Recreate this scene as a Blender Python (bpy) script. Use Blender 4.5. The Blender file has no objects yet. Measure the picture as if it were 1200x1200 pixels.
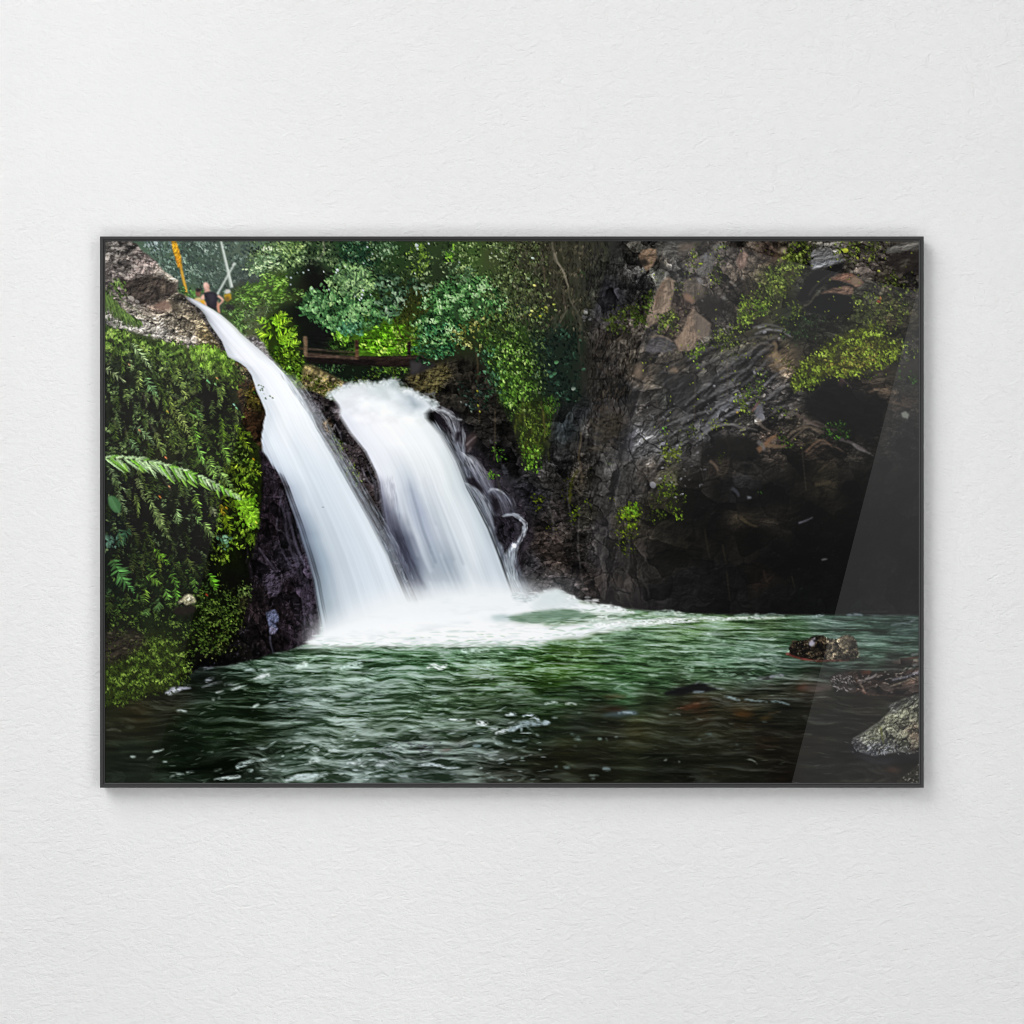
import math
import numpy as np

# ---------------------------------------------------------------- print painter
# The photograph on the print is painted here stroke by stroke (numpy only) in
# millimetres of the wall: x to the right, y downwards.
X0, Y0, X1, Y1 = 122.5, 281.0, 1077.5, 919.0
S = 2                                             # working samples per millimetre
W, H = int((X1 - X0) * S), int((Y1 - Y0) * S)
img = np.zeros((H, W, 3), np.float32)
_rt = np.random.RandomState(7).rand(256, 256).astype(np.float32)


def vn(x, y, seed=0):
    """smooth value noise in -1..1"""
    x = np.asarray(x, np.float32) + seed * 17.31
    y = np.asarray(y, np.float32) + seed * 9.73
    xi = np.floor(x); yi = np.floor(y)
    fx = x - xi; fy = y - yi
    fx = fx * fx * (3 - 2 * fx); fy = fy * fy * (3 - 2 * fy)
    a = xi.astype(np.int32) & 255; b = yi.astype(np.int32) & 255
    a1 = (a + 1) & 255; b1 = (b + 1) & 255
    t = _rt
    v0 = t[b, a] + (t[b, a1] - t[b, a]) * fx
    v1 = t[b1, a] + (t[b1, a1] - t[b1, a]) * fx
    return (v0 + (v1 - v0) * fy) * 2 - 1


def fbm(x, y, o=4, seed=0, g=.5):
    r = 0; a = 1; s = 0
    for i in range(o):
        r = r + a * vn(x, y, seed + i * 3)
        s += a; a *= g
        x = x * 2.03 + 11.7; y = y * 2.03 + 5.1
    return r / s


def ridge(x, y, o=4, seed=0):
    r = 0; a = 1; s = 0
    for i in range(o):
        r = r + a * (1 - 2 * np.abs(vn(x, y, seed + i * 3)))
        s += a; a *= .5
        x = x * 2.03 + 3.3; y = y * 2.03 + 8.1
    return r / s


def rot(x, y, deg):
    c, s = math.cos(math.radians(deg)), math.sin(math.radians(deg))
    return x * c + y * s, -x * s + y * c


def blur(a, r):
    """box blur three times, radius r working pixels"""
    r = int(r)
    if r < 1:
        return a
    for _ in range(3):
        for ax in (0, 1):
            p = np.concatenate([np.repeat(a.take([0], ax), r + 1, ax), a, np.repeat(a.take([-1], ax), r, ax)], ax)
            c = np.cumsum(p, ax, dtype=np.float64)
            n = a.shape[ax]
            sl0 = [slice(None)] * a.ndim; sl1 = [slice(None)] * a.ndim
            sl0[ax] = slice(2 * r + 1, 2 * r + 1 + n); sl1[ax] = slice(0, n)
            a = ((c[tuple(sl0)] - c[tuple(sl1)]) / (2 * r + 1)).astype(np.float32)
    return a


def smooth(pts, k=6, closed=True):
    """Catmull-Rom through the points"""
    p = np.array(pts, float); n = len(p); out = []
    for i in range(n if closed else n - 1):
        if closed:
            a, b, c, d = p[i - 1], p[i], p[(i + 1) % n], p[(i + 2) % n]
        else:
            a, b, c, d = p[max(i - 1, 0)], p[i], p[i + 1], p[min(i + 2, n - 1)]
        for j in range(k):
            t = j / k
            out.append(.5 * (2 * b + (c - a) * t + (2 * a - 5 * b + 4 * c - d) * t * t + (3 * b - a - 3 * c + d) * t ** 3))
    if not closed:
        out.append(p[-1])
    return np.array(out)


def rough(pts, amp, sc=9., seed=0, closed=True):
    """subdivide the outline every millimetre and shake it"""
    p = np.array(pts, float); out = []
    n = len(p)
    for i in range(n if closed else n - 1):
        a, b = p[i], p[(i + 1) % n]
        k = max(1, int(np.hypot(*(b - a))))
        for j in range(k):
            out.append(a + (b - a) * j / k)
    o = np.array(out)
    o[:, 0] += amp * fbm(o[:, 0] / sc, o[:, 1] / sc, 3, seed + 40)
    o[:, 1] += amp * fbm(o[:, 0] / sc + 50, o[:, 1] / sc, 3, seed + 60)
    return o


def poly_mask(pts, soft=.6, pad=3):
    """-> (y slice, x slice, mask 0..1) in working pixels; soft in millimetres"""
    p = (np.array(pts, float) - (X0, Y0)) * S
    e = int(pad + soft * S * 3)
    x0 = max(0, int(p[:, 0].min()) - e); x1 = min(W, int(p[:, 0].max()) + e + 1)
    y0 = max(0, int(p[:, 1].min()) - e); y1 = min(H, int(p[:, 1].max()) + e + 1)
    if x1 <= x0 or y1 <= y0:
        return slice(0, 0), slice(0, 0), np.zeros((0, 0), np.float32)
    h, w = y1 - y0, x1 - x0
    acc = np.zeros((h, w + 1), np.uint8)
    n = len(p)
    for i in range(n):
        ax, ay = p[i]; bx, by = p[(i + 1) % n]
        if ay == by:
            continue
        if ay > by:
            ax, ay, bx, by = bx, by, ax, ay
        r0 = max(0, math.ceil(ay - y0 - .5)); r1 = min(h, math.ceil(by - y0 - .5))
        if r1 <= r0:
            continue
        r = np.arange(r0, r1)
        xx = ax + (r + .5 + y0 - ay) * (bx - ax) / (by - ay) - x0
        c = np.clip(np.ceil(xx - .5), 0, w).astype(int)
        np.bitwise_xor.at(acc, (r, c), 1)
    m = np.bitwise_xor.accumulate(acc, 1)[:, :w].astype(np.float32)
    r = int(round(soft * S))
    if r >= 1:
        m = blur(m, r)
    return slice(y0, y1), slice(x0, x1), m


def grid(ys, xs):
    """millimetre coordinates of the working pixels of a window"""
    y, x = np.mgrid[ys, xs].astype(np.float32)
    return x / S + X0, y / S + Y0


def fill(pts, col, soft=.6, a=1., rg=0, sc=9., seed=0):
    if rg:
        pts = rough(pts, rg, sc, seed)
    ys, xs, m = poly_mask(pts, soft)
    if m.size == 0:
        return
    if callable(col):
        x, y = grid(ys, xs)
        col = col(x, y)
    c = np.asarray(col, np.float32)
    m = (m * a)[..., None]
    img[ys, xs] += m * (c - img[ys, xs])


def ell(cx, cy, rx, ry, deg=0, n=28):
    t = np.linspace(0, 2 * math.pi, n, endpoint=False)
    x, y = rx * np.cos(t), ry * np.sin(t)
    c, s = math.cos(math.radians(deg)), math.sin(math.radians(deg))
    return np.stack([cx + x * c - y * s, cy + x * s + y * c], 1)


def idw(pts, ys, xs, p=1.8, s=6.):
    """colour field through (x, y, r, g, b) samples"""
    q = np.array(pts, np.float32)
    st = 8
    h, w = ys.stop - ys.start, xs.stop - xs.start
    gy = np.arange(0, h + st, st); gx = np.arange(0, w + st, st)
    X, Y = np.meshgrid((gx + xs.start) / S + X0, (gy + ys.start) / S + Y0)
    d = (X[..., None] - q[:, 0]) ** 2 + (Y[..., None] - q[:, 1]) ** 2 + s * s
    wt = d ** -p
    c = (wt @ q[:, 2:]) / wt.sum(-1, keepdims=True)
    fy = np.arange(h) / st; iy = fy.astype(int); fy = (fy - iy)[:, None, None].astype(np.float32)
    fx = np.arange(w) / st; ix = fx.astype(int); fx = (fx - ix)[None, :, None].astype(np.float32)
    c = c.astype(np.float32)
    r = c[iy] * (1 - fy) + c[iy + 1] * fy
    return r[:, ix] * (1 - fx) + r[:, ix + 1] * fx


def field(pts):
    def f(x, y):
        a, b = int(round((y[0, 0] - Y0) * S)), int(round((x[0, 0] - X0) * S))
        return idw(pts, slice(a, a + x.shape[0]), slice(b, b + x.shape[1]))
    return f


_st = {}
_gain = [np.ones(3)]                              # ink balance of the leaves
_sat = [.76]                                      # how saturated the leaf inks are


def stamp(L, Wd, ang, kind):
    """cached leaf / dash mask with its shade; L, Wd in working pixels"""
    L = max(1, round(L * 2)) / 2; Wd = max(1, round(Wd * 4)) / 4; ang = int(round(ang / 12)) % 30
    k = (L, Wd, ang, kind)
    if k in _st:
        return _st[k]
    th = math.radians(ang * 12)
    r = int(max(L, Wd) / 2 + 2)
    q = (np.arange(-r * 2, r * 2 + 2) + .5) / 2 - .5
    X, Y = np.meshgrid(q, q)
    u = X * math.cos(th) + Y * math.sin(th); v = -X * math.sin(th) + Y * math.cos(th)
    t = u / (L / 2)
    if kind == 0:                                   # pointed leaf
        w = Wd / 2 * np.sqrt(np.clip(1 - t * t, 0, 1)) * (1 - .35 * t)
        sh = 1 + .16 * np.sign(v) - .12 * t + np.where(np.abs(v) < .3, .1, 0)
    elif kind == 1:                                 # soft dash
        w = Wd / 2 * np.clip(1 - t * t, 0, 1)
        sh = np.ones_like(v)
    else:                                           # round leaf
        w = Wd / 2 * np.sqrt(np.clip(1 - t * t, 0, 1))
        sh = 1 + .2 * np.clip(-Y / (Wd / 2 + .5), -1, 1)
    m = np.clip(w - np.abs(v) + .5, 0, 1) * (np.abs(t) < 1.05)
    f = lambda z: z.reshape(z.shape[0] // 2, 2, z.shape[1] // 2, 2).mean((1, 3))
    if m.shape[0] % 2:
        m = m[:-1, :-1]; sh = sh[:-1, :-1]
    m2 = f(m); s2 = f(m * sh) / np.maximum(m2, 1e-4)
    s2 = np.where(m2 > 1e-4, s2, 1)
    _st[k] = (r, m2.astype(np.float32)[..., None], s2.astype(np.float32)[..., None])
    return _st[k]


def put(x, y, L, Wd, ang, col, a=1., kind=0):
    r, m, sh = stamp(L * S, Wd * S, ang, kind)
    cx = int(round((x - X0) * S)); cy = int(round((y - Y0) * S))
    x0, y0 = cx - r, cy - r
    n = m.shape[0]
    ax, ay = max(0, -x0), max(0, -y0)
    bx, by = min(n, W - x0), min(n, H - y0)
    if bx <= ax or by <= ay:
        return
    t = img[y0 + ay:y0 + by, x0 + ax:x0 + bx]
    mm = m[ay:by, ax:bx] * a
    t += mm * (np.asarray(col, np.float32) * sh[ay:by, ax:bx] - t)


def pal(p, t):
    """palette of stops at even steps, t 0..1 (array)"""
    p = np.array(p, np.float32); t = np.clip(t, 0, 1) * (len(p) - 1)
    i = np.minimum(t.astype(int), len(p) - 2); f = (t - i)[:, None]
    return p[i] * (1 - f) + p[i + 1] * f


def scatter(pts, n, rs, soft=0.):
    """n random points, thinning out over the outline"""
    ys, xs, m = poly_mask(pts, soft)
    b = np.argwhere(m > .04)
    if len(b) == 0:
        return np.zeros(0), np.zeros(0)
    b = b[rs.randint(0, len(b), n * 2)]
    b = b[rs.rand(len(b)) < m[b[:, 0], b[:, 1]]][:n]
    k = b + rs.rand(len(b), 2)
    return (k[:, 1] + xs.start) / S + X0, (k[:, 0] + ys.start) / S + Y0


def leaves(pts, n, size, p, ang=90, spread=180, lump=11., gap=-.35, seed=0, asp=.5, kind=0, a=.92, con=1., bias=0., feather=2.6, dk=.3):
    """foliage: leaves that follow lit lumps; dark ones first, lit ones on top"""
    rs = np.random.RandomState(seed + 100)
    x, y = scatter(rough(pts, feather * 1.6, 9, seed), int(n * 1.25), rs, feather)
    if len(x) == 0:
        return
    l1 = fbm(x / lump, y / lump, 2, seed)
    l2 = fbm(x / lump, (y + lump * .45) / lump, 2, seed)
    l3 = vn(x / (lump * .35), y / (lump * .35), seed + 5)
    keep = l1 + .45 * l3 > gap
    n = len(x)
    t = .42 + con * (.7 * (l1 - l2) + .3 * l1 + .3 * l3) + .42 * (rs.rand(n) - .5) * con + bias
    t = np.clip(t, 0, 1) ** 1.55
    sh = rs.rand(n) < dk                              # gaps: leaves in the shade of others
    o = np.argsort(t + .7 * rs.rand(n))
    o = o[keep[o]]
    c = pal(p, t) * (1 + .24 * (rs.rand(n, 1) - .5))
    c[sh] = np.array(p[0]) * (.6 + .65 * rs.rand(int(sh.sum()), 1))
    g = c.mean(1, keepdims=True)
    c = (g + (c - g) * (_sat[0] + .17 * rs.rand(n, 1))) * .97 * _gain[0]
    sz = size * (.42 + .8 * rs.rand(n))
    an = ang + spread * (rs.rand(n) - .5) + 60 * l1
    for i in o:
        put(x[i], y[i], sz[i], sz[i] * asp * (.8 + .4 * rs.rand()), an[i], c[i], a, kind)


def dashes(pts, n, L, Wd, p, ang=0, spread=14, seed=0, a=(.2, .7), keep=None, kind=1):
    rs = np.random.RandomState(seed + 500)
    x, y = scatter(pts, n, rs)
    t = rs.rand(len(x))
    c = pal(p, t)
    for i in range(len(x)):
        if keep is not None and rs.rand() > keep(x[i], y[i]):
            continue
        k = .5 + rs.rand()
        put(x[i], y[i], L * k, Wd * (.6 + .8 * rs.rand()), ang + spread * (rs.rand() - .5), c[i], a[0] + (a[1] - a[0]) * rs.rand(), kind)


def stroke(pts, w, col, a=1., w2=None, soft=.35, k=8, sm=True):
    """tapering line through points, widths in millimetres"""
    p = smooth(pts, k, False) if sm and len(pts) > 2 else np.array(pts, float)
    d = np.gradient(p, axis=0); d /= np.maximum(np.hypot(d[:, 0], d[:, 1]), 1e-6)[:, None]
    nn = np.stack([-d[:, 1], d[:, 0]], 1)
    ww = np.linspace(w, w if w2 is None else w2, len(p))[:, None] / 2
    q = np.concatenate([p + nn * ww, (p - nn * ww)[::-1]])
    # thin lines: draw at twice the width with less alpha, so that they stay even
    f = min(1., max(w, w2 or 0) * S / 1.6)
    if f < 1:
        q = np.concatenate([p + nn * ww / f, (p - nn * ww / f)[::-1]])
    fill(q, col, soft, a * (.45 + .55 * f))


def crest(pts, w, col, a=1., w2=None, seed=0):
    """a broken streak of foam: tapers at both ends, frayed by noise"""
    p = smooth(pts, 8, False) if len(pts) > 2 else np.linspace(pts[0], pts[-1], 12)
    d = np.gradient(p, axis=0); d /= np.maximum(np.hypot(d[:, 0], d[:, 1]), 1e-6)[:, None]
    nn = np.stack([-d[:, 1], d[:, 0]], 1)
    t = np.linspace(0, 1, len(p))
    ww = (np.interp(t, [0, 1], [w, w2 if w2 else w]) * (.25 + .95 * np.sin(np.pi * np.clip(t * .92 + .04, 0, 1)) ** .7))[:, None] / 2 * 1.25
    q = np.concatenate([p + nn * ww, (p - nn * ww)[::-1]])
    ys, xs, m = poly_mask(q, .45)
    if m.size == 0:
        return
    x, y = grid(ys, xs)
    k = np.clip(.78 + 1.2 * fbm(x / 4.6, y / 1.4, 3, 120 + seed), 0, 1)
    c = np.asarray(col, np.float32) * (1 + .12 * vn(x / 2.5, y / 1.2, 9))[..., None]
    img[ys, xs] += (m * k * a)[..., None] * (np.minimum(c, 247) - img[ys, xs])


def relief(pts, k=.6, sc=10., an=1.6, deg=0, seed=0, mott=.25, crack=.5, soft=1.5, lx=-.6, ly=-.8, o=5, warp=.6, edge=2.2, light=None):
    """rock: light a noise height field from above and multiply it into what is painted"""
    ys, xs, m = poly_mask(pts, soft)
    if m.size == 0:
        return
    x, y = grid(ys, xs)
    u, v = rot(x, y, deg)
    u = u / (sc * an); v = v / sc
    if warp:
        wx = fbm(x / (sc * 2.2), y / (sc * 2.2), 2, seed + 7); v = v + warp * wx; u = u + warp * .5 * wx
    h = fbm(u, v, o, seed, .58) + .45 * ridge(u * .8 + 3, v * .8, 3, seed + 20)
    gx = np.gradient(h, axis=1); gy = np.gradient(h, axis=0)
    g = (gx * lx + gy * ly)
    g = g / (g.std() + 1e-6)
    sh = np.tanh(g * .55) * k
    if mott:
        sh = sh + mott * fbm(x / (sc * 1.4), y / (sc * 1.4), 3, seed + 31)
    f = 1 + sh
    if crack:
        cr = np.abs(vn(u * .9 + .5 * wx if warp else u, v * .9, seed + 50)) + .3 * np.abs(vn(u * 3, v * 3, seed + 51))
        f = f * (1 - crack * np.clip(1 - cr * 9, 0, 1))
    f = np.maximum(f, .12)
    t = img[ys, xs]
    mm = m[..., None]
    t += mm * (t * f[..., None] - t)
    if light is not None:                            # wet or pale glints on the lit edges
        thr, col, aa = light
        gl = np.clip(g - thr, 0, 1) * aa * np.clip(.5 + fbm(x / 23, y / 23, 2, seed + 77) * 1.6, 0, 1)
        t += (m * gl)[..., None] * (np.asarray(col, np.float32) - t)


def facets(pts, sc, an=1.5, deg=0, k=.4, seed=0, crack=.4, soft=3., warp=.5, cw=.1):
    """broken rock: angular cells, each tilted its own way, with dark joints"""
    ys, xs, m = poly_mask(pts, soft)
    if m.size == 0:
        return
    x, y = grid(ys, xs)
    wx = warp * sc * fbm(x / sc, y / sc, 3, seed + 3); wy = warp * sc * fbm(x / sc + 31, y / sc, 3, seed + 4)
    u, v = rot(x + wx, y + wy, deg)
    u = u / (sc * an); v = v / sc
    ui = np.floor(u).astype(np.int32); vi = np.floor(v).astype(np.int32)
    f1 = np.full(u.shape, 9., np.float32); f2 = f1.copy(); sh = np.zeros_like(f1)
    for dj in (-1, 0, 1):
        for di in (-1, 0, 1):
            a = (ui + di + seed * 7) & 255; b = (vi + dj + seed * 13) & 255
            jx = _rt[b, a]; jy = _rt[a, b ^ 91]
            dx = u - (ui + di + jx); dy = v - (vi + dj + jy)
            d = dx * dx + dy * dy
            nx = _rt[(a + 77) & 255, b] * 2 - 1; ny = _rt[b, (a + 133) & 255] * 2 - 1
            s = (nx * dx + ny * dy) * 1.3 + (_rt[(b + 40) & 255, (a + 9) & 255] * 2 - 1) * .8
            c = d < f1
            f2 = np.where(c, f1, np.minimum(f2, d)); sh = np.where(c, s, sh); f1 = np.where(c, d, f1)
    e = np.sqrt(f2) - np.sqrt(f1)
    f = np.maximum(1 + k * sh, .15) * (1 - crack * np.clip(1 - e / cw, 0, 1)) * (1 + .35 * k * np.clip(1 - np.abs(e - cw * 1.6) / cw, 0, 1) * (wx > 0))
    t = img[ys, xs]
    t += m[..., None] * (t * f[..., None] - t)


def curve(tab):
    """piecewise-linear function from ((y, x), ...)"""
    q = np.array(tab, np.float32)
    return lambda y: np.interp(y, q[:, 0], q[:, 1]).astype(np.float32)


def frond(x0, y0, x1, y1, wd, col, bend=.15, seed=0, a=.95, n=None, tip=None, shade=False):
    """fern frond: midrib with leaflets on both sides that shorten to the tip"""
    rs = np.random.RandomState(seed + 900)
    L = math.hypot(x1 - x0, y1 - y0)
    n = n or max(7, int(L / 1.9))
    mx, my = (x0 + x1) / 2 + (y1 - y0) * bend, (y0 + y1) / 2 - (x1 - x0) * bend
    col = np.array(col, float); tip = col if tip is None else np.array(tip, float)
    k0 = .75 + .5 * rs.rand()
    if shade:
        stroke([(x0 + 1, y0 + 1), ((x0 + x1) / 4 + mx / 2 + 1.4, (y0 + y1) / 4 + my / 2 + 1.4), (x1 + 1, y1 + 2)], wd * 2.1, (13, 15, 11), .55, wd * .9, 1.3)
    for i in range(n):
        t = (i + .5) / n
        x = (1 - t) ** 2 * x0 + 2 * t * (1 - t) * mx + t * t * x1
        y = (1 - t) ** 2 * y0 + 2 * t * (1 - t) * my + t * t * y1
        dx = (1 - t) * (mx - x0) + t * (x1 - mx); dy = (1 - t) * (my - y0) + t * (y1 - my)
        th = math.degrees(math.atan2(dy, dx))
        l0 = wd * (.35 + .9 * math.sin(math.pi * min(1, .18 + t * .85)))
        for sg in (-1, 1):
            if rs.rand() < .16:
                continue
            l = l0 * (.55 + .65 * rs.rand())
            c = (col * (1 - t) + tip * t) * (.66 + .6 * rs.rand())
            an = th + sg * (58 - 20 * t) * k0 + 13 * rs.randn()
            r = math.radians(an)
            put(x + math.cos(r) * l * .5, y + math.sin(r) * l * .5, l, max(.7, l * .2), an, c * (1.05 if sg < 0 else .8), a * (.7 + .3 * rs.rand()))
    stroke([(x0, y0), (mx * .5 + (x0 + x1) * .25, my * .5 + (y0 + y1) * .25), (x1, y1)], .7, col * .8, .6, .4)


# ---------------------------------------------------------------- the picture
ALL = (slice(0, H), slice(0, W))
R = lambda a, b, c, d: [(a, b), (c, b), (c, d), (a, d)]


def paint_forest():
    ys, xs = slice(0, int((470 - Y0) * S)), slice(0, int((720 - X0) * S))
    base = idw([(180, 300, 58, 72, 64), (200, 330, 46, 58, 52), (235, 310, 44, 56, 50), (225, 345, 50, 64, 50), (255, 330, 48, 58, 52), (290, 320, 54, 60, 56),
                (287, 336, 36, 38, 38), (275, 300, 60, 68, 62), (300, 342, 36, 40, 38), (330, 300, 60, 80, 52), (310, 290, 66, 82, 62), (350, 310, 30, 40, 27), (365, 325, 22, 22, 19),
                (372, 337, 20, 17, 16), (385, 300, 44, 58, 42), (405, 295, 28, 46, 30), (430, 300, 22, 42, 28), (460, 300, 32, 46, 28), (500, 300, 38, 48, 32),
                (520, 315, 32, 38, 28), (550, 300, 50, 66, 36), (580, 300, 52, 56, 38), (605, 310, 42, 44, 32), (620, 335, 38, 42, 30), (385, 385, 14, 18, 17), (365, 375, 18, 22, 20), (375, 400, 14, 20, 18),
                (350, 385, 16, 20, 14), (480, 345, 30, 36, 20), (475, 365, 36, 42, 18), (465, 385, 60, 84, 22), (430, 400, 60, 90, 22), (520, 360, 36, 56, 38), (560, 350, 44, 62, 40), (540, 395, 30, 36, 22),
                (580, 370, 56, 66, 42), (600, 350, 52, 58, 40), (650, 300, 46, 43, 38), (650, 340, 42, 39, 35), (680, 300, 42, 39, 36), (700, 330, 38, 37, 36), (640, 380, 30, 36, 28), (660, 400, 26, 32, 27),
                (700, 380, 36, 35, 34), (620, 400, 44, 62, 30), (600, 420, 50, 80, 30), (560, 430, 26, 26, 22), (530, 430, 26, 25, 20), (550, 460, 20, 20, 18), (650, 440, 24, 30, 26), (690, 440, 34, 32, 30)], ys, xs)
    img[ys, xs] = base * np.array((1.12, 1.2, 1.05), np.float32)
    _sat[0] = .94
    # hazy tree line far behind the lip of the fall
    leaves([(170, 281), (300, 281), (300, 345), (275, 345), (250, 352), (215, 345), (180, 305)], 2600, 3.4,
           [(34, 45, 41), (58, 74, 64), (84, 104, 90), (128, 146, 132)], 60, 140, 10, -.3, 1)
    leaves(ell(186, 287, 16, 7), 160, 3, [(80, 100, 95), (130, 146, 145), (170, 184, 184)], 40, 120, 6, -.1, 2)
    leaves(ell(242, 288, 20, 6), 160, 3.2, [(70, 88, 78), (120, 138, 125), (160, 172, 160)], 20, 90, 6, -.1, 3)
    leaves(ell(222, 316, 18, 9, 25), 220, 4, [(52, 72, 62), (96, 118, 100), (138, 158, 138)], 30, 60, 8, -.2, 4)
    leaves(ell(205, 300, 18, 12), 200, 3.4, [(52, 72, 62), (86, 110, 95), (128, 148, 134)], 60, 120, 8, -.1, 5)
    leaves(ell(248, 318, 24, 16), 280, 3, [(50, 64, 56), (70, 86, 76), (92, 106, 94)], 60, 120, 8, -.2, 6)
    fill(ell(289, 335, 17, 11), (36, 38, 38), 5, .8)
    fill([(150, 275), (340, 275), (330, 320), (300, 345), (210, 350), (170, 310)], (128, 144, 142), 9, .16)
    # dull canopy along the top
    leaves(R(290, 281, 420, 320), 2300, 3.2, [(20, 30, 20), (46, 62, 42), (78, 98, 62), (120, 142, 96)], 70, 140, 9, -.1, 7)
    leaves(ell(325, 300, 30, 16, -20), 560, 4, [(58, 80, 46), (104, 130, 86), (150, 174, 116), (188, 208, 168)], 30, 100, 8, -.2, 8)
    leaves(ell(305, 310, 20, 7, -30), 260, 4, [(70, 96, 64), (132, 158, 120), (184, 204, 158)], -30, 60, 7, -.2, 9)
    leaves(ell(343, 290, 16, 8), 180, 3.6, [(60, 84, 46), (116, 140, 84), (160, 180, 110)], 30, 100, 8, -.2, 10)
    leaves(ell(368, 297, 18, 11), 300, 3.4, [(36, 52, 34), (92, 116, 80), (142, 160, 122)], 30, 100, 8, -.1, 11)
    stroke([(378, 281), (380, 292), (376, 300), (371, 305)], 1.6, (122, 122, 108), .8, .8)
    # black gaps between the crowns
    for cx, cy, rx, ry, a in ((366, 318, 12, 16, .8), (376, 331, 15, 12, .85), (362, 360, 16, 16, .7), (385, 395, 16, 22, .95), (366, 392, 14, 16, .9), (352, 372, 10, 10, .7)):
        fill(ell(cx, cy, rx, ry), (17, 18, 17), 4, a, 5)
    for x, y, r in ((361, 316, 1), (355, 319, 1.1), (340.5, 325, 1.3), (335, 324, 1.2), (340, 333, 1.1), (363, 338, 1.4), (366, 337, .8), (348, 319, .7)):
        put(x, y, r * 2, r * 1.8, 0, (176, 190, 196), .85, 2)
    # middle crowns with small leaves and specks of sky
    leaves(R(398, 281, 440, 325), 850, 2.8, [(16, 30, 22), (32, 58, 42), (58, 92, 64), (104, 138, 104)], 70, 160, 8, -.15, 12)
    leaves(R(430, 281, 540, 335), 2600, 2.7, [(22, 30, 20), (46, 62, 38), (86, 108, 66), (148, 166, 122)], 70, 160, 8, -.05, 13)
    leaves(ell(490, 303, 10, 17), 200, 3, [(60, 84, 30), (112, 142, 54), (168, 186, 90)], 60, 160, 7, -.1, 14)
    leaves(ell(527, 296, 6, 10), 100, 3.4, [(60, 100, 34), (110, 154, 50), (160, 196, 80)], 70, 120, 7, -.2, 15)
    leaves(ell(452, 292, 14, 10), 200, 3.2, [(40, 60, 40), (86, 116, 80), (140, 164, 130)], 70, 120, 7, -.1, 16)
    for x, y, r in ((488, 287, 2.0), (489, 291, 1.3), (502, 285, 1.2), (430, 289, 1.1), (436, 297, .9), (432, 304, .8), (426, 308, .8), (486, 320, .9), (538, 307, .9), (575, 289, .9), (576, 296, .7)):
        put(x, y, r * 2.2, r * 1.8, 40, (188, 198, 200), .85, 2)
    # tall leafy climber at right
    leaves([(535, 283), (600, 283), (606, 330), (600, 375), (560, 345), (530, 325)], 1900, 3.1, [(34, 46, 26), (66, 86, 46), (108, 130, 76), (158, 174, 124)], 70, 160, 9, -.15, 17)
    leaves([(575, 283), (604, 283), (608, 372), (586, 380)], 800, 2.6, [(44, 52, 34), (76, 90, 58), (120, 136, 96), (166, 176, 146)], 60, 120, 7, -.05, 18)
    # crown of large bluish leaves over the bridge
    leaves([(386, 322), (400, 308), (412, 312), (430, 316), (440, 330), (438, 352), (430, 372), (410, 378), (394, 372), (384, 350)], 1500, 4.1,
           [(26, 44, 24), (70, 100, 58), (108, 142, 88), (150, 180, 120)], 50, 140, 11, -.35, 19, dk=.2, bias=.1)
    leaves([(350, 360), (362, 342), (380, 338), (392, 348), (420, 350), (440, 352), (470, 350), (468, 372), (440, 384), (420, 388), (400, 392), (385, 386), (372, 376), (356, 368)], 1900, 4.9,
           [(22, 42, 24), (56, 94, 54), (88, 132, 80), (130, 168, 112)], 60, 130, 13, -.3, 20, dk=.2, bias=.1)
    leaves(ell(368, 353, 16, 12), 160, 6, [(34, 60, 34), (74, 112, 70), (100, 142, 90), (136, 172, 118)], 60, 130, 11, -.3, 21)
    leaves(ell(412, 330, 20, 16), 240, 4.6, [(70, 96, 66), (112, 144, 94), (150, 178, 126)], 50, 140, 9, -.2, 210)
    for x, y, r in ((395, 316, 2), (393.5, 319, 1.3), (404, 312, 1), (379, 318, 1), (425, 340, 1.6), (424, 345, 1.6), (423, 349, 1.4), (421, 351, 1.2), (416, 347, 1), (434, 345, 1), (385, 339, 1), (365, 338, 1)):
        put(x, y, r * 2, r * 1.6, 60, (196, 206, 204), .9, 2)
    # second crown: darker big leaves
    leaves([(440, 325), (455, 320), (470, 326), (490, 328), (508, 336), (500, 342), (480, 344), (478, 360), (465, 372), (445, 366), (440, 350)], 430, 6,
           [(24, 38, 26), (56, 82, 58), (92, 120, 92), (134, 154, 128)], 40, 120, 11, -.3, 22)
    leaves([(480, 340), (515, 330), (512, 350), (492, 372), (475, 392), (464, 380), (470, 360)], 520, 2.8, [(26, 30, 14), (52, 56, 24), (84, 86, 38)], 80, 90, 8, -.1, 23)
    for (x, y) in ((504, 334), (496, 333), (487, 336)):
        put(x, y, 7, 3.6, 8, (112, 130, 104), .8)
    # rounded bush right of the bridge
    leaves([(525, 328), (545, 322), (575, 330), (592, 350), (588, 372), (560, 378), (545, 388), (538, 410), (510, 416), (484, 412), (482, 395), (486, 375), (496, 352), (508, 340)], 3400, 3.6,
           [(18, 34, 18), (48, 84, 46), (80, 126, 70), (120, 160, 102), (160, 190, 142)], 40, 130, 10, -.42, 24, con=.9, bias=.12, dk=.22)
    leaves([(500, 380), (545, 378), (536, 412), (490, 416), (482, 398)], 360, 4, [(14, 34, 22), (36, 86, 50), (74, 132, 84), (120, 168, 124)], 30, 90, 9, -.2, 25)
    leaves(ell(540, 318, 14, 12), 150, 3.6, [(50, 70, 46), (92, 120, 84), (140, 162, 126)], 40, 120, 8, -.2, 26)
    # yellow-brown climber
    leaves([(528, 392), (545, 378), (575, 368), (600, 362), (606, 385), (590, 404), (566, 400), (556, 412), (540, 402)], 800, 3.4,
           [(34, 36, 18), (82, 86, 38), (126, 130, 66), (178, 180, 116)], 70, 160, 8, -.12, 27)
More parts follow.
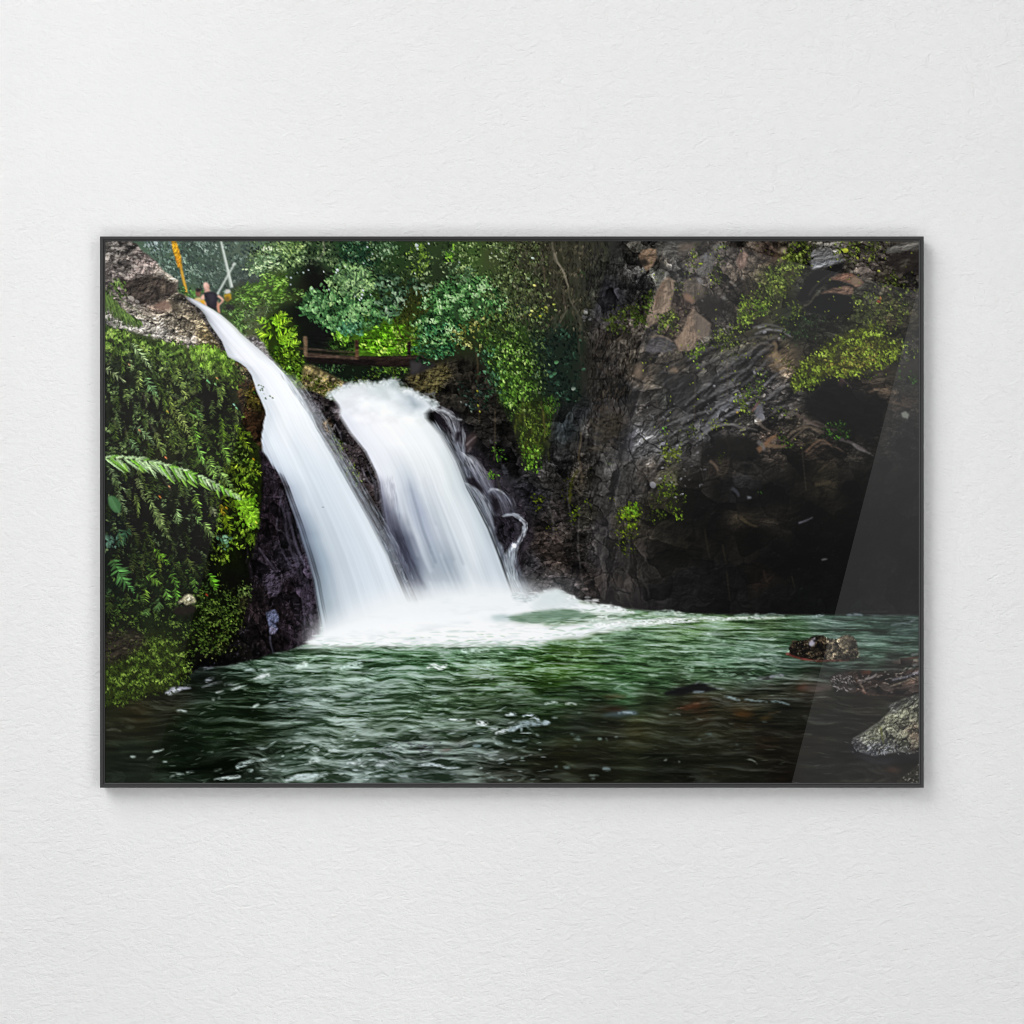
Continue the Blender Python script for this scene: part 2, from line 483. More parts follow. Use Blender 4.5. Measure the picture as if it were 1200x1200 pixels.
    # bright bushes lit behind the bridge
    _gain[0] = np.array((.84, .92, .95))
    fill([(388, 398), (400, 388), (470, 378), (492, 392), (492, 416), (388, 414)], (50, 72, 24), 4, .5)
    leaves([(420, 394), (440, 384), (465, 380), (486, 394), (488, 416), (425, 414)], 900, 3.8, [(50, 80, 14), (104, 156, 30), (150, 196, 50), (196, 222, 92)], 40, 120, 9, -.35, 28)
    leaves(ell(401, 394, 9, 6), 130, 4.2, [(84, 124, 30), (150, 196, 60), (206, 228, 110)], 40, 120, 8, -.4, 29)
    leaves(ell(412, 386, 14, 6), 150, 4.6, [(50, 90, 60), (94, 140, 96), (150, 184, 140)], 40, 120, 8, -.3, 30)
    leaves(R(465, 385, 484, 412), 200, 3, [(60, 74, 20), (112, 128, 46), (172, 180, 90)], 40, 150, 8, -.2, 31)
    leaves(R(382, 400, 418, 412), 260, 3, [(16, 28, 12), (34, 54, 22), (64, 88, 36)], 40, 150, 8, -.3, 32)
    stroke([(462, 372), (466, 384), (472, 398)], 1.3, (36, 26, 18), .8)
    stroke([(474, 391), (482, 396), (492, 396)], 1, (60, 34, 24), .7)
    _sat[0] = .82
    _gain[0] = np.ones(3)
    # grey-brown trunk curtain with hanging twigs
    rs = np.random.RandomState(3)
    reg = [(600, 281), (745, 281), (760, 300), (768, 330), (745, 350), (730, 380), (700, 400), (655, 395), (628, 400), (606, 372)]
    ys, xs, m = poly_mask(reg, 3)
    x, y = grid(ys, xs)
    t = fbm(x / 2.2, y / 26, 4, 81) * 13 + fbm(x / 9, y / 14, 3, 85) * 9
    img[ys, xs] += (m * t)[..., None] * np.array([1, .97, .9])
    leaves([(596, 283), (632, 283), (634, 330), (618, 372), (600, 372)], 750, 2.8, [(36, 42, 28), (58, 70, 46), (88, 108, 72), (128, 146, 110)], 80, 120, 8, .05, 33)
    leaves(R(604, 330, 625, 372), 260, 3, [(30, 44, 34), (56, 84, 64), (90, 122, 96)], 80, 120, 8, -.05, 34)
    leaves([(598, 281), (650, 281), (690, 290), (688, 400), (640, 400), (604, 376)], 2600, 4.2, [(24, 23, 19), (50, 47, 36), (74, 70, 52), (104, 98, 78)], 88, 60, 7, -.2, 330, asp=.2, dk=.25)
    leaves([(686, 281), (740, 281), (760, 310), (740, 350), (700, 360), (686, 340)], 900, 6, [(26, 26, 26), (42, 41, 39), (56, 53, 48)], 72, 30, 9, -.1, 331, asp=.16)
    leaves([(600, 283), (640, 283), (640, 330), (612, 372), (600, 372)], 900, 2.8, [(34, 36, 24), (60, 64, 40), (88, 92, 58), (124, 128, 92)], 80, 120, 8, -.1, 332)
    leaves([(585, 290), (632, 290), (642, 350), (632, 396), (590, 380), (580, 330)], 1500, 3.2, [(28, 34, 20), (58, 70, 38), (92, 108, 60), (132, 148, 96)], 75, 120, 8, -.15, 393, feather=6, dk=.3)
    for i in range(170):
        x0, y0 = 606 + rs.rand() * 110, 281 + rs.rand() * 95
        L = 6 + rs.rand() * 26
        g = rs.choice([26, 34, 58, 70, 92]) * (1 - .3 * (x0 > 680))
        stroke([(x0, y0), (x0 + rs.randn() * 2.5, y0 + L * .5), (x0 + rs.randn() * 4, y0 + L)], .5 + .4 * rs.rand(), (g, g * .95, g * .86), .35 + .3 * rs.rand(), .4)
    tw = [([(647, 283), (649, 298), (651, 306), (658, 313), (663, 325), (666, 336), (667, 348), (672, 358), (678, 368), (681, 388), (678, 410)], 1.3, (112, 106, 92), .75),
          ([(650, 296), (653, 306), (660, 318), (664, 330), (666, 335)], 1.7, (150, 142, 124), .8), ([(649, 302), (642, 308), (630, 309)], .8, (96, 90, 78), .7),
          ([(661, 340), (661, 352), (663, 362), (660, 370), (655, 379)], 1.1, (104, 92, 84), .7), ([(665, 362), (658, 374), (649, 386), (642, 393)], 1.0, (120, 116, 100), .6),
          ([(637, 312), (638, 322), (639, 334)], 1.2, (120, 96, 84), .7), ([(667, 330), (668, 320), (670, 304)], .8, (84, 80, 70), .6), ([(658, 313), (665, 318), (668, 322)], .8, (88, 82, 72), .6),
          ([(696, 285), (700, 304), (708, 324), (715, 340), (720, 352)], .8, (72, 70, 66), .6), ([(708, 304), (716, 330), (726, 342)], .9, (66, 63, 58), .5), ([(722, 312), (733, 335), (738, 345)], 1.4, (60, 57, 54), .5),
          ([(705, 347), (715, 344), (730, 342), (748, 341)], 1, (74, 70, 66), .6), ([(681, 388), (679, 400), (679, 412), (682, 430), (684, 448), (683, 460)], 1.1, (92, 76, 60), .7), ([(602, 374), (612, 369), (620, 364)], 1, (130, 128, 100), .7),
          ([(628, 352), (628, 332), (629, 320)], 1, (84, 84, 60), .6), ([(683, 290), (682, 300)], 1.6, (84, 78, 66), .5), ([(655, 289), (664, 288), (670, 285)], .8, (90, 84, 74), .5)]
    for p, w, c, a in tw:
        stroke(p, w, c, a, w * .6)
    leaves(ell(683, 325, 7, 8), 60, 2.6, [(30, 44, 24), (52, 80, 36)], 80, 120, 7, -.1, 35)
    leaves(ell(630, 360, 20, 12), 90, 3, [(70, 76, 28), (122, 130, 50), (170, 176, 80)], 30, 140, 7, .0, 36)
    for x, y, c in ((624, 302, (176, 190, 180)), (626, 334, (220, 214, 120)), (623, 364, (196, 204, 120)), (645, 348, (130, 136, 80)), (651, 363, (122, 130, 84)), (640, 360, (150, 156, 70)), (619, 326, (130, 150, 120)), (633, 370, (156, 160, 40))):
        put(x, y, 4, 2.6, 20, c, .9, 2)
    # pale stones at the foot of the curtain
    for i in range(26):
        x, y = 682 + rs.rand() * 26, 362 + rs.rand() * 16
        put(x, y, 2 + rs.rand() * 4, 1.6 + rs.rand() * 2, rs.rand() * 90, np.array((98, 98, 98)) * (.55 + .7 * rs.rand()), .75, 2)
    put(686, 366, 5, 4, 0, (126, 126, 122), .9, 2); put(704, 373, 9, 6, -30, (84, 85, 90), .9, 2); put(697, 368, 4, 3, 0, (92, 92, 92), .9, 2)
    for i in range(40):
        x, y = 684 + rs.rand() * 56, 385 + rs.rand() * 16
        put(x, y, 1.4 + rs.rand() * 4, 1.2 + rs.rand() * 2, rs.rand() * 180, np.array((112, 104, 94)) * (.45 + .75 * rs.rand()), .7, 2)


def paint_vines():
    _gain[0] = np.array((.9, .94, .95))
    _sat[0] = .76
    rs = np.random.RandomState(5)
    # dark teal leaves and bright hanging vines
    fill([(618, 392), (650, 384), (680, 392), (684, 470), (660, 480), (640, 470), (620, 450)], (25, 33, 28), 6, .75)
    leaves([(622, 392), (650, 384), (676, 392), (680, 466), (650, 474), (628, 456)], 620, 4.6, [(16, 24, 20), (27, 40, 32), (40, 66, 48), (66, 104, 76)], 60, 140, 10, -.3, 37, con=.8)
    for x, y, c in ((628, 436, (128, 168, 138)), (629, 441, (120, 156, 132)), (652, 424, (78, 122, 80)), (646, 440, (66, 108, 80)), (650, 437, (60, 96, 66)), (632, 459, (120, 130, 118)), (612, 467, (150, 156, 130)), (672, 455, (120, 130, 120)), (627, 424, (80, 120, 86))):
        put(x, y, 5.5, 4, -20, c, .85, 0)
    vine = [(566, 378), (582, 372), (600, 378), (616, 392), (626, 412), (632, 440), (640, 466), (652, 468), (650, 482), (644, 500), (640, 525), (632, 545), (622, 553), (612, 540), (608, 515), (602, 502), (594, 494), (584, 486), (578, 470), (572, 450), (570, 420), (562, 400)]
    fill(vine, (30, 40, 18), 3.5, .6, 3)
    leaves(vine, 2100, 3.6, [(24, 36, 16), (52, 76, 26), (84, 118, 38), (128, 164, 62)], 75, 110, 9, -.25, 38, con=.8)
    leaves([(574, 404), (598, 396), (616, 412), (622, 440), (612, 474), (594, 482), (582, 470), (576, 440)], 780, 4.2, [(48, 76, 20), (88, 132, 36), (134, 180, 58), (188, 216, 108)], 70, 110, 7, -.15, 39, feather=5, dk=.3)
    leaves([(560, 350), (600, 340), (640, 380), (640, 430), (625, 470), (600, 420), (570, 400)], 900, 3.4, [(30, 40, 24), (60, 78, 40), (98, 120, 58), (140, 160, 92)], 70, 130, 8, -.1, 391, feather=6, dk=.35)
    leaves([(562, 400), (590, 400), (596, 480), (568, 470)], 300, 3.8, [(28, 46, 22), (60, 96, 40), (110, 152, 72)], 60, 130, 7, -.1, 392, feather=5, dk=.35)
    leaves([(562, 412), (580, 410), (584, 470), (568, 470)], 200, 4.2, [(36, 74, 38), (78, 134, 80), (140, 186, 140)], 60, 120, 9, -.1, 40)
    fill([(606, 470), (650, 474), (640, 530), (612, 535), (602, 500)], (44, 46, 20), 4, .35)
    for i in range(90):
        x, y = 603 + rs.rand() * 42, 470 + rs.rand() * 62
        c = pal([(40, 48, 14), (88, 104, 28), (136, 158, 46)], np.array([rs.rand()]))[0]
        stroke([(x, y), (x + rs.randn(), y + 4 + rs.rand() * 9)], .9, c, .6, .5, sm=False)
    leaves([(606, 470), (640, 474), (634, 535), (612, 530)], 260, 2.8, [(44, 54, 16), (92, 112, 30), (146, 170, 56)], 85, 80, 8, .0, 41)
    leaves([(610, 520), (630, 524), (630, 550), (618, 556), (612, 545)], 90, 4, [(64, 100, 20), (118, 168, 36), (160, 206, 70)], 80, 100, 7, -.3, 42)
    leaves([(638, 466), (652, 464), (650, 484), (640, 486)], 60, 5, [(44, 74, 22), (84, 124, 36)], 85, 60, 8, -.4, 43, asp=.35)
    stroke([(634, 470), (637, 490), (639, 512)], .8, (110, 84, 60), .7)
    stroke([(613, 440), (614, 470), (615, 500)], .8, (120, 130, 80), .6)


def paint_bridge():
    # dark bank under and right of the bridge
    fill([(350, 422), (500, 422), (500, 450), (460, 456), (430, 452), (390, 448), (360, 436)], (16, 22, 16), 2, .95)
    leaves(R(366, 426, 482, 450), 700, 3, [(12, 20, 14), (24, 42, 26), (48, 78, 44), (84, 112, 56)], 40, 150, 8, -.05, 50)
    leaves(R(440, 428, 482, 440), 200, 3, [(40, 60, 14), (90, 130, 30), (138, 176, 54)], 10, 60, 8, -.2, 51)
    leaves([(420, 440), (440, 432), (438, 446), (416, 450)], 60, 2.5, [(60, 80, 20), (130, 150, 50)], 10, 90, 8, -.2, 52)
    stroke([(461, 428), (463, 440), (466, 450)], 1.4, (26, 22, 14), .8)
    stroke([(456, 442), (463, 436), (470, 430)], .8, (28, 26, 14), .7)
    bank = [(476, 438), (486, 432), (500, 426), (520, 424), (545, 420), (575, 440), (590, 480), (600, 500), (610, 530), (612, 560), (560, 560), (545, 500), (512, 478), (505, 470), (480, 456), (470, 448)]
    fill(bank, lambda x, y: np.stack([30 - (y - 430) * .09, 28 - (y - 430) * .08, 23 - (y - 430) * .03], -1), 2, 1, 2)
    facets(bank, 12, 1.3, 40, .6, 37, .5, 2)
    relief(bank, .6, 7, 1.3, 30, 311, .5, .4, 2)
    fill([(476, 444), (490, 432), (520, 426), (532, 440), (515, 452), (510, 462), (490, 458)], (74, 68, 42), 2, .8, 2)
    relief([(474, 444), (490, 430), (540, 424), (548, 450), (515, 466), (488, 460)], .9, 6, 1.4, 20, 11, .4, .7, 1)
    leaves([(485, 440), (528, 428), (520, 456), (496, 458)], 170, 2.4, [(40, 36, 20), (92, 84, 44), (128, 120, 64)], 40, 150, 5, -.05, 53)
    rs = np.random.RandomState(11)
    for i in range(150):
        x, y = 525 + rs.rand() * 45, 412 + rs.rand() * 66
        g = rs.choice([16, 34, 50, 72]); L = 4 + rs.rand() * 16
        stroke([(x, y), (x + rs.randn() * 2, y + L * .5), (x + rs.randn() * 3, y + L)], .6 + .4 * rs.rand(), (g, g * .93, g * .82), .5, .4)
    stroke([(558, 412), (560, 430), (559, 452), (560, 470), (562, 496)], 1.8, (74, 62, 44), .7, .8)
    leaves([(535, 450), (570, 446), (574, 480), (545, 478)], 240, 3.4, [(14, 20, 16), (30, 42, 34), (54, 76, 62)], 20, 120, 8, -.1, 54)
    leaves([(560, 412), (580, 410), (584, 470), (568, 474)], 220, 3.6, [(20, 34, 20), (48, 84, 50), (96, 140, 100)], 60, 120, 8, -.05, 55)
    for x, y, c in ((546, 474, (104, 120, 124)), (540, 471, (110, 116, 110)), (550, 476, (90, 104, 100)), (560, 475, (150, 160, 50)), (562, 482, (160, 160, 60)), (559, 458, (140, 140, 40)), (552, 482, (110, 126, 110))):
        put(x, y, 3, 2, 70, c, .8, 2)
    # the deck, its boards, posts and stone pier
    fill([(357, 413), (400, 416), (440, 417.5), (493, 416), (500, 421), (498, 428), (482, 430), (440, 429), (400, 427), (358, 425)], (22, 18, 17), .6)
    fill([(440, 420), (480, 420), (480, 428), (440, 427)], (36, 27, 23), 1.5, .8)
    fill([(361, 413.6), (419, 418), (419, 421.2), (361, 418)], (74, 60, 51), .4)
    fill([(361, 407.6), (392, 410.5), (418, 412), (418, 413.4), (361, 410)], (70, 58, 50), .4)
    fill([(361, 411), (418, 413.8), (418, 416), (361, 413.4)], (26, 22, 18), .4, .8)
    fill([(350, 407), (356, 408), (356, 410), (350, 409)], (70, 50, 40), .5)
    fill([(355, 394), (359.6, 394), (360.4, 418), (355.8, 418)], (104, 86, 68), .4)
    fill([(358.4, 394), (359.6, 394), (360.4, 418), (359.4, 418)], (84, 66, 52), .4, .8)
    fill([(415.8, 398.5), (419.6, 398.5), (420.6, 421), (416, 421)], (84, 62, 46), .4)
    fill([(415.8, 398.5), (419.4, 398.5), (419.6, 409), (416.4, 409)], (44, 32, 25), .4, .9)
    fill([(477.5, 400), (481.5, 400), (481.5, 420), (477.6, 420)], (34, 25, 21), .5)
    fill([(419, 417.4), (440, 418.4), (480, 418), (497, 417), (497, 419), (480, 420.4), (440, 421), (419, 420)], (52, 41, 35), .4, .8)
    relief(R(352, 392, 500, 431), .3, 3, 4, 2, 59, .25, .2, 1)
    fill([(480, 421), (500, 422), (512, 428), (500, 434), (486, 440), (480, 439)], (38, 36, 36), .8, 1, .8)
    fill([(481, 424), (494, 425), (490, 436), (482, 438)], (56, 54, 55), 1.2, .8)
    leaves([(482, 406), (520, 404), (534, 412), (512, 420), (496, 422), (484, 418)], 200, 4, [(16, 36, 20), (40, 92, 50), (80, 140, 84), (130, 176, 124)], 10, 90, 8, -.2, 56)


def paint_left():
    _gain[0] = np.array((.9, .94, .9))
    # ---- boulders by the lip
    b1 = [(122, 281), (150, 281), (160, 286), (165, 292), (174, 299), (184, 308), (192, 317), (200, 322), (209, 329), (207, 340), (200, 352), (190, 360), (150, 368), (122, 360)]
    fill(b1, field([(130, 290, 96, 92, 88), (150, 290, 78, 74, 70), (165, 300, 104, 94, 90), (135, 320, 108, 100, 96), (160, 320, 112, 102, 98), (185, 318, 120, 112, 104), (200, 326, 128, 122, 110), (145, 310, 88, 82, 78), (175, 310, 118, 106, 102)]), .7, 1, 1.2)
    facets(b1, 9, 1.4, 25, .4, 31, .4, .6)
    relief(b1, .6, 6, 1.5, 30, 21, .3, .55, .5, light=(1.0, (190, 184, 178), .5))
    for x, y, w, h in ((158, 301, 5, 3), (163, 298, 4, 2), (157, 312, 8, 4), (152, 318, 5, 2), (176, 304, 5, 2.4), (170, 313, 6, 2), (136, 300, 4, 5), (134, 307, 5, 3), (198, 322, 8, 3), (190, 320, 5, 2.5), (131, 290, 4, 3), (144, 322, 7, 3), (150, 325, 6, 2.4), (161, 290, 3, 2.5)):
        put(x, y, w, h, 25, (166, 160, 152), .55, 2)
    under = [(136, 324), (150, 328), (163, 325), (180, 322), (196, 328), (208, 330), (207, 342), (196, 350), (184, 352), (174, 358), (160, 356), (150, 346), (140, 334)]
    fill(under, lambda x, y: np.stack([44 + 0 * x, 38 + 0 * x, 34 + 0 * x], -1), 1.6, .92, 2)
    for pt, c in (([(172, 334), (178, 330), (177, 340), (172, 346)], (92, 84, 74)), ([(160, 330), (168, 330), (166, 342), (160, 340)], (72, 62, 54)), ([(188, 332), (196, 332), (190, 342), (186, 344)], (78, 70, 60)), ([(150, 336), (157, 334), (158, 346), (152, 344)], (66, 60, 54))):
        fill(pt, c, 1.5, .7, 1)
    relief(under, .6, 6, 1, 70, 22, .4, .5, 1)
    led = [(146, 350), (158, 356), (176, 358), (196, 350), (207, 341), (216, 346), (224, 352), (236, 365), (243, 376), (250, 388), (258, 398), (265, 410), (264, 426), (240, 424), (215, 410), (190, 404), (160, 396), (122, 386), (122, 366)]
    fill(led, field([(155, 352, 118, 112, 106), (150, 362, 100, 94, 86), (185, 358, 112, 94, 84), (205, 355, 84, 78, 66), (220, 358, 104, 96, 84), (180, 372, 128, 120, 108), (200, 378, 124, 116, 102), (225, 375, 114, 104, 86), (170, 385, 142, 138, 130), (190, 388, 146, 142, 136), (215, 392, 126, 116, 98), (240, 392, 100, 88, 62), (220, 400, 140, 132, 126), (250, 405, 84, 76, 50), (130, 380, 130, 128, 122), (145, 385, 120, 118, 112)]), .7, 1, 1.2)
    facets(led, 10, 1.6, 25, .4, 32, .4, .6)
    relief(led, .65, 5, 1.6, 28, 23, .3, .6, .5, light=(.9, (214, 208, 200), .55))
    fill([(180, 357), (192, 351), (201, 357), (200, 363), (186, 363)], (128, 104, 92), .8, .8, .8)
    fill([(198, 350), (208, 352), (212, 366), (202, 364)], (62, 56, 48), 1, .7, 1)
    for x, y, w, h, a in ((153, 349, 8, 5, .8), (160, 353, 6, 4, .7), (170, 380, 12, 9, .6), (186, 386, 16, 8, .65), (215, 397, 18, 7, .6), (135, 380, 18, 6, .5), (228, 398, 10, 4, .5)):
        put(x, y, w, h, 25, (190, 184, 176), a * .7, 2)
    relief([(160, 370), (240, 370), (250, 410), (160, 400)], .45, 4, 1.4, 30, 24, .15, .5, 2)
    wet = [(220, 347), (229, 356), (238, 366), (242, 372), (246, 382), (253, 388), (260, 396), (264, 408), (265, 418), (261, 416), (257, 404), (250, 394), (243, 384), (236, 372), (228, 362), (222, 356)]
    fill(wet, (50, 46, 46), .6, .92, 1)
    relief(wet, .9, 4, 1.4, 40, 240, .3, .5, .5, light=(.8, (130, 128, 132), .6))
    stroke([(236, 363), (241, 371), (246, 381), (254, 389)], 1.1, (96, 94, 98), .5)

    # ---- fern wall: dark base
    wall = [(122, 380), (150, 388), (180, 396), (210, 404), (240, 412), (266, 414), (283, 424), (300, 442), (312, 470), (314, 486), (308, 500), (306, 525), (307, 560), (306, 600), (302, 630), (292, 660), (294, 695), (282, 730), (262, 768), (236, 772), (222, 790), (205, 803), (190, 810), (158, 818), (138, 825), (122, 828)]
    ys, xs, m = poly_mask(rough(wall, 2, 8, 3), .8)
    f = idw([(130, 400, 56, 64, 40), (160, 400, 70, 88, 40), (200, 405, 76, 98, 40), (240, 418, 84, 104, 34), (255, 430, 74, 92, 34), (150, 430, 44, 58, 34), (190, 440, 46, 62, 30), (220, 445, 36, 44, 24), (245, 460, 24, 24, 20), (130, 450, 36, 42, 30), (170, 470, 34, 38, 28),
             (150, 500, 36, 40, 28), (185, 485, 26, 26, 22), (205, 500, 50, 60, 26), (230, 480, 26, 28, 20), (235, 510, 34, 44, 20), (265, 480, 40, 42, 20), (250, 500, 28, 32, 20), (185, 520, 54, 56, 28), (150, 525, 36, 44, 30), (225, 535, 42, 52, 24), (260, 530, 30, 40, 14), (285, 530, 40, 56, 12), (290, 560, 34, 50, 8),
             (135, 560, 36, 46, 34), (150, 580, 22, 22, 22), (175, 560, 40, 46, 30), (180, 590, 40, 44, 30), (165, 610, 20, 20, 20), (210, 570, 40, 48, 28), (235, 580, 30, 32, 26), (250, 600, 24, 24, 22), (270, 600, 30, 40, 6), (285, 610, 24, 34, 6), (140, 620, 22, 32, 28), (200, 620, 28, 32, 22), (225, 640, 22, 22, 18), (180, 650, 24, 34, 18), (150, 650, 20, 26, 18),
             (270, 650, 20, 30, 6), (290, 650, 12, 14, 8), (140, 690, 22, 36, 22), (180, 690, 30, 46, 20), (210, 680, 24, 34, 16), (250, 690, 14, 22, 6), (280, 690, 12, 14, 8), (130, 720, 26, 32, 18), (170, 725, 32, 46, 20), (200, 720, 28, 38, 18), (240, 720, 16, 26, 6), (265, 740, 14, 16, 6), (150, 745, 34, 36, 26), (130, 760, 36, 34, 26), (180, 760, 54, 66, 22), (200, 770, 52, 66, 20), (225, 770, 12, 14, 10), (140, 790, 58, 74, 18), (170, 800, 66, 84, 20), (200, 795, 50, 62, 18), (215, 795, 20, 18, 16), (150, 815, 60, 76, 20)], ys, xs)
    img[ys, xs] += m[..., None] * ((f * .55 + f.mean(-1, keepdims=True) * .13) - img[ys, xs])
    x, y = grid(ys, xs)
    img[ys, xs] *= 1 + m[..., None] * (.35 * fbm(x / 7, y / 10, 4, 61) + .2 * fbm(x / 2, y / 2.4, 2, 66))[..., None]
    # brown rock at the edge of the fall
    br = [(272, 422), (279, 424), (286, 428), (300, 438), (303, 446), (307, 456), (312, 466), (318, 482), (317, 492), (314, 502), (314, 520), (314, 532), (300, 520), (290, 508), (284, 492), (280, 470), (276, 450)]
    fill(br, (62, 46, 30), .7, 1, 1.2)
    fill([(268, 424), (286, 430), (297, 440), (298, 450), (288, 446), (276, 440)], (120, 112, 84), 1.2, .8, 1)
    fill([(282, 458), (294, 452), (304, 470), (312, 480), (304, 484), (290, 474)], (96, 92, 34), 2, .7, 2)
    relief(br, .75, 7, 1.2, 40, 25, .3, .5, .6)
    fill([(284, 484), (304, 488), (306, 512), (296, 512), (286, 500)], (70, 46, 28), 2, .5)
    stroke([(280, 428), (290, 431), (296, 438), (298, 446)], 1.6, (52, 50, 48), .8, .8)

    facets(R(276, 418, 318, 518), 8, 1.2, 40, .45, 21, .5, 1)
    ys, xs, m = poly_mask(br, 1)
    img[ys, xs] *= (1 - .28 * m)[..., None]
    # ---- leaves of the wall
    L = leaves
    L([(122, 384), (160, 396), (200, 404), (245, 412), (270, 422), (262, 440), (220, 430), (180, 420), (122, 410)], 2975, 4.2, [(36, 48, 20), (74, 100, 34), (116, 150, 52), (164, 190, 84)], 105, 110, 9, -.25, 60, asp=.36, dk=.2, bias=.1)
    L([(225, 402), (262, 412), (276, 428), (262, 438), (236, 430)], 560, 5.2, [(64, 92, 20), (112, 156, 36), (160, 200, 64)], 96, 90, 9, -.25, 61, asp=.34, dk=.2, bias=.1)
    L([(122, 405), (200, 415), (240, 430), (230, 470), (200, 520), (122, 540)], 3500, 3.8, [(20, 26, 18), (48, 62, 34), (84, 106, 54), (136, 156, 94)], 131, 90, 9, -.02, 62, asp=.34, dk=.2, bias=.1)
    L([(190, 420), (232, 430), (236, 520), (204, 530), (186, 480)], 1575, 3.6, [(28, 34, 14), (66, 82, 28), (108, 128, 48), (156, 172, 88)], 131, 90, 8, -.05, 63, asp=.38, dk=.2, bias=.1)
    L([(230, 480), (278, 470), (296, 520), (270, 560), (230, 560), (215, 520)], 1137, 4.2, [(18, 24, 12), (48, 68, 20), (88, 122, 34), (136, 168, 60)], 140, 80, 8, .05, 64, asp=.34, dk=.2, bias=.1)
    L([(122, 540), (262, 540), (258, 640), (225, 660), (122, 650)], 2275, 3.8, [(14, 18, 14), (36, 46, 28), (68, 86, 48), (116, 136, 84)], 140, 80, 9, .1, 65, asp=.36, dk=.2, bias=.1)
    L([(252, 545), (300, 540), (300, 600), (292, 640), (262, 660), (244, 650), (256, 600)], 2275, 3.6, [(12, 18, 4), (44, 64, 10), (92, 128, 20), (148, 180, 40)], 105, 110, 8, -.05, 66, asp=.42, dk=.2, bias=.1)
    L([(122, 650), (240, 650), (250, 700), (215, 720), (122, 720)], 1312, 4.4, [(12, 18, 12), (30, 46, 20), (60, 88, 32), (92, 126, 46)], 140, 70, 9, -.05, 67, asp=.34, dk=.2, bias=.1)
    L([(128, 705), (290, 690), (282, 735), (262, 765), (225, 772), (216, 790), (180, 760), (130, 745)], 4025, 2.5, [(12, 18, 6), (34, 50, 16), (66, 90, 28), (104, 128, 48)], 148, 100, 8, -.05, 68, asp=.42, dk=.2, bias=.1)
    L([(225, 690), (292, 680), (284, 730), (258, 762), (222, 765)], 1225, 2.3, [(10, 16, 3), (38, 60, 10), (78, 106, 24), (122, 140, 56)], 148, 100, 7, .02, 69, asp=.5, dk=.2, bias=.1)
    gr = [(122, 786), (135, 780), (150, 772), (158, 762), (170, 756), (190, 752), (206, 756), (216, 764), (214, 775), (218, 786), (212, 796), (204, 804), (192, 810), (178, 808), (160, 818), (140, 825), (122, 827)]
    fill(gr, (34, 42, 14), 2.5, .6, 2)
    L(gr, 4200, 2.7, [(24, 30, 10), (56, 74, 20), (96, 124, 34), (156, 180, 72)], 75, 130, 8, -.5, 70, asp=.36, con=.9, dk=.22, bias=.04, feather=4)
    fill([(126, 742), (150, 738), (172, 748), (160, 764), (140, 770), (128, 778), (122, 770)], (42, 37, 31), 3, .75, 3)
    relief([(122, 738), (172, 745), (150, 772), (122, 780)], .5, 5, 1.5, 10, 26, .3, .4, 2)
    L([(122, 738), (170, 748), (150, 775), (122, 782)], 130, 2.4, [(46, 54, 22), (96, 108, 46)], 80, 120, 6, .05, 71)
    for x, y in ((146, 760), (154, 750), (160, 746), (128, 742)):
        put(x, y, 6, 2, 5, (92, 84, 68), .6, 2)

    L([(262, 424), (284, 436), (288, 470), (284, 510), (300, 530), (270, 540), (250, 500)], 700, 3.6, [(14, 18, 8), (44, 58, 16), (84, 104, 32), (128, 150, 60)], 70, 100, 8, -.05, 690, asp=.36, dk=.4)
    L([(264, 420), (282, 428), (286, 446), (276, 456), (262, 440)], 200, 3.6, [(50, 66, 16), (96, 126, 34), (140, 170, 60)], 60, 100, 8, -.2, 691, asp=.36)
    # ---- holes
    for hx, hy, rx, ry in ((190, 484, 12, 7), (171, 472, 8, 9), (236, 470, 14, 10), (252, 490, 10, 12), (166, 612, 13, 18), (158, 582, 8, 12), (236, 626, 12, 14), (243, 590, 9, 10), (216, 588, 8, 7), (150, 668, 12, 6), (158, 560, 6, 8), (226, 655, 10, 8), (200, 640, 8, 8), (262, 470, 7, 12), (147, 444, 6, 5), (176, 505, 6, 6), (150, 690, 5, 10), (176, 700, 7, 5), (215, 700, 7, 6), (246, 560, 5, 8), (270, 560, 5, 7), (280, 545, 6, 4), (146, 480, 5, 8), (214, 535, 6, 5), (134, 520, 5, 5), (248, 660, 5, 24), (272, 680, 12, 10), (256, 640, 4, 10), (196, 446, 6, 4)):
        fill(ell(hx, hy, rx * 1.2, ry * 1.2, 20), (19, 18, 17) if hx < 245 else (9, 10, 7), 3, .85, 5, 7, int(hx))
    # ---- fronds
    rs = np.random.RandomState(19)
    for i in range(100):
        x, y = 126 + rs.rand() * 150, 398 + rs.rand() * 300
        if x > 262 and y > 640:
            continue
        L_ = 14 + rs.rand() * 18; sl = (rs.rand() - .25) * .9
        up = 1 if y < 480 else (.82 if y < 580 else .6)
        c = pal([(58, 78, 30), (100, 128, 50), (150, 172, 92)], np.array([rs.rand() ** 1.3]))[0] * up
        if x > 245 and y > 500:
            c = c * np.array((1.02, 1.05, .45))
        frond(x, y, x + L_ * sl, y + L_ * (1 - .3 * abs(sl)), 3.8 + 2.4 * rs.rand(), c, .16 * rs.randn(), 1000 + i, .9, shade=True)
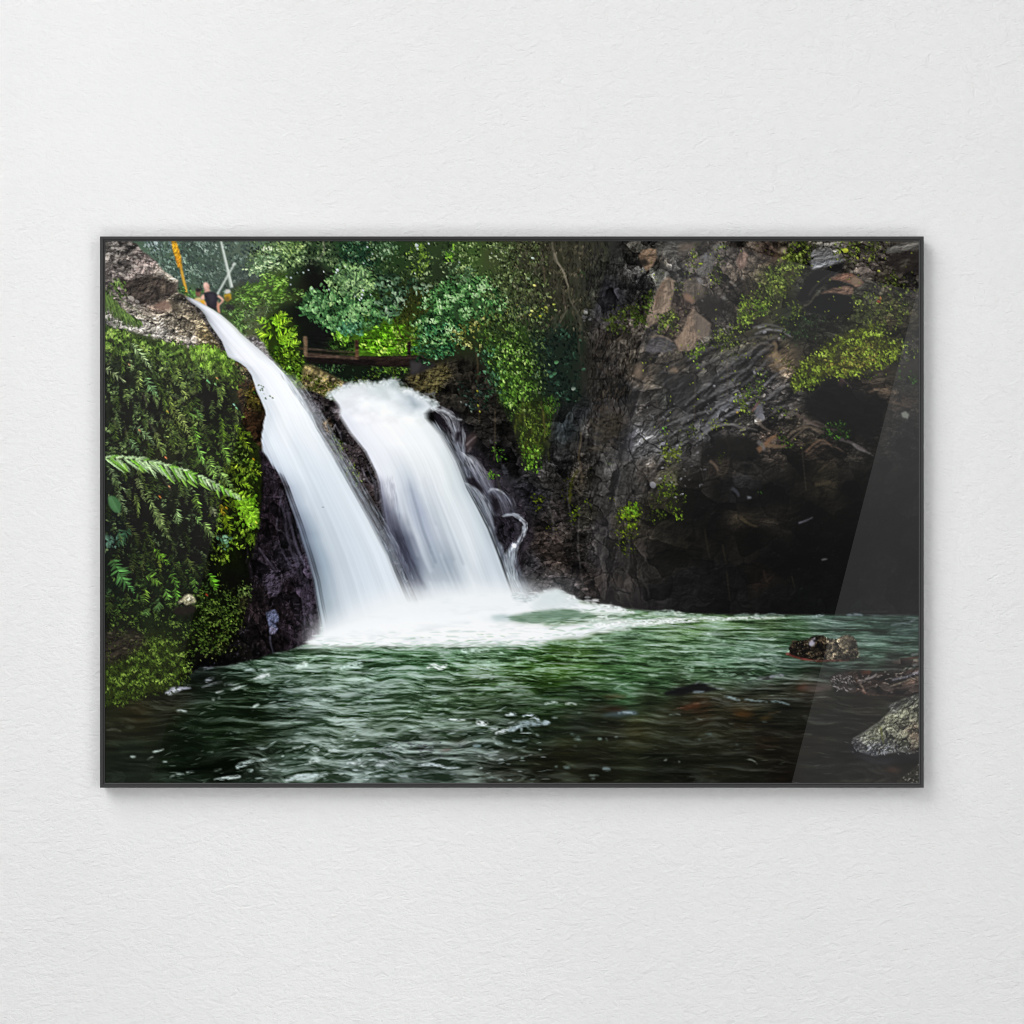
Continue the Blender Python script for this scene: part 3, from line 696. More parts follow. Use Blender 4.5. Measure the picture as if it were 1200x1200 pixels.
    fr = [(152, 402, 178, 436, 5.2, (148, 172, 120), .1), (170, 440, 184, 464, 5, (120, 160, 104), -.1), (122, 432, 146, 448, 6, (142, 158, 112), .15), (205, 428, 222, 466, 5, (120, 142, 70), -.1), (212, 456, 219, 468, 4, (150, 168, 90), 0), (198, 462, 214, 505, 4.6, (112, 130, 58), -.12), (205, 480, 221, 512, 4.6, (134, 150, 82), .1),
          (226, 478, 236, 492, 4, (96, 140, 70), .2), (220, 484, 232, 491, 3.6, (110, 150, 70), 0), (258, 485, 262, 520, 5, (92, 124, 36), 0), (228, 500, 232, 520, 4.4, (96, 140, 50), 0), (230, 520, 238, 545, 5.4, (120, 170, 76), .05), (244, 538, 252, 563, 6, (136, 178, 84), 0), (252, 545, 275, 575, 5.5, (126, 160, 84), -.06), (260, 520, 268, 545, 5, (110, 150, 60), 0),
          (156, 500, 180, 520, 4.6, (120, 146, 100), .1), (150, 515, 166, 536, 4.4, (108, 140, 92), .1), (134, 480, 142, 510, 3.6, (96, 116, 70), 0), (146, 455, 150, 478, 3.8, (100, 120, 64), 0), (128, 548, 148, 577, 6, (124, 146, 100), -.12), (138, 575, 148, 602, 5, (116, 138, 96), -.1), (160, 560, 170, 588, 4, (128, 146, 88), 0), (172, 575, 200, 632, 6, (118, 140, 80), -.1),
          (186, 600, 198, 632, 4.6, (140, 160, 96), -.12), (206, 596, 208, 613, 6, (140, 172, 110), 0), (228, 578, 236, 605, 5, (104, 136, 56), -.05), (238, 612, 250, 630, 5, (130, 160, 86), -.05), (229, 604, 236, 616, 4, (120, 158, 84), 0), (246, 593, 252, 605, 4, (120, 128, 96), 0), (180, 642, 198, 662, 5, (100, 146, 40), -.05), (186, 655, 187, 672, 3, (128, 150, 50), 0),
          (132, 655, 156, 695, 9, (70, 116, 60), -.1), (140, 620, 142, 640, 7, (62, 100, 70), 0), (150, 618, 135, 640, 6, (50, 84, 60), .1), (170, 675, 187, 685, 6.5, (100, 140, 50), .2), (170, 690, 168, 705, 7, (96, 126, 44), 0), (200, 672, 207, 690, 5.5, (84, 130, 46), .1), (205, 688, 208, 703, 6, (92, 146, 50), 0), (228, 676, 229, 694, 5, (84, 124, 48), 0), (244, 672, 253, 693, 5.6, (88, 146, 36), .05), (186, 700, 184, 716, 7, (72, 104, 56), 0), (160, 695, 168, 705, 5, (80, 116, 50), 0), (172, 712, 170, 722, 5, (78, 112, 56), 0), (194, 690, 196, 702, 6, (96, 140, 60), 0),
          (124, 700, 128, 690, 4, (60, 90, 50), 0), (280, 505, 296, 530, 4.6, (122, 150, 36), -.05), (274, 498, 296, 512, 4, (100, 130, 28), -.1), (270, 548, 290, 553, 4, (140, 170, 44), .1), (276, 565, 296, 572, 4, (126, 164, 36), .1), (292, 548, 314, 556, 3.6, (150, 180, 40), -.1), (272, 578, 302, 590, 4.6, (120, 156, 36), .15), (262, 600, 270, 625, 6, (120, 150, 26), 0), (258, 590, 262, 604, 4, (150, 130, 30), 0)]
    for i, q in enumerate(fr):
        frond(q[0], q[1], q[2], q[3], q[4] * 1.1, np.array(q[5]) * 1.12, q[6], i, .95, shade=True)
    rs = np.random.RandomState(17)
    for i in range(70):                                # many small hanging fronds between
        x, y = 126 + rs.rand() * 130, 405 + rs.rand() * 235
        if 150 < x < 185 and 590 < y < 640:
            continue
        L_ = 9 + rs.rand() * 16
        b = rs.rand(); c = pal([(40, 56, 28), (80, 104, 48), (124, 150, 82)], np.array([b]))[0] * (1 - .25 * (y > 560))
        frond(x, y, x + (rs.rand() - .3) * 8, y + L_, 2.6 + 2 * rs.rand(), c, .12 * rs.randn(), 200 + i, .8)
    # lime maidenhair and trailing tips
    leaves([(280, 588), (296, 584), (304, 610), (304, 620), (292, 616), (284, 604)], 170, 5.4, [(72, 116, 12), (124, 178, 26), (166, 210, 60)], 60, 110, 7, -.6, 72, asp=.6)
    frond(278, 585, 292, 612, 6, (130, 182, 40), 0, 401); frond(284, 584, 300, 618, 6, (136, 188, 44), 0, 402)
    leaves([(286, 622), (300, 620), (302, 650), (299, 660), (292, 645)], 90, 3.4, [(40, 58, 8), (110, 146, 24)], 80, 60, 6, -.3, 73)
    stroke([(294, 626), (299, 640), (301, 652), (299, 658)], 2, (112, 150, 26), .8, .6)
    leaves(ell(262, 634, 5, 5), 30, 5, [(70, 110, 80), (126, 166, 136)], 30, 120, 6, -.9, 74, asp=.7)
    leaves(ell(258, 655, 7, 22), 120, 3.2, [(28, 40, 6), (84, 108, 20), (130, 150, 44)], 70, 100, 6, -.1, 75)
    fill(ell(134, 591, 6.5, 11, -28), (58, 96, 58), .6); stroke([(129, 582), (139, 601)], .6, (110, 146, 106), .7, sm=False)
    fill(ell(131.5, 590, 3, 10, -28), (82, 124, 80), 1, .6)
    leaves(ell(128, 635, 7, 7), 20, 6, [(60, 92, 78), (116, 146, 130)], 50, 60, 6, -.9, 76)
    # dry twigs, orange leaves
    for p in ([(130, 414), (127, 428)], [(150, 412), (153, 426)], [(166, 460), (173, 475), (169, 480)], [(146, 500), (152, 524)], [(172, 492), (186, 512)], [(204, 464), (216, 474)], [(190, 560), (201, 576)], [(132, 490), (138, 508)]):
        stroke(p, .8, (124, 112, 96), .6, .5, sm=False)
    for x, y, c in ((151, 427, (150, 120, 88)), (194, 536, (190, 110, 74)), (163, 504, (170, 124, 84)), (187, 582, (176, 104, 44)), (198, 570, (160, 120, 84)), (254, 443, (170, 132, 80)), (265, 595, (160, 124, 24)), (242, 697, (130, 50, 30)), (196, 482, (160, 140, 60)), (297, 538, (150, 120, 20)), (300, 612, (190, 190, 70)), (243, 446, (96, 160, 110)), (274, 474, (130, 176, 156)), (277, 478, (110, 160, 120)), (245, 448, (100, 150, 100)), (252, 450, (110, 150, 100)), (298, 460, (40, 74, 24)), (308, 462, (60, 90, 50))):
        put(x, y, 4, 2, 50, c, .85, 0)
    leaves([(300, 448), (310, 456), (312, 468), (304, 466)], 22, 2.6, [(34, 62, 24), (70, 106, 50)], 60, 150, 6, -.9, 77)
    # big pale frond that leans in from the frame
    fd = [(122, 536), (150, 537), (172, 540), (196, 546), (218, 552), (240, 561), (262, 572), (278, 581)]
    p = smooth(fd, 8, False)
    fill([(122, 538), (150, 538), (172, 541), (200, 548), (222, 555), (245, 565), (268, 575), (262, 577), (240, 571), (214, 564), (188, 556), (165, 549), (140, 547), (122, 545)], (70, 94, 54), 1.5, .4)
    stroke(fd, 9, (14, 16, 12), .3, 3, 2)
    m = len(p)
    for i in range(0, m, 2):
        t = i / m
        d = p[min(i + 1, m - 1)] - p[max(i - 1, 0)]; th = math.degrees(math.atan2(d[1], d[0]))
        for sg in (1, 1, -1):
            q = p[i] + d * rs.rand() * .5
            L_ = (25 * (1 - t) ** .75 + 3) * (.7 + .4 * rs.rand()) * (1 if sg > 0 else .45)
            an = th + sg * (33 + 7 * rs.randn() if sg > 0 else 22); r = math.radians(an)
            c = np.array((164, 192, 142)) * (.78 + .45 * rs.rand()) if rs.rand() < .72 else np.array((104, 158, 52)) * (.9 + .3 * rs.rand())
            e1 = (q[0] + math.cos(r) * L_, q[1] + math.sin(r) * L_ + L_ * .1)
            put((q[0] + e1[0]) / 2, (q[1] + e1[1]) / 2, L_, 2.0, an + 4, c, .8)
            frond(q[0], q[1], e1[0], e1[1], 2.6, np.minimum(c * 1.12, 240), .06, 700 + i * 3 + sg, .7, n=max(5, int(L_ / 1.6)))
    for x, y, l, an in ((147, 548, 12, 62), (165, 550, 9, 50), (200, 562, 14, 48), (216, 566, 12, 60), (225, 567, 16, 35), (240, 570, 16, 40), (255, 578, 10, 70)):
        put(x, y, l, 3, an, (124, 168, 68), .85)
    stroke(fd + [(286, 587)], .8, (186, 210, 158), .7, .4)
    stroke([(268, 575), (280, 582), (287, 589)], 1.2, (140, 190, 70), .9, .5)
    # second, soft frond at the top left edge
    for i in range(60):
        t = i / 60
        x, y = 124 + 44 * t, 338 + 38 * t + 4 * math.sin(t * 3)
        for k in range(2):
            l = (26 * (1 - t) ** .8 + 6) * (.7 + .4 * rs.rand())
            c = np.array((88, 112, 56)) * (.6 + .6 * rs.rand())
            put(x - 2, y + l * .42, l, 1.5, 84 - 22 * t + 8 * rs.randn(), c, .7)
    stroke([(123, 336), (140, 350), (158, 362), (170, 374)], 1.1, (126, 146, 96), .6, .5)
    leaves([(126, 330), (146, 330), (148, 344), (136, 350), (126, 342)], 70, 4.4, [(44, 58, 24), (86, 112, 46), (128, 154, 76)], 30, 140, 7, -.4, 78)
    leaves([(124, 362), (166, 372), (160, 385), (124, 380)], 140, 4, [(50, 66, 34), (92, 120, 54)], 70, 60, 7, -.1, 79, asp=.3)

    # ---- white stone and tufts near the water
    fill([(208, 706), (214, 700), (219, 696), (225, 697), (229, 703), (229, 706), (224, 708), (218, 710), (214, 706), (209, 708)], (150, 146, 118), .6, 1, .6)
    fill([(216, 700), (222, 697), (226, 702), (220, 705)], (206, 202, 176), 1, .8, .6)
    relief(R(206, 695, 231, 712), .5, 3, 1.2, 20, 27, .2, .4, 1)
    fill([(204, 711), (228, 709), (230, 716), (214, 722), (202, 718)], (30, 25, 22), 1.2, .95, 1)

    # ---- wet purple-black rock under the fall
    dk = [(303, 526), (316, 532), (334, 548), (345, 565), (348, 584), (346, 592), (352, 606), (354, 618), (352, 628), (362, 648), (368, 664), (373, 690), (375, 715), (374, 748), (352, 757), (338, 762), (318, 765), (300, 772), (270, 779), (244, 782), (232, 780), (262, 768), (282, 734), (292, 700), (292, 660), (300, 632), (306, 600), (308, 560)]
    fill(dk, field([(315, 560, 38, 32, 38), (325, 580, 34, 28, 34), (335, 610, 30, 26, 32), (318, 620, 28, 22, 26), (312, 640, 26, 22, 26), (330, 640, 44, 40, 48), (345, 660, 56, 50, 62), (355, 690, 62, 54, 68), (358, 720, 52, 46, 56), (335, 690, 30, 24, 28), (318, 680, 54, 48, 58), (300, 690, 18, 15, 16), (300, 720, 26, 21, 22), (320, 750, 22, 18, 20), (345, 740, 34, 28, 34), (280, 760, 14, 13, 12), (250, 775, 10, 11, 10), (335, 720, 26, 21, 24)]), .8, 1, 1.4)
    facets(dk, 13, 1.8, 66, .6, 33, .5, 1.5)
    facets(dk, 5, 1.6, 66, .4, 34, .4, 1.5)
    relief(dk, .5, 5, 1.7, 62, 28, .35, .55, .8, light=(1.1, (112, 106, 126), .45))
    ys, xs, m = poly_mask(dk, 1)
    img[ys, xs] *= (1 - .3 * m)[..., None]
    fill([(311, 673), (320, 669), (327, 680), (330, 690), (324, 699), (315, 698), (311, 690)], (60, 54, 66), .8, .8, 1)
    relief([(309, 668), (330, 668), (332, 700), (309, 700)], .8, 2.6, 1.2, 30, 29, .2, .5, 1)
    fill([(311, 718), (322, 714), (326, 720), (327, 728), (322, 731), (325, 737), (321, 743), (316, 744), (314, 732)], (84, 90, 114), .6, .95, 1)
    fill([(316, 733), (324, 737), (321, 743), (316, 744)], (108, 102, 120), .6, .8, .6)
    stroke([(316, 727), (322, 731), (326, 729)], 1.6, (30, 28, 40), .9)
    relief(R(309, 713, 329, 746), .5, 3, 1, 30, 30, .2, .4, 1)
    for p, w, c in (([(316, 745), (317, 755), (320, 765)], 1.4, (104, 106, 128)), ([(303, 642), (310, 652), (318, 662), (322, 668)], 1.3, (96, 90, 108)), ([(330, 646), (338, 660), (344, 672)], 1.4, (92, 86, 106)), ([(288, 660), (290, 650), (289, 640)], .8, (70, 64, 70)), ([(331, 575), (328, 590), (327, 600)], .9, (110, 106, 124)), ([(325, 606), (324, 620), (330, 622), (335, 628)], .9, (126, 122, 140)), ([(335, 626), (341, 616)], .8, (90, 86, 100)), ([(310, 545), (320, 562), (324, 580)], .9, (74, 68, 84)), ([(338, 640), (346, 660), (352, 684)], 1.2, (84, 76, 92)), ([(352, 690), (356, 720), (358, 745)], 1.1, (84, 76, 92))):
        stroke(p, w, c, .7, w * .5)
    leaves([(281, 690), (284, 684), (292, 686), (295, 692), (290, 700), (281, 704)], 130, 2.6, [(56, 74, 30), (116, 140, 64), (166, 186, 110)], 40, 160, 5, -.7, 80)
    fill([(280, 700), (292, 696), (288, 712), (280, 716)], (24, 18, 14), 2, .7)
    leaves([(240, 730), (286, 718), (282, 760), (256, 774), (232, 772)], 180, 2.2, [(20, 24, 6), (72, 80, 24), (120, 124, 64)], 85, 60, 7, .1, 81)


def paint_people():
    # yellow ribbon, pale poles
    fill([(200.5, 281), (206, 281), (209, 291), (212, 303), (213, 313), (208, 314), (206, 306), (203, 296)], (196, 140, 26), .5, 1, .8)
    stroke([(203, 284), (206, 297), (210, 311)], 1.6, (226, 178, 50), .8); stroke([(206, 300), (208, 306), (210, 312)], 1.2, (190, 96, 30), .8)
    relief(R(199, 280, 215, 316), .35, 3, 1, 70, 56, .25, .3, .5)
    stroke([(211, 310), (214, 325), (217, 337), (218, 348)], 3.0, (188, 140, 44), .95, 3.4); stroke([(213, 318), (216, 332), (219, 346)], 1, (228, 186, 80), .7)
    stroke([(258.5, 282), (271, 337)], 2.4, (164, 174, 166), .95, 3.8, sm=False); stroke([(258.8, 282), (272, 336)], 1, (218, 224, 218), .85, 1.6, sm=False)
    stroke([(275, 308), (254, 345)], 1.8, (192, 200, 194), .95, 2.4, sm=False); stroke([(275.5, 307.5), (272, 311)], 2.4, (190, 196, 188), .9)
    # ferns around
    leaves([(208, 333), (218, 336), (222, 346), (240, 334), (232, 348), (220, 352), (208, 344)], 120, 3.6, [(50, 84, 30), (92, 138, 60), (130, 172, 90)], 30, 90, 6, -.5, 90)
    fill(ell(228, 343, 6, 4, -40), (96, 150, 64), 2, .7)
    # the person in yellow
    fill([(226, 352), (229, 348.5), (234, 348), (237, 351), (237, 357), (228, 355)], (198, 176, 126), .4)
    fill(ell(232, 343.2, 3.1, 4.4), (126, 88, 74), .35); fill(ell(232, 339.6, 3.5, 2.5), (34, 29, 29), .4); fill(ell(230.6, 344, 1, 2.4), (92, 62, 54), .4, .7)
    stroke([(230.4, 342.6), (231.2, 342.6)], .8, (40, 28, 26), .8); stroke([(233, 342.6), (234, 342.6)], .8, (40, 28, 26), .8); stroke([(231, 346), (233, 346)], .7, (84, 46, 44), .7)
    fill([(234, 352), (238, 350), (241, 354), (241, 358), (236, 356)], (206, 158, 48), .4)
    # the man in the black vest
    fill([(239.6, 338), (244.6, 337.6), (246.4, 342), (239, 343)], (188, 146, 132), .4)
    fill(ell(241.4, 335, 3.5, 4.5, -8), (204, 164, 150), .35); fill(ell(240, 333.2, 1.7, 2.6, -8), (228, 194, 180), .7, .7); fill(ell(244, 336.4, 1, 1.5), (176, 128, 116), .3, .8); stroke([(238.6, 338.4), (241, 339.4)], .9, (166, 124, 112), .7)
    fill([(239, 344), (237, 345), (234.6, 347.6), (234.4, 350), (237.6, 351.6), (240, 349)], (210, 170, 152), .4)
    fill([(239, 353.6), (242, 354), (242.6, 361), (240.4, 360)], (206, 158, 140), .4)
    fill([(238.8, 343.4), (243, 342), (246, 341.4), (250, 342), (253.6, 344.4), (255, 347.4), (254.6, 353), (253.2, 363), (248, 361), (242.6, 358), (240.2, 351)], (37, 34, 43), .35)
    fill([(244, 344), (250, 344), (251, 352), (246, 356)], (50, 47, 57), 1.2, .7); stroke([(241, 346), (244, 352), (244, 358)], .8, (24, 22, 28), .7)
    stroke([(254.8, 346.2), (258.6, 348.8), (261.4, 351.8)], 3, (208, 166, 148), 1, 2.5); stroke([(261.2, 351.6), (258.4, 355), (254.8, 358)], 2.3, (198, 152, 134), 1, 1.8)
    fill([(254.4, 352), (256.4, 356), (257.4, 363), (258, 367), (255, 366), (253.6, 360)], (206, 144, 118), .4, .9)
    # helmeted person half hidden in leaves
    fill(ell(266.5, 341.5, 3.4, 2.8, -15), (186, 186, 180), .5); fill([(262.5, 345), (270, 343.5), (271, 350), (266, 353), (263, 350)], (176, 140, 34), .6)
    fill(ell(266, 350, 3, 3), (84, 66, 40), .8, .8); fill(ell(269, 360, 6, 4), (34, 32, 34), 1, .9)


def paint_shrubs():
    _gain[0] = np.array((.86, .93, .95))
    # the feathery yellow-green shrub right of the upper fall
    base = [(262, 345), (275, 335), (290, 332), (300, 336), (318, 318), (334, 320), (338, 332), (330, 345), (348, 344), (357, 341), (352, 350), (330, 356), (320, 362), (306, 362), (322, 364), (336, 372), (346, 386), (346, 400), (352, 404), (345, 412), (358, 424), (362, 436), (360, 462), (340, 450), (322, 425), (300, 402), (284, 398), (276, 388), (262, 370)]
    fill(base, (60, 76, 34), 3, .75, 3)
    fill([(280, 360), (312, 358), (318, 385), (305, 398), (284, 396)], (78, 84, 56), 4, .7)
    leaves([(262, 352), (280, 338), (296, 334), (300, 350), (296, 380), (284, 392), (272, 384)], 620, 3.8, [(48, 66, 26), (88, 122, 42), (128, 166, 64), (166, 198, 96)], -30, 90, 8, -.3, 91, asp=.34)
    leaves([(286, 338), (300, 330), (318, 318), (334, 320), (338, 334), (328, 346), (306, 356), (290, 358)], 620, 4.4, [(56, 80, 24), (102, 144, 40), (144, 188, 58), (180, 212, 88)], -25, 60, 8, -.35, 92, asp=.3)
    leaves([(310, 354), (334, 344), (355, 341), (356, 346), (336, 352), (316, 362)], 130, 4, [(70, 96, 36), (126, 162, 66), (170, 200, 98)], -20, 70, 6, -.4, 93, asp=.36)
    leaves([(278, 360), (312, 356), (322, 372), (310, 398), (286, 398)], 420, 3.2, [(60, 68, 40), (98, 110, 64), (136, 150, 98)], 60, 140, 7, -.1, 94)
    leaves([(262, 365), (278, 366), (288, 392), (278, 392)], 240, 3.2, [(52, 70, 28), (96, 130, 50), (140, 174, 90)], 60, 120, 7, -.3, 940)
    fill([(310, 370), (330, 366), (346, 388), (348, 420), (330, 430), (312, 410), (302, 400)], (28, 42, 10), 5, .7)
    lf = [(318, 372), (326, 363), (335, 366), (340, 376), (346, 386), (350, 398), (344, 408), (352, 424), (348, 444), (334, 442), (322, 424), (306, 404), (298, 388), (306, 384), (298, 374), (310, 376)]
    leaves(lf, 900, 5.0, [(24, 42, 8), (66, 108, 16), (114, 168, 28), (168, 214, 64)], -20, 70, 8, -.1, 95, asp=.3, dk=.35)
    for i, q in enumerate([(322, 382, 330, 364), (318, 384, 300, 371), (322, 388, 342, 372), (320, 392, 298, 386), (324, 398, 347, 384), (326, 402, 348, 392), (330, 410, 352, 400), (314, 404, 304, 396), (330, 418, 350, 412), (320, 376, 336, 367)]):
        frond(*q, 6, (140, 196, 34), .08, 300 + i, .95, tip=(182, 224, 70))
    leaves([(318, 410), (346, 408), (362, 430), (362, 456), (352, 466), (336, 446)], 700, 3.3, [(30, 42, 6), (74, 100, 12), (118, 150, 26), (156, 186, 50)], 30, 140, 8, -.25, 96)
    fill([(281, 396), (300, 392), (304, 400), (296, 402)], (120, 108, 96), 1.5, .7)
    wr = [(274, 390), (284, 396), (298, 394), (308, 400), (314, 412), (322, 424), (328, 440), (340, 456), (326, 446), (308, 430), (292, 412)]
    fill(wr, (104, 100, 100), .8, 1, 1)
    relief(wr, .7, 5, 2, 45, 310, .3, .4, .6, light=(.8, (190, 188, 190), .6))
    # mossy boulder between the falls
    mb = [(356, 428), (366, 428), (380, 436), (392, 442), (400, 446), (412, 450), (406, 455), (396, 456), (386, 460), (378, 468), (364, 462), (352, 456)]
    fill(mb, (104, 94, 62), .8, 1, 1.5)
    facets(mb, 7, 1.5, 25, .45, 36, .4, .8)
    relief(mb, .5, 5, 1.4, 25, 31, .4, .5, .6)
    leaves([(352, 436), (366, 440), (392, 446), (396, 456), (376, 464), (356, 458)], 420, 2.6, [(44, 48, 10), (92, 100, 20), (142, 148, 52)], 40, 160, 6, -.15, 97)
    for x, y in ((370, 444), (365, 448), (377, 446), (374, 440), (362, 434), (390, 444), (383, 441)):
        put(x, y, 4.5, 2.6, -20, (166, 152, 124), .7, 2)
    fill([(402, 448), (410, 449), (414, 452), (406, 456), (402, 454)], (34, 31, 30), .6)
    # rock spine between the falls
    sp = [(334, 450), (350, 456), (366, 458), (378, 464), (390, 470), (404, 478), (406, 486), (402, 490), (410, 498), (416, 508), (418, 514), (424, 520), (432, 530), (440, 540), (450, 556), (456, 570), (462, 600), (474, 640), (484, 690), (480, 700), (468, 676), (450, 640), (420, 606), (400, 572), (384, 546), (364, 514), (350, 490), (338, 468)]
    fill(sp, lambda x, y: np.stack([42 + 8 * vn(x / 9, y / 9, 5), 37 + 8 * vn(x / 9, y / 9, 5), 38 + 8 * vn(x / 9, y / 9, 5)], -1), .8, 1, 1)
    for pt, c in (([(362, 472), (374, 470), (380, 478), (376, 484), (366, 482)], (92, 86, 92)), ([(376, 494), (386, 490), (391, 500), (389, 512), (382, 506)], (112, 92, 68)), ([(366, 484), (378, 486), (384, 490), (374, 490)], (66, 62, 66)), ([(388, 476), (396, 480), (394, 484), (388, 482)], (88, 84, 88)), ([(368, 460), (378, 466), (376, 470), (366, 468)], (30, 27, 28))):
        fill(pt, c, 1, .85, .8)
    facets(sp, 9, 1.7, 52, .6, 35, .5, 1)
    relief(sp, .55, 5, 1.5, 50, 32, .3, .6, .8, light=(1.2, (150, 148, 160), .5))
    fill([(440, 572), (445, 640), (430, 606), (424, 588), (434, 580)], (30, 25, 24), 2, .8)
    leaves([(388, 510), (398, 512), (404, 530), (414, 548), (420, 566), (410, 558), (400, 540), (392, 524)], 200, 2.4, [(50, 60, 12), (110, 128, 24), (158, 176, 60)], 60, 120, 6, -.1, 98)
    for p, w, c in (([(390, 486), (398, 500), (402, 512)], 1.5, (22, 20, 24)), ([(392, 497), (398, 508), (400, 516)], .9, (150, 146, 156)), ([(402, 519), (406, 521)], 1.6, (190, 186, 190)), ([(424, 548), (430, 562), (438, 570)], 1, (140, 140, 156)), ([(430, 545), (434, 556), (439, 566)], .8, (120, 120, 136)), ([(425, 562), (428, 561)], 2, (186, 180, 180)), ([(366, 492), (376, 506), (388, 524)], 1.2, (86, 80, 72))):
        stroke(p, w, c, .8, w * .6)


def paint_cliff():
    reg = [(716, 278), (1080, 278), (1080, 726), (970, 724), (800, 721), (715, 713), (660, 696), (620, 700), (600, 690), (600, 600), (585, 560), (560, 520), (600, 480), (640, 470), (680, 470), (688, 400), (700, 350), (712, 310), (716, 278)]
    ys, xs, m = poly_mask(rough(reg, 2, 9, 9), 1.5)
    f = idw([(720, 300, 42, 42, 40), (740, 320, 44, 43, 42), (715, 345, 34, 34, 37), (745, 290, 50, 49, 45), (785, 290, 60, 60, 57), (810, 300, 72, 67, 62), (850, 300, 74, 69, 65), (775, 305, 66, 62, 56), (790, 315, 74, 72, 70), (835, 335, 60, 56, 52), (860, 320, 62, 56, 50), (880, 300, 66, 60, 54), (900, 295, 60, 50, 44),
             (770, 320, 66, 66, 62), (752, 330, 38, 38, 38), (840, 360, 40, 38, 36), (860, 345, 56, 52, 48), (880, 350, 60, 54, 44), (800, 360, 64, 55, 50), (775, 370, 84, 76, 62), (765, 395, 66, 62, 58), (785, 392, 92, 80, 68), (845, 385, 62, 59, 56), (855, 400, 56, 55, 44), (880, 380, 48, 46, 36), (900, 350, 40, 42, 26), (910, 330, 56, 60, 30), (920, 310, 64, 62, 40),
             (940, 290, 50, 47, 40), (970, 298, 84, 82, 78), (1000, 300, 62, 58, 52), (1015, 315, 70, 64, 60), (1040, 330, 56, 52, 44), (1060, 310, 42, 39, 36), (1070, 335, 36, 34, 32), (1020, 340, 62, 60, 54), (945, 335, 40, 40, 36), (950, 360, 30, 30, 28), (980, 358, 24, 24, 24), (930, 370, 30, 34, 26), (1010, 365, 40, 44, 26), (1040, 360, 50, 50, 32), (1040, 385, 44, 40, 28), (1060, 380, 36, 34, 26), (1065, 420, 36, 35, 32), (1070, 400, 38, 36, 32),
             (690, 430, 42, 40, 37), (715, 430, 42, 40, 38), (735, 460, 38, 38, 39), (745, 425, 62, 58, 52), (755, 440, 96, 86, 74), (752, 470, 66, 63, 60), (700, 500, 46, 44, 42), (720, 500, 50, 46, 42), (735, 515, 44, 44, 48), (750, 520, 66, 66, 67), (770, 445, 72, 68, 62), (790, 430, 80, 74, 66), (800, 450, 52, 51, 50), (780, 465, 42, 42, 40), (820, 430, 62, 60, 56), (840, 445, 55, 54, 53), (860, 425, 50, 49, 47), (880, 420, 46, 44, 40), (900, 440, 54, 52, 52),
             (910, 425, 84, 72, 56), (780, 490, 44, 43, 42), (820, 480, 50, 50, 49), (850, 475, 78, 78, 80), (875, 485, 62, 60, 56), (905, 480, 56, 54, 52), (925, 470, 56, 54, 52), (770, 520, 66, 66, 66), (795, 520, 56, 56, 54), (828, 505, 74, 73, 74), (850, 503, 60, 58, 57), (850, 525, 24, 23, 22), (880, 525, 22, 21, 20), (905, 515, 60, 52, 46), (925, 520, 40, 36, 32), (830, 530, 26, 25, 24), (810, 530, 46, 45, 44),
             (640, 500, 30, 32, 32), (660, 500, 27, 30, 31), (680, 480, 28, 29, 30), (660, 540, 32, 32, 32), (640, 560, 42, 41, 40), (660, 600, 38, 35, 34), (620, 580, 30, 30, 34), (610, 540, 26, 25, 26), (640, 640, 50, 43, 40), (620, 660, 34, 33, 35), (655, 650, 48, 42, 39), (640, 685, 52, 48, 48), (670, 640, 36, 33, 31), (680, 560, 40, 37, 32), (690, 540, 50, 47, 44), (710, 545, 70, 69, 68), (705, 580, 60, 58, 57), (725, 560, 66, 65, 64), (745, 570, 58, 56, 54), (705, 620, 46, 44, 44), (700, 650, 44, 42, 42), (720, 660, 40, 38, 38),
             (735, 620, 46, 43, 34), (745, 645, 38, 35, 33), (685, 600, 36, 35, 30), (690, 680, 44, 39, 37), (675, 690, 46, 42, 42), (720, 695, 40, 38, 38), (730, 680, 42, 39, 37), (765, 555, 62, 57, 53), (780, 560, 50, 50, 36), (770, 590, 36, 34, 26), (790, 600, 28, 27, 20), (770, 630, 26, 24, 21), (765, 670, 25, 24, 22), (745, 700, 30, 28, 28), (770, 700, 24, 23, 24), (800, 640, 18, 17, 14),
             (810, 560, 26, 24, 22), (810, 600, 15, 14, 13), (845, 545, 44, 39, 34), (850, 580, 14, 13, 12), (865, 575, 34, 34, 36), (870, 608, 44, 39, 31), (885, 585, 18, 17, 16), (910, 580, 15, 14, 13), (905, 605, 30, 27, 23), (840, 620, 10, 9, 8), (880, 630, 9, 8, 7), (910, 650, 6, 6, 6), (850, 690, 14, 14, 15), (810, 690, 17, 17, 18), (895, 680, 18, 14, 11), (905, 700, 14, 14, 14), (945, 700, 7, 9, 8),
             (935, 500, 58, 53, 46), (945, 530, 44, 37, 30), (960, 560, 26, 23, 17), (965, 568, 46, 41, 31), (940, 545, 14, 13, 11), (990, 520, 22, 20, 18), (1005, 528, 30, 28, 25), (975, 465, 19, 19, 19), (1000, 480, 18, 18, 18), (960, 480, 18, 18, 17), (1030, 470, 22, 21, 20), (1040, 445, 46, 42, 36), (1035, 458, 56, 48, 40), (1060, 450, 30, 30, 26), (1055, 470, 40, 34, 28), (1060, 486, 24, 23, 22), (1020, 520, 14, 13, 12), (1060, 520, 14, 14, 14),
             (950, 600, 8, 8, 7), (950, 640, 7, 6, 6), (1000, 580, 8, 8, 7), (1000, 640, 6, 6, 6), (1050, 580, 10, 10, 10), (1050, 640, 8, 8, 8), (1030, 690, 12, 12, 12), (1060, 710, 16, 15, 15), (990, 700, 8, 8, 8), (1000, 715, 10, 12, 12)], ys, xs, 1.9, 4.)
    img[ys, xs] += m[..., None] * (f - img[ys, xs])

    # fracture and relief, area by area
    F = facets
    F([(725, 281), (950, 281), (905, 350), (860, 400), (770, 420), (735, 380)], 17, 1.5, 60, .45, 1, .5)
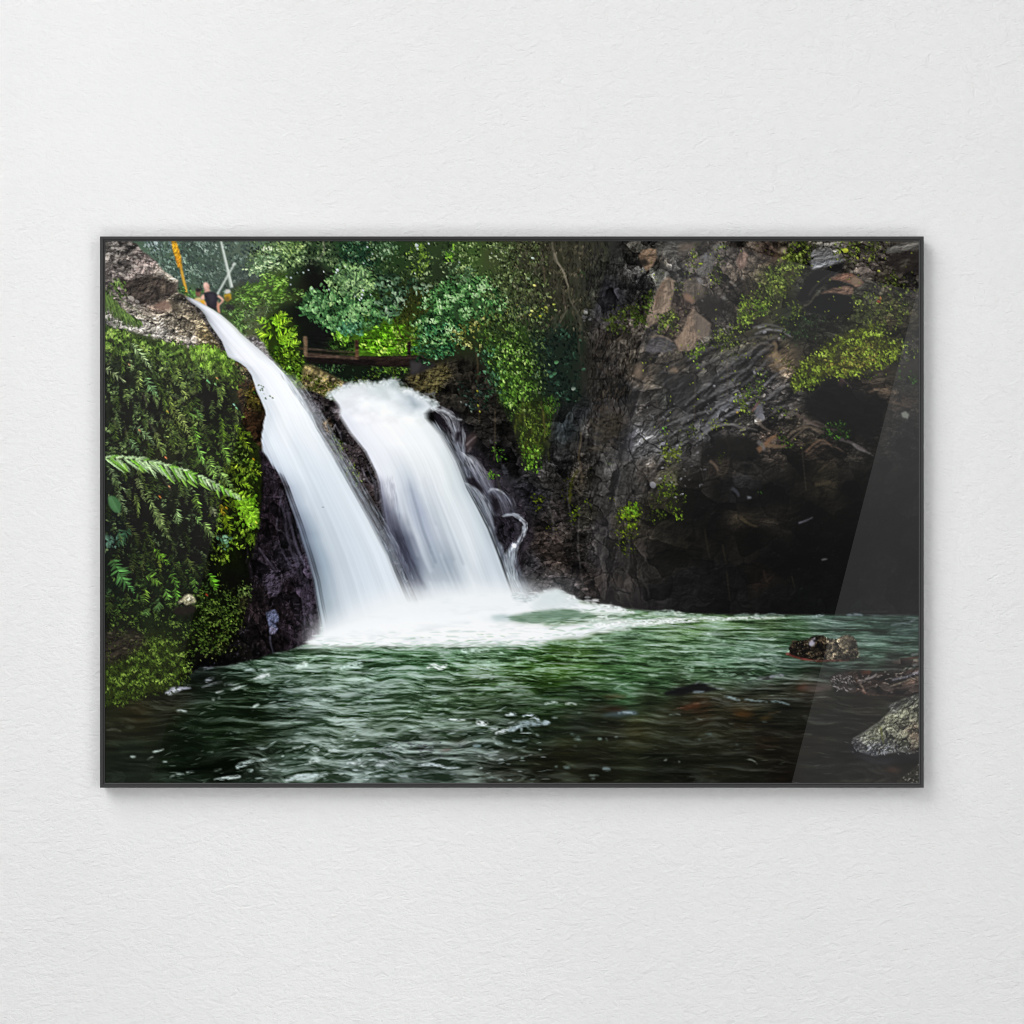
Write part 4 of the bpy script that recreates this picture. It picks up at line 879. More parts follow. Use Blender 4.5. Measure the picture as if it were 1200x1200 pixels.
    F([(930, 281), (1080, 281), (1080, 420), (1000, 440), (940, 420)], 13, 1.7, 8, .4, 2, .5)
    F([(742, 405), (870, 395), (930, 400), (940, 520), (850, 512), (770, 560), (740, 540)], 15, 2.2, -34, .55, 3, .6)
    F([(742, 405), (870, 395), (930, 400), (940, 520), (850, 512), (770, 560), (740, 540)], 5.5, 2.6, -34, .3, 4, .4)
    F([(690, 420), (745, 420), (765, 560), (760, 700), (690, 705), (684, 560)], 15, 1.8, 82, .4, 5, .45)
    F([(690, 520), (745, 500), (765, 560), (760, 640), (690, 640)], 5, 1.8, 10, .22, 6, .25)
    F([(600, 540), (690, 530), (700, 705), (600, 700)], 14, 1.4, 30, .4, 7, .45)
    F([(600, 540), (690, 530), (700, 705), (600, 700)], 5, 1.5, 30, .35, 8, .4)
    F([(930, 281), (1080, 281), (1080, 420), (1000, 440), (940, 420)], 5, 1.6, 8, .35, 9, .4)
    F([(725, 281), (950, 281), (905, 350), (860, 400), (770, 420), (735, 380)], 6, 1.5, 60, .35, 10, .4)
    relief([(725, 281), (945, 281), (905, 350), (860, 400), (760, 420), (740, 380)], .42, 6, 1.3, 55, 41, .2, .25, 6, light=(1.6, (116, 112, 106), .35))
    relief([(930, 281), (1080, 281), (1080, 420), (1000, 440), (940, 420)], .42, 5, 1.4, 10, 42, .25, .2, 6)
    relief([(742, 405), (870, 395), (930, 400), (930, 520), (850, 512), (770, 560), (740, 540)], .4, 6, 2.4, -32, 43, .25, .3, 4, light=(1.5, (120, 120, 126), .4))
    relief([(690, 420), (745, 420), (765, 560), (760, 690), (690, 700), (684, 560)], .3, 6, 1.8, 84, 44, .25, .25, 4, light=(1.6, (104, 102, 102), .4))
    relief([(600, 540), (690, 530), (700, 700), (600, 700)], .5, 5, 1.4, 20, 45, .35, .25, 4, light=(1.5, (100, 96, 96), .4))
    F([(755, 540), (1080, 490), (1080, 724), (755, 718)], 24, 1.5, 10, .5, 11, .3)
    relief([(755, 540), (1080, 490), (1080, 724), (755, 718)], .35, 8, 1.3, 10, 46, .5, .2, 6, light=(1.9, (62, 62, 66), .35))
    relief([(845, 440), (930, 430), (960, 500), (1010, 530), (1005, 545), (900, 520), (850, 510)], .45, 6, 2.0, 20, 47, .2, .35, 4)

    F([(690, 300), (770, 290), (770, 350), (745, 420), (690, 420)], 11, 1.6, 60, .4, 12, .4, 5)
    relief([(690, 300), (770, 290), (770, 350), (745, 470), (690, 470)], .45, 6, 1.8, 80, 54, .3, .3, 5)
    F([(640, 470), (696, 460), (700, 560), (630, 560)], 13, 1.6, 78, .55, 14, .35, 5)
    relief([(640, 470), (696, 460), (700, 560), (630, 560)], .5, 8, 1.6, 80, 57, .35, .3, 5)
    rs = np.random.RandomState(22)
    leaves([(686, 385), (742, 385), (744, 440), (735, 500), (690, 500)], 1000, 7, [(22, 21, 19), (46, 42, 36), (70, 62, 52)], 90, 24, 9, -.1, 333, asp=.13)
    for i in range(60):
        x, y = 700 + rs.rand() * 30, 484 + rs.rand() * 40
    F([(860, 355), (930, 340), (940, 400), (860, 410)], 9, 2, -15, .5, 13, .5, 4)
    # faces of brown and grey rock
    def face(pt, c, k=.35, deg=60, seed=0, rg=1.2, a=.92, soft=.7):
        fill(pt, c, soft, a, rg, 6, seed)
        relief(pt, k, 7, 2, deg, 300 + seed, .14, .25, 1)
    face([(748, 300), (753, 293), (762, 290), (769, 292), (770, 301), (765, 312), (757, 318), (752, 309)], (116, 97, 80), .4, 30, 1)
    fill([(746, 306), (757, 303), (760, 309), (752, 313), (746, 311)], (24, 23, 22), 1, .8, 1)
    face([(770, 283), (800, 284), (822, 282), (815, 294), (790, 300), (770, 302)], (72, 70, 66), .5, 10, 2, 1.2, .8, 1.5)
    fill([(795, 286), (820, 283), (812, 292), (795, 296)], (92, 80, 70), 2, .7, 1)
    face([(783, 324), (792, 329), (789, 344), (785, 363), (776, 372), (768, 378), (758, 384), (758, 370), (762, 355), (770, 340), (777, 329)], (118, 103, 89), .3, 70, 3)
    fill([(776, 330), (781, 332), (772, 352), (769, 362), (767, 352)], (86, 68, 56), 1.2, .6, 1)
    fill([(760, 368), (770, 362), (772, 372), (763, 376)], (132, 114, 100), 1.5, .6, 1)
    face([(801, 329), (813, 324), (827, 337), (824, 349), (813, 355), (803, 351), (799, 344)], (84, 77, 70), .25, 60, 4)
    fill([(800, 345), (806, 343), (816, 352), (812, 356), (804, 352)], (126, 100, 84), 1.2, .8, .6)
    face([(812, 359), (819, 368), (833, 379), (832, 391), (824, 395), (816, 400), (815, 407), (806, 412), (796, 411), (791, 400), (800, 387), (806, 372)], (122, 106, 92), .3, 65, 5)
    fill([(814, 364), (822, 371), (833, 380), (832, 390), (820, 397), (815, 385)], (92, 85, 78), 1.5, .8, .8)
    fill([(793, 402), (801, 388), (808, 374), (811, 370), (806, 390), (797, 408)], (140, 120, 102), 1, .6, .8)
    stroke([(817, 372), (816, 388), (817, 403)], .8, (60, 52, 46), .7)
    face([(817, 312), (821, 300), (827, 296), (837, 294), (838, 306), (835, 316), (827, 324), (816, 322)], (80, 78, 76), .35, 60, 6)
    fill([(836, 287), (842, 284), (852, 282), (848, 291), (838, 297)], (98, 96, 92), 1.2, .8, .8)
    fill([(824, 300), (829, 296), (829, 301), (826, 304)], (112, 114, 120), 1, .8, .5)
    fill([(815, 324), (821, 325), (825, 332), (820, 333)], (116, 114, 116), .8, .85, .5)
    stroke([(814, 322), (820, 324), (827, 327)], 1.6, (28, 26, 26), .8)
    face([(863, 304), (866, 297), (873, 294), (877, 298), (875, 306), (872, 314), (866, 316)], (112, 94, 85), .35, 70, 7)
    fill([(884, 288), (889, 289), (890, 294), (885, 294)], (112, 98, 86), .8, .8, .5)
    fill(ell(919, 293.5, 4.4, 4), (134, 122, 104), .8, .95, .6)
    fill([(904, 300), (914, 296), (912, 306), (906, 308)], (76, 58, 48), 2, .8)
    fill([(814, 352), (824, 346), (838, 344), (848, 350), (846, 366), (834, 374), (822, 366)], (36, 34, 33), 2.5, .85, 2)
    fill([(845, 345), (850, 347), (852, 352), (847, 351)], (116, 114, 112), .8, .8, .5)
    for x, y, w, h in ((823, 352, 3, 2), (861, 334, 5, 3), (852, 336, 4, 3), (870, 326, 5, 3), (866, 369, 4, 2), (856, 330, 4, 3)):
        put(x, y, w, h, 20, (108, 104, 100), .6, 2)
    face([(763, 396), (772, 394), (784, 396), (794, 406), (786, 412), (764, 414), (756, 410)], (70, 68, 70), .35, 30, 8)
    stroke([(763, 396), (770, 393), (780, 395), (788, 400)], 1.6, (134, 118, 102), .8, 1)
    stroke([(776, 410), (781, 404), (782, 396)], 1, (120, 116, 92), .5)
    fill([(784, 432), (792, 428), (796, 436), (786, 438)], (124, 108, 92), 1.2, .8, 1)
    fill([(744, 428), (752, 424), (756, 440), (748, 446), (742, 440)], (112, 97, 82), 2, .8, 1.5)
    fill([(776, 438), (790, 436), (791, 452), (778, 456)], (34, 33, 33), 1.5, .85, 1)
    fill([(790, 440), (812, 438), (824, 450), (820, 478), (800, 486), (788, 470)], (34, 34, 34), 3, .7, 2)
    fill([(905, 412), (914, 413), (914, 426), (922, 430), (914, 438), (907, 424)], (126, 108, 84), 1.2, .85, 1)
    fill([(947, 294), (958, 293), (972, 291), (980, 298), (991, 304), (984, 307), (972, 311), (952, 316), (950, 305)], (92, 92, 92), .9, 1, 1)
    fill([(950, 308), (972, 304), (990, 305), (974, 310), (953, 316)], (124, 126, 130), 1, .8, .8)
    relief(R(947, 290, 993, 317), .5, 4, 2, -15, 333, .2, .3, 1)
    face([(1038, 297), (1040, 290), (1056, 285), (1078, 282), (1078, 292), (1062, 294)], (92, 90, 86), .5, -12, 9)
    fill([(1040, 298), (1078, 293), (1078, 318), (1060, 322), (1042, 312)], (34, 31, 30), 2, .8, 2)
    face([(1054, 306), (1066, 302), (1068, 312), (1056, 316)], (60, 56, 50), .5, -30, 10, 1.2, .8, 1.5)
    fill([(940, 336), (952, 318), (976, 311), (991, 306), (988, 316), (978, 322), (964, 334), (950, 350), (940, 356), (932, 350)], (23, 23, 24), 1.2, .97, 1)
    stroke([(948, 346), (955, 336), (966, 326), (976, 320)], 2, (58, 54, 48), .7, 1)
    face([(972, 326), (983, 321), (998, 320), (1010, 328), (1014, 331), (1004, 336), (998, 333), (984, 329)], (108, 81, 68), .5, 5, 11)
    fill([(998, 324), (1003, 324), (1012, 330), (1004, 335), (999, 333)], (122, 106, 88), .8, .8, .6)
    fill([(970, 329), (984, 330), (998, 334), (1000, 338), (978, 342), (968, 342)], (22, 21, 21), .8, .95, .8)
    face([(962, 344), (970, 339), (980, 337), (992, 335), (1000, 336), (1000, 345), (990, 346), (978, 343)], (96, 77, 66), .5, 5, 12)
    fill([(942, 362), (956, 348), (968, 344), (980, 344), (999, 347), (1001, 360), (990, 367), (970, 370), (950, 366)], (19, 20, 21), 1.2, .98, 1)
    stroke([(936, 360), (948, 356), (956, 346), (962, 342)], 1.4, (96, 90, 72), .7, .8)

    ys, xs, m = poly_mask([(800, 556), (860, 540), (1090, 520), (1090, 730), (780, 730), (770, 640)], 14)
    img[ys, xs] *= (1 - .28 * m)[..., None]
    facets([(870, 430), (1078, 440), (1078, 540), (880, 545)], 9, 1.9, 18, .45, 15, .5, 5)
    relief([(870, 430), (1078, 440), (1078, 540), (880, 545)], .45, 5, 1.8, 15, 58, .2, .4, 5)
    # ledges, cracks and roots
    rs = np.random.RandomState(29)
    led = []
    for i in range(26):
        x, y = 770 + rs.rand() * 110, 420 + rs.rand() * 95
        if y > 505 and x > 820:
            continue
        L_ = 24 + rs.rand() * 46; an = math.radians(-32 + 9 * rs.randn())
        led.append(([(x, y), (x + L_ * .5 * math.cos(an) + rs.randn(), y + L_ * .5 * math.sin(an) - 2 - 2 * rs.rand()), (x + L_ * math.cos(an), y + L_ * math.sin(an))], 1.4 + 1.4 * rs.rand(), np.array((98, 97, 99)) * (.75 + .5 * rs.rand()), .55))
    led += [([(884, 392), (900, 386), (916, 388), (930, 396)], 2.6, (116, 116, 120), .7), ([(880, 412), (892, 402), (908, 404)], 2, (100, 96, 92), .65), ([(876, 432), (888, 418), (902, 408)], 2.4, (92, 90, 90), .6), ([(868, 452), (884, 440), (898, 424), (908, 416)], 2.6, (84, 83, 84), .6), ([(896, 470), (906, 460), (918, 452), (932, 448)], 2.6, (112, 110, 112), .65), ([(904, 486), (914, 478), (928, 472), (938, 474)], 2.2, (90, 86, 82), .6),
            ([(834, 502), (848, 490), (862, 482), (874, 474), (884, 470)], 3.4, (128, 128, 134), .7), ([(826, 508), (838, 500), (852, 497), (866, 498)], 2.6, (118, 116, 116), .7), ([(768, 548), (784, 530), (800, 520), (820, 508)], 2.4, (112, 112, 114), .6), ([(760, 520), (776, 512), (790, 500)], 2, (96, 95, 94), .55), ([(942, 500), (956, 494), (972, 502), (988, 508)], 2.4, (84, 74, 68), .6), ([(918, 518), (930, 506), (946, 500), (962, 508)], 2.4, (104, 92, 78), .7), ([(950, 530), (962, 520), (976, 522), (990, 530)], 2.2, (92, 76, 64), .6), ([(998, 518), (1010, 526), (1024, 534)], 2.4, (92, 88, 86), .6)]
    for p, w, c, a in led:
        stroke([(q[0] + 1, q[1] + w * 1.5) for q in p], w * 2.2, (15, 14, 14), a * .95, w, .9)
        crest(p, w, c, a * 1.15, w * .7, int(p[0][0]))
    for p, w in (([(758, 430), (744, 470), (734, 505), (722, 560), (708, 620), (694, 690)], 5), ([(700, 470), (694, 520), (690, 560)], 4), ([(664, 545), (662, 580), (668, 620)], 4), ([(676, 600), (674, 640), (680, 690)], 4), ([(726, 600), (734, 640), (728, 690)], 4), ([(640, 590), (646, 620), (640, 640)], 3)):
        stroke(p, w, (18, 17, 17), .55, w * .6, 1.6)
        crest([(q[0] + w * .9, q[1]) for q in p], 1.6, (92, 90, 90), .5, 1, int(p[0][1]))
    for p, w, c, a in (
        ([(822, 512), (828, 504), (840, 499), (856, 497), (866, 500), (880, 502), (888, 504)], 2.6, (112, 108, 106), .7), ([(888, 492), (894, 500), (904, 506)], 4, (96, 86, 78), .7), ([(826, 506), (836, 490), (848, 478), (858, 470), (868, 462)], 6, (96, 98, 104), .55),
        ([(880, 444), (890, 432), (902, 418)], 2.6, (82, 80, 80), .6), ([(895, 452), (908, 440), (922, 432)], 3, (112, 112, 116), .6), ([(900, 466), (912, 458), (924, 452), (934, 460)], 2.4, (92, 90, 90), .6), ([(905, 478), (920, 476), (936, 478)], 1.4, (86, 84, 84), .6), ([(882, 384), (896, 380), (910, 382), (920, 386)], 2.4, (104, 104, 106), .65), ([(888, 384), (898, 382)], 2.2, (164, 166, 172), .7), ([(876, 398), (890, 394), (906, 398), (922, 398)], 2, (96, 92, 88), .6),
        ([(880, 404), (892, 402), (904, 406)], 2, (78, 74, 68), .6), ([(906, 400), (910, 405), (908, 412)], 5, (112, 96, 74), .7), ([(922, 486), (936, 477), (944, 474)], 2.4, (88, 82, 72), .7), ([(920, 492), (932, 490), (950, 488)], 1.6, (80, 74, 62), .6), ([(934, 486), (950, 494), (966, 502)], 4.5, (70, 60, 54), .7), ([(942, 492), (952, 497), (960, 500)], 3, (104, 92, 86), .7), ([(927, 516), (938, 506), (950, 500), (966, 508)], 2.2, (96, 84, 70), .75), ([(944, 530), (956, 519), (966, 516), (976, 524)], 2.4, (104, 82, 66), .75), ([(936, 522), (952, 518), (962, 514)], 1.4, (82, 76, 56), .6),
        ([(984, 514), (998, 519), (1014, 528)], 4.5, (78, 72, 72), .75), ([(1000, 520), (1006, 526), (1014, 529)], 3, (108, 104, 104), .7), ([(1018, 460), (1030, 456), (1042, 456)], 2.4, (100, 84, 70), .7), ([(1024, 456), (1034, 458)], 2, (134, 118, 100), .7), ([(1016, 448), (1032, 444), (1044, 442)], 1.6, (74, 66, 54), .6), ([(1040, 470), (1056, 474), (1066, 478)], 3, (86, 70, 58), .5), ([(948, 464), (956, 458), (964, 452)], 1.6, (90, 86, 82), .7),
        ([(888, 528), (896, 522), (904, 514), (912, 510)], 7, (122, 92, 68), .75), ([(900, 522), (912, 523), (922, 522)], 6, (112, 92, 72), .7), ([(888, 517), (894, 522), (896, 528)], 5.5, (98, 96, 96), .75), ([(832, 540), (838, 545), (842, 552)], 4, (96, 82, 70), .7), ([(840, 554), (848, 556), (852, 550)], 3, (66, 58, 48), .6),
        ([(858, 572), (864, 577), (866, 582)], 5, (70, 72, 80), .6), ([(868, 606), (878, 614), (888, 617)], 4, (62, 54, 38), .6), ([(955, 568), (964, 567), (974, 564)], 5, (70, 62, 46), .55), ([(936, 613), (945, 610), (953, 606)], 2, (112, 112, 124), .8), ([(963, 656), (970, 655)], 2.2, (110, 110, 112), .8), ([(876, 583), (881, 583)], 4, (112, 116, 124), .8), ([(866, 604), (892, 602)], 2, (46, 40, 32), .5), ([(1008, 787 - 70), (1040, 717)], 1.4, (60, 64, 64), .6), ([(895, 668), (898, 680), (902, 684)], 2, (44, 34, 27), .6), ([(898, 682), (908, 672)], 2, (44, 34, 27), .6)):
        stroke(p, w, c, a, w * .5, .7)
    fill([(1056, 484), (1062, 482), (1066, 486), (1064, 491), (1058, 489)], (104, 106, 100), .7, 1, .6); stroke([(1050, 488), (1057, 486)], 2, (60, 58, 54), .6); stroke([(1062, 490), (1065, 495)], 1.5, (44, 46, 42), .7)
    for p in ([(852, 420), (853, 445), (852, 462), (850, 474)], [(814, 438), (815, 460), (814, 478), (814, 492)], [(761, 422), (764, 440), (768, 460), (771, 480), (774, 502)], [(848, 502), (851, 514), (855, 524), (853, 536)], [(932, 470), (936, 490), (940, 515), (941, 535), (943, 555), (945, 575)], [(826, 620), (829, 640), (832, 655)], [(847, 638), (849, 650), (852, 662)], [(852, 670), (854, 690), (856, 705)], [(928, 675), (932, 690)]):
        stroke(p, 1.0, (92, 82, 72) if p[0][1] < 530 else (62, 54, 36), .6, .6)
    stroke([(658, 535), (661, 526), (678, 518)], 1, (60, 56, 46), .4)
    stroke([(678, 540), (679, 528), (681, 515), (681, 506)], 1.3, (110, 94, 66), .7, .8)
    stroke([(672, 567), (679, 577), (688, 582)], 1.1, (104, 98, 84), .75, .7); stroke([(668, 590), (668, 575), (672, 560), (678, 550)], 2.4, (78, 80, 26), .65, 1.2)
    stroke([(680, 540), (682, 556), (682, 566)], 1.8, (88, 76, 60), .6)
    rs = np.random.RandomState(23)
    for i in range(60):                                  # hanging roots on the dark foot of the cliff
        x, y = 712 + rs.rand() * 46, 640 + rs.rand() * 60
        stroke([(x, y), (x + 2 + rs.randn(), y + 5), (x + 5 + rs.randn() * 3, y + 8 + rs.rand() * 10)], .9, np.array((76, 72, 68)) * (.5 + .8 * rs.rand()), .5, .5)
    for i in range(70):
        x, y = 748 + rs.rand() * 44, 530 + rs.rand() * 46
        stroke([(x, y), (x - 3 + rs.randn(), y + 6), (x - 4 + rs.randn() * 3, y + 12)], .9, np.array((92, 86, 80)) * (.5 + .9 * rs.rand()), .5, .5)
    for i in range(60):                                  # whorled dry roots
        t = rs.rand()
        x, y = 695 + rs.rand() * 32, 485 + rs.rand() * 42
        stroke([(x - 8, y + 2 * rs.randn()), (x, y + 3), (x + 9, y - 2 + 3 * rs.randn())], .9, np.array((84, 78, 66)) * (.5 + .8 * rs.rand()), .5, .5)
    for i in range(240):                                 # fine ledge lines
        x, y = 765 + rs.rand() * 150, 412 + rs.rand() * 96
        if y > 500 and x > 830:
            continue
        L = 5 + rs.rand() * 14; an = math.radians(-34 + 16 * rs.randn())
        g = rs.choice([22, 26, 84, 104, 128])
        stroke([(x, y), (x + L * .5 * math.cos(an), y + L * .5 * math.sin(an) - rs.rand()), (x + L * math.cos(an), y + L * math.sin(an))], .7 + .7 * rs.rand(), (g, g, g * 1.03), .5, .4)
    for i in range(90):                                  # pale chips
        x, y = 745 + rs.rand() * 90, 470 + rs.rand() * 100
        put(x, y, 1.5 + 3 * rs.rand(), 1 + rs.rand(), -30 + 60 * rs.randn(), np.array((120, 120, 124)) * (.6 + .5 * rs.rand()), .6, 2)
    for x, y, w, h in ((786, 566, 5, 3), (765, 568, 7, 8), (773, 561, 5, 3), (799, 579, 5, 2), (791, 583, 4, 2.4), (776, 548, 4, 2), (776, 520, 7, 4), (794, 522, 4, 3), (837, 452, 3, 3), (896, 389, 5, 3), (913, 396, 3, 2), (893, 488, 6, 9), (884, 436, 3, 4)):
        put(x, y, w, h, -30, (142, 142, 150), .7, 2)
    fill([(886, 472), (894, 474), (895, 486), (890, 492), (885, 486)], (98, 98, 106), 1, .8, .8); stroke([(880, 484), (886, 476), (890, 470)], 2, (104, 68, 60), .7)
    fill([(985, 441), (990, 446), (988, 454), (982, 452)], (72, 54, 54), 1.2, .7); stroke([(986, 443), (994, 450), (999, 455)], .9, (120, 92, 92), .8)
    # black hollow under the overhang
    fill([(948, 456), (965, 448), (980, 450), (1000, 452), (1016, 458), (1020, 462), (1040, 466), (1034, 500), (1020, 520), (990, 506), (968, 496), (950, 486), (940, 474)], (14, 14, 14), 3, .75, 2)
    fill([(826, 520), (840, 512), (856, 508), (880, 512), (888, 528), (870, 540), (846, 536), (828, 534)], (19, 18, 17), 2, .7, 1.5)

    # ---- ivy and moss
    _gain[0] = np.array((.84, .88, .92))
    L = leaves
    P1 = [(30, 36, 12), (72, 84, 24), (112, 126, 38), (160, 172, 64)]
    L([(930, 284), (954, 282), (948, 300), (936, 318), (922, 340), (905, 356), (888, 372), (874, 380), (864, 376), (872, 362), (884, 344), (900, 322), (914, 302)], 1500, 2.7, P1, 60, 140, 7, -.22, 110, asp=.6)
    L([(900, 322), (940, 296), (944, 312), (922, 336), (892, 352)], 420, 2.6, [(66, 76, 26), (116, 130, 46), (168, 180, 80)], 60, 140, 6, -.1, 111, asp=.6)
    L([(868, 352), (880, 345), (878, 380), (866, 378)], 190, 2.8, [(60, 74, 20), (116, 138, 36), (160, 180, 62)], 60, 140, 6, -.25, 112, asp=.6)
    L(ell(892, 358, 8, 8), 150, 2.8, [(64, 84, 20), (118, 146, 36), (156, 184, 60)], 60, 140, 6, -.4, 113, asp=.6)
    L([(840, 388), (858, 376), (868, 384), (860, 404), (846, 412), (838, 404)], 260, 2.7, P1, 60, 140, 6, -.12, 114, asp=.6)
    L([(906, 372), (924, 352), (944, 358), (934, 376), (916, 384)], 220, 2.5, P1, 60, 140, 6, -.12, 115, asp=.6)
    L([(918, 376), (950, 366), (970, 372), (960, 392), (930, 400), (916, 392)], 420, 2.5, [(18, 24, 14), (38, 54, 28), (64, 88, 46)], 60, 140, 7, -.12, 116, asp=.6)
    M = [(928, 446), (934, 432), (944, 422), (958, 412), (972, 402), (990, 392), (1008, 384), (1026, 380), (1038, 384), (1034, 394), (1046, 400), (1058, 402), (1056, 412), (1050, 422), (1036, 426), (1022, 432), (1008, 438), (992, 440), (978, 440), (964, 440), (950, 452), (936, 456), (926, 452)]
    fill(M, (52, 56, 22), 3, .6, 2)
    L(M, 3300, 2.9, [(54, 54, 16), (104, 116, 26), (144, 164, 38), (186, 202, 72)], 60, 150, 8, -.45, 117, asp=.66, con=.85)
    L([(960, 424), (1000, 410), (1024, 400), (1030, 420), (1000, 436), (970, 438)], 360, 2.6, [(84, 78, 26), (130, 120, 44), (166, 150, 60)], 60, 150, 7, -.05, 118, asp=.6)
    L([(926, 446), (940, 436), (968, 442), (950, 458), (936, 462)], 260, 2.6, [(40, 50, 10), (104, 126, 24), (160, 180, 56)], 60, 150, 6, -.1, 119, asp=.66)
    L([(1000, 350), (1030, 330), (1050, 320), (1066, 340), (1058, 380), (1044, 392), (1020, 384), (1004, 372)], 1050, 2.5, [(26, 30, 12), (60, 70, 22), (96, 108, 34), (146, 158, 64)], 60, 150, 7, .0, 120, asp=.6)
    L([(976, 283), (1010, 283), (1008, 300), (1000, 308), (984, 302)], 220, 2.4, P1, 60, 150, 6, .0, 121, asp=.6)
    L([(1014, 283), (1038, 283), (1036, 310), (1018, 310)], 200, 2.4, [(40, 46, 18), (82, 92, 32), (126, 136, 54)], 60, 150, 6, .0, 122, asp=.6)
    L([(1040, 396), (1078, 398), (1078, 420), (1050, 424)], 180, 2.6, [(40, 48, 14), (96, 112, 30), (150, 170, 58)], 60, 150, 6, .0, 123, asp=.6)
    L([(1050, 436), (1078, 440), (1076, 456), (1056, 452)], 90, 3, [(20, 36, 10), (48, 84, 24)], 60, 120, 6, .0, 124)
    L([(1066, 340), (1078, 330), (1078, 350), (1068, 356)], 40, 2.4, [(60, 66, 20), (104, 116, 36)], 60, 150, 6, .0, 125)
    L([(1018, 426), (1034, 424), (1030, 442), (1020, 446)], 60, 2.8, [(40, 54, 12), (96, 116, 30)], 60, 120, 6, -.1, 126)
    for q, n, s, p in (([(812, 292), (822, 288), (814, 312), (806, 318)], 90, 2.6, P1), ([(846, 286), (854, 286), (848, 304), (844, 302)], 80, 2.6, P1), ([(840, 304), (846, 304), (842, 330), (836, 334), (832, 326)], 80, 2.6, P1), ([(794, 330), (799, 330), (798, 346), (793, 344)], 60, 2.4, P1), ([(770, 370), (786, 362), (794, 372), (788, 388), (776, 390), (770, 380)], 240, 3, P1), ([(786, 385), (794, 385), (792, 396)], 30, 2.4, P1),
                       ([(708, 372), (728, 356), (746, 362), (742, 384), (722, 388), (710, 384)], 340, 3, [(40, 44, 20), (66, 76, 28), (98, 112, 44)]), ([(742, 360), (764, 340), (764, 370), (752, 382), (742, 378)], 260, 3, [(36, 44, 18), (68, 86, 26), (106, 128, 44)]), ([(806, 410), (824, 404), (824, 420), (818, 428), (812, 420)], 110, 3, [(70, 92, 16), (120, 146, 30), (164, 184, 58)]),
                       ([(864, 464), (872, 462), (874, 480), (880, 484), (874, 486), (866, 478)], 100, 2.8, [(60, 74, 14), (118, 138, 30), (170, 186, 60)]), ([(874, 450), (882, 452), (880, 462), (874, 460)], 36, 2.6, [(60, 84, 14), (140, 170, 40)]), ([(890, 436), (896, 436), (894, 456), (890, 470), (882, 474), (884, 464), (890, 452)], 120, 2.6, [(50, 70, 14), (110, 136, 30), (180, 196, 80)]), ([(832, 492), (840, 490), (840, 500), (834, 500)], 46, 2.4, [(100, 114, 24), (162, 174, 50)]), ([(846, 494), (852, 494), (850, 500)], 24, 2.2, [(120, 124, 34), (160, 166, 60)]),
                       ([(808, 496), (818, 498), (812, 514), (808, 512)], 60, 2.4, P1), ([(776, 524), (796, 522), (796, 536), (784, 542), (776, 536)], 160, 2.8, [(70, 78, 18), (120, 130, 34), (160, 172, 60)]), ([(774, 512), (782, 514), (782, 530), (776, 530)], 50, 2.4, P1), ([(774, 502), (779, 503), (778, 509), (774, 508)], 20, 3, [(70, 120, 30), (120, 180, 50)]), ([(818, 474), (824, 474), (822, 480)], 16, 2.6, P1), ([(798, 516), (806, 516), (804, 524)], 24, 2.6, P1), ([(846, 530), (850, 532), (844, 540), (838, 538)], 20, 2.2, [(40, 52, 8), (96, 116, 24)]),
                       ([(778, 560), (790, 560), (792, 578), (786, 584), (776, 580), (770, 572)], 130, 2.8, [(44, 52, 10), (96, 116, 18), (150, 180, 40)]), ([(762, 584), (800, 570), (806, 580), (780, 606), (762, 616)], 200, 2.6, [(28, 32, 8), (52, 62, 12), (90, 108, 20)]), ([(788, 596), (796, 596), (798, 608), (790, 606)], 26, 2.8, [(70, 90, 14), (140, 170, 30)]), ([(773, 600), (778, 600), (777, 606)], 12, 2.8, [(70, 90, 14), (130, 170, 34)]),
                       ([(722, 604), (734, 591), (746, 590), (747, 606), (744, 618), (736, 622), (728, 616)], 330, 3.0, [(56, 66, 8), (104, 126, 14), (150, 178, 28)]), ([(732, 598), (746, 590), (746, 604), (736, 604)], 90, 3, [(84, 124, 16), (136, 186, 34)]), ([(724, 618), (732, 620), (746, 620), (742, 650), (728, 648)], 110, 2.6, [(30, 36, 8), (80, 92, 14), (128, 140, 28)]), ([(670, 598), (678, 596), (680, 608), (674, 612), (670, 608)], 80, 2.8, [(50, 60, 8), (92, 110, 16), (122, 150, 30)]), ([(684, 586), (690, 588), (688, 594)], 18, 2.6, [(70, 84, 14), (122, 144, 30)]),
                       ([(624, 580), (634, 582), (636, 590), (632, 598), (626, 596)], 90, 2.6, [(46, 54, 8), (84, 94, 14), (112, 122, 26)]), ([(642, 618), (654, 616), (648, 622)], 24, 2.4, [(50, 54, 10), (86, 90, 18)]), ([(664, 560), (672, 556), (668, 590), (664, 588)], 60, 2.4, [(44, 48, 8), (80, 84, 16)]), ([(716, 540), (720, 542), (716, 552)], 24, 2.2, [(56, 70, 30), (84, 100, 40)]), ([(716, 582), (722, 580), (720, 588)], 18, 2.2, [(70, 72, 20), (108, 108, 36)]), ([(690, 548), (696, 548), (694, 554)], 14, 2.2, [(60, 66, 10), (96, 104, 20)]),
                       ([(966, 500), (986, 494), (998, 506), (984, 516), (968, 512)], 170, 3, [(14, 26, 8), (36, 62, 16), (70, 112, 30)]), ([(920, 512), (928, 512), (930, 522), (922, 526)], 46, 2.6, [(44, 62, 10), (108, 140, 24)]), ([(908, 508), (920, 506), (920, 520)], 26, 2.6, [(44, 62, 10), (120, 150, 40)]), ([(904, 476), (924, 478), (922, 486), (908, 486)], 30, 2.6, [(50, 60, 14), (120, 140, 30)]), ([(886, 574), (892, 576), (890, 582)], 10, 2, [(40, 80, 16), (60, 110, 24)]), ([(920, 424), (932, 420), (934, 432), (922, 434)], 50, 2.6, [(60, 64, 18), (110, 112, 36)]), ([(856, 412), (866, 408), (868, 418), (858, 420)], 26, 2.6, P1)):
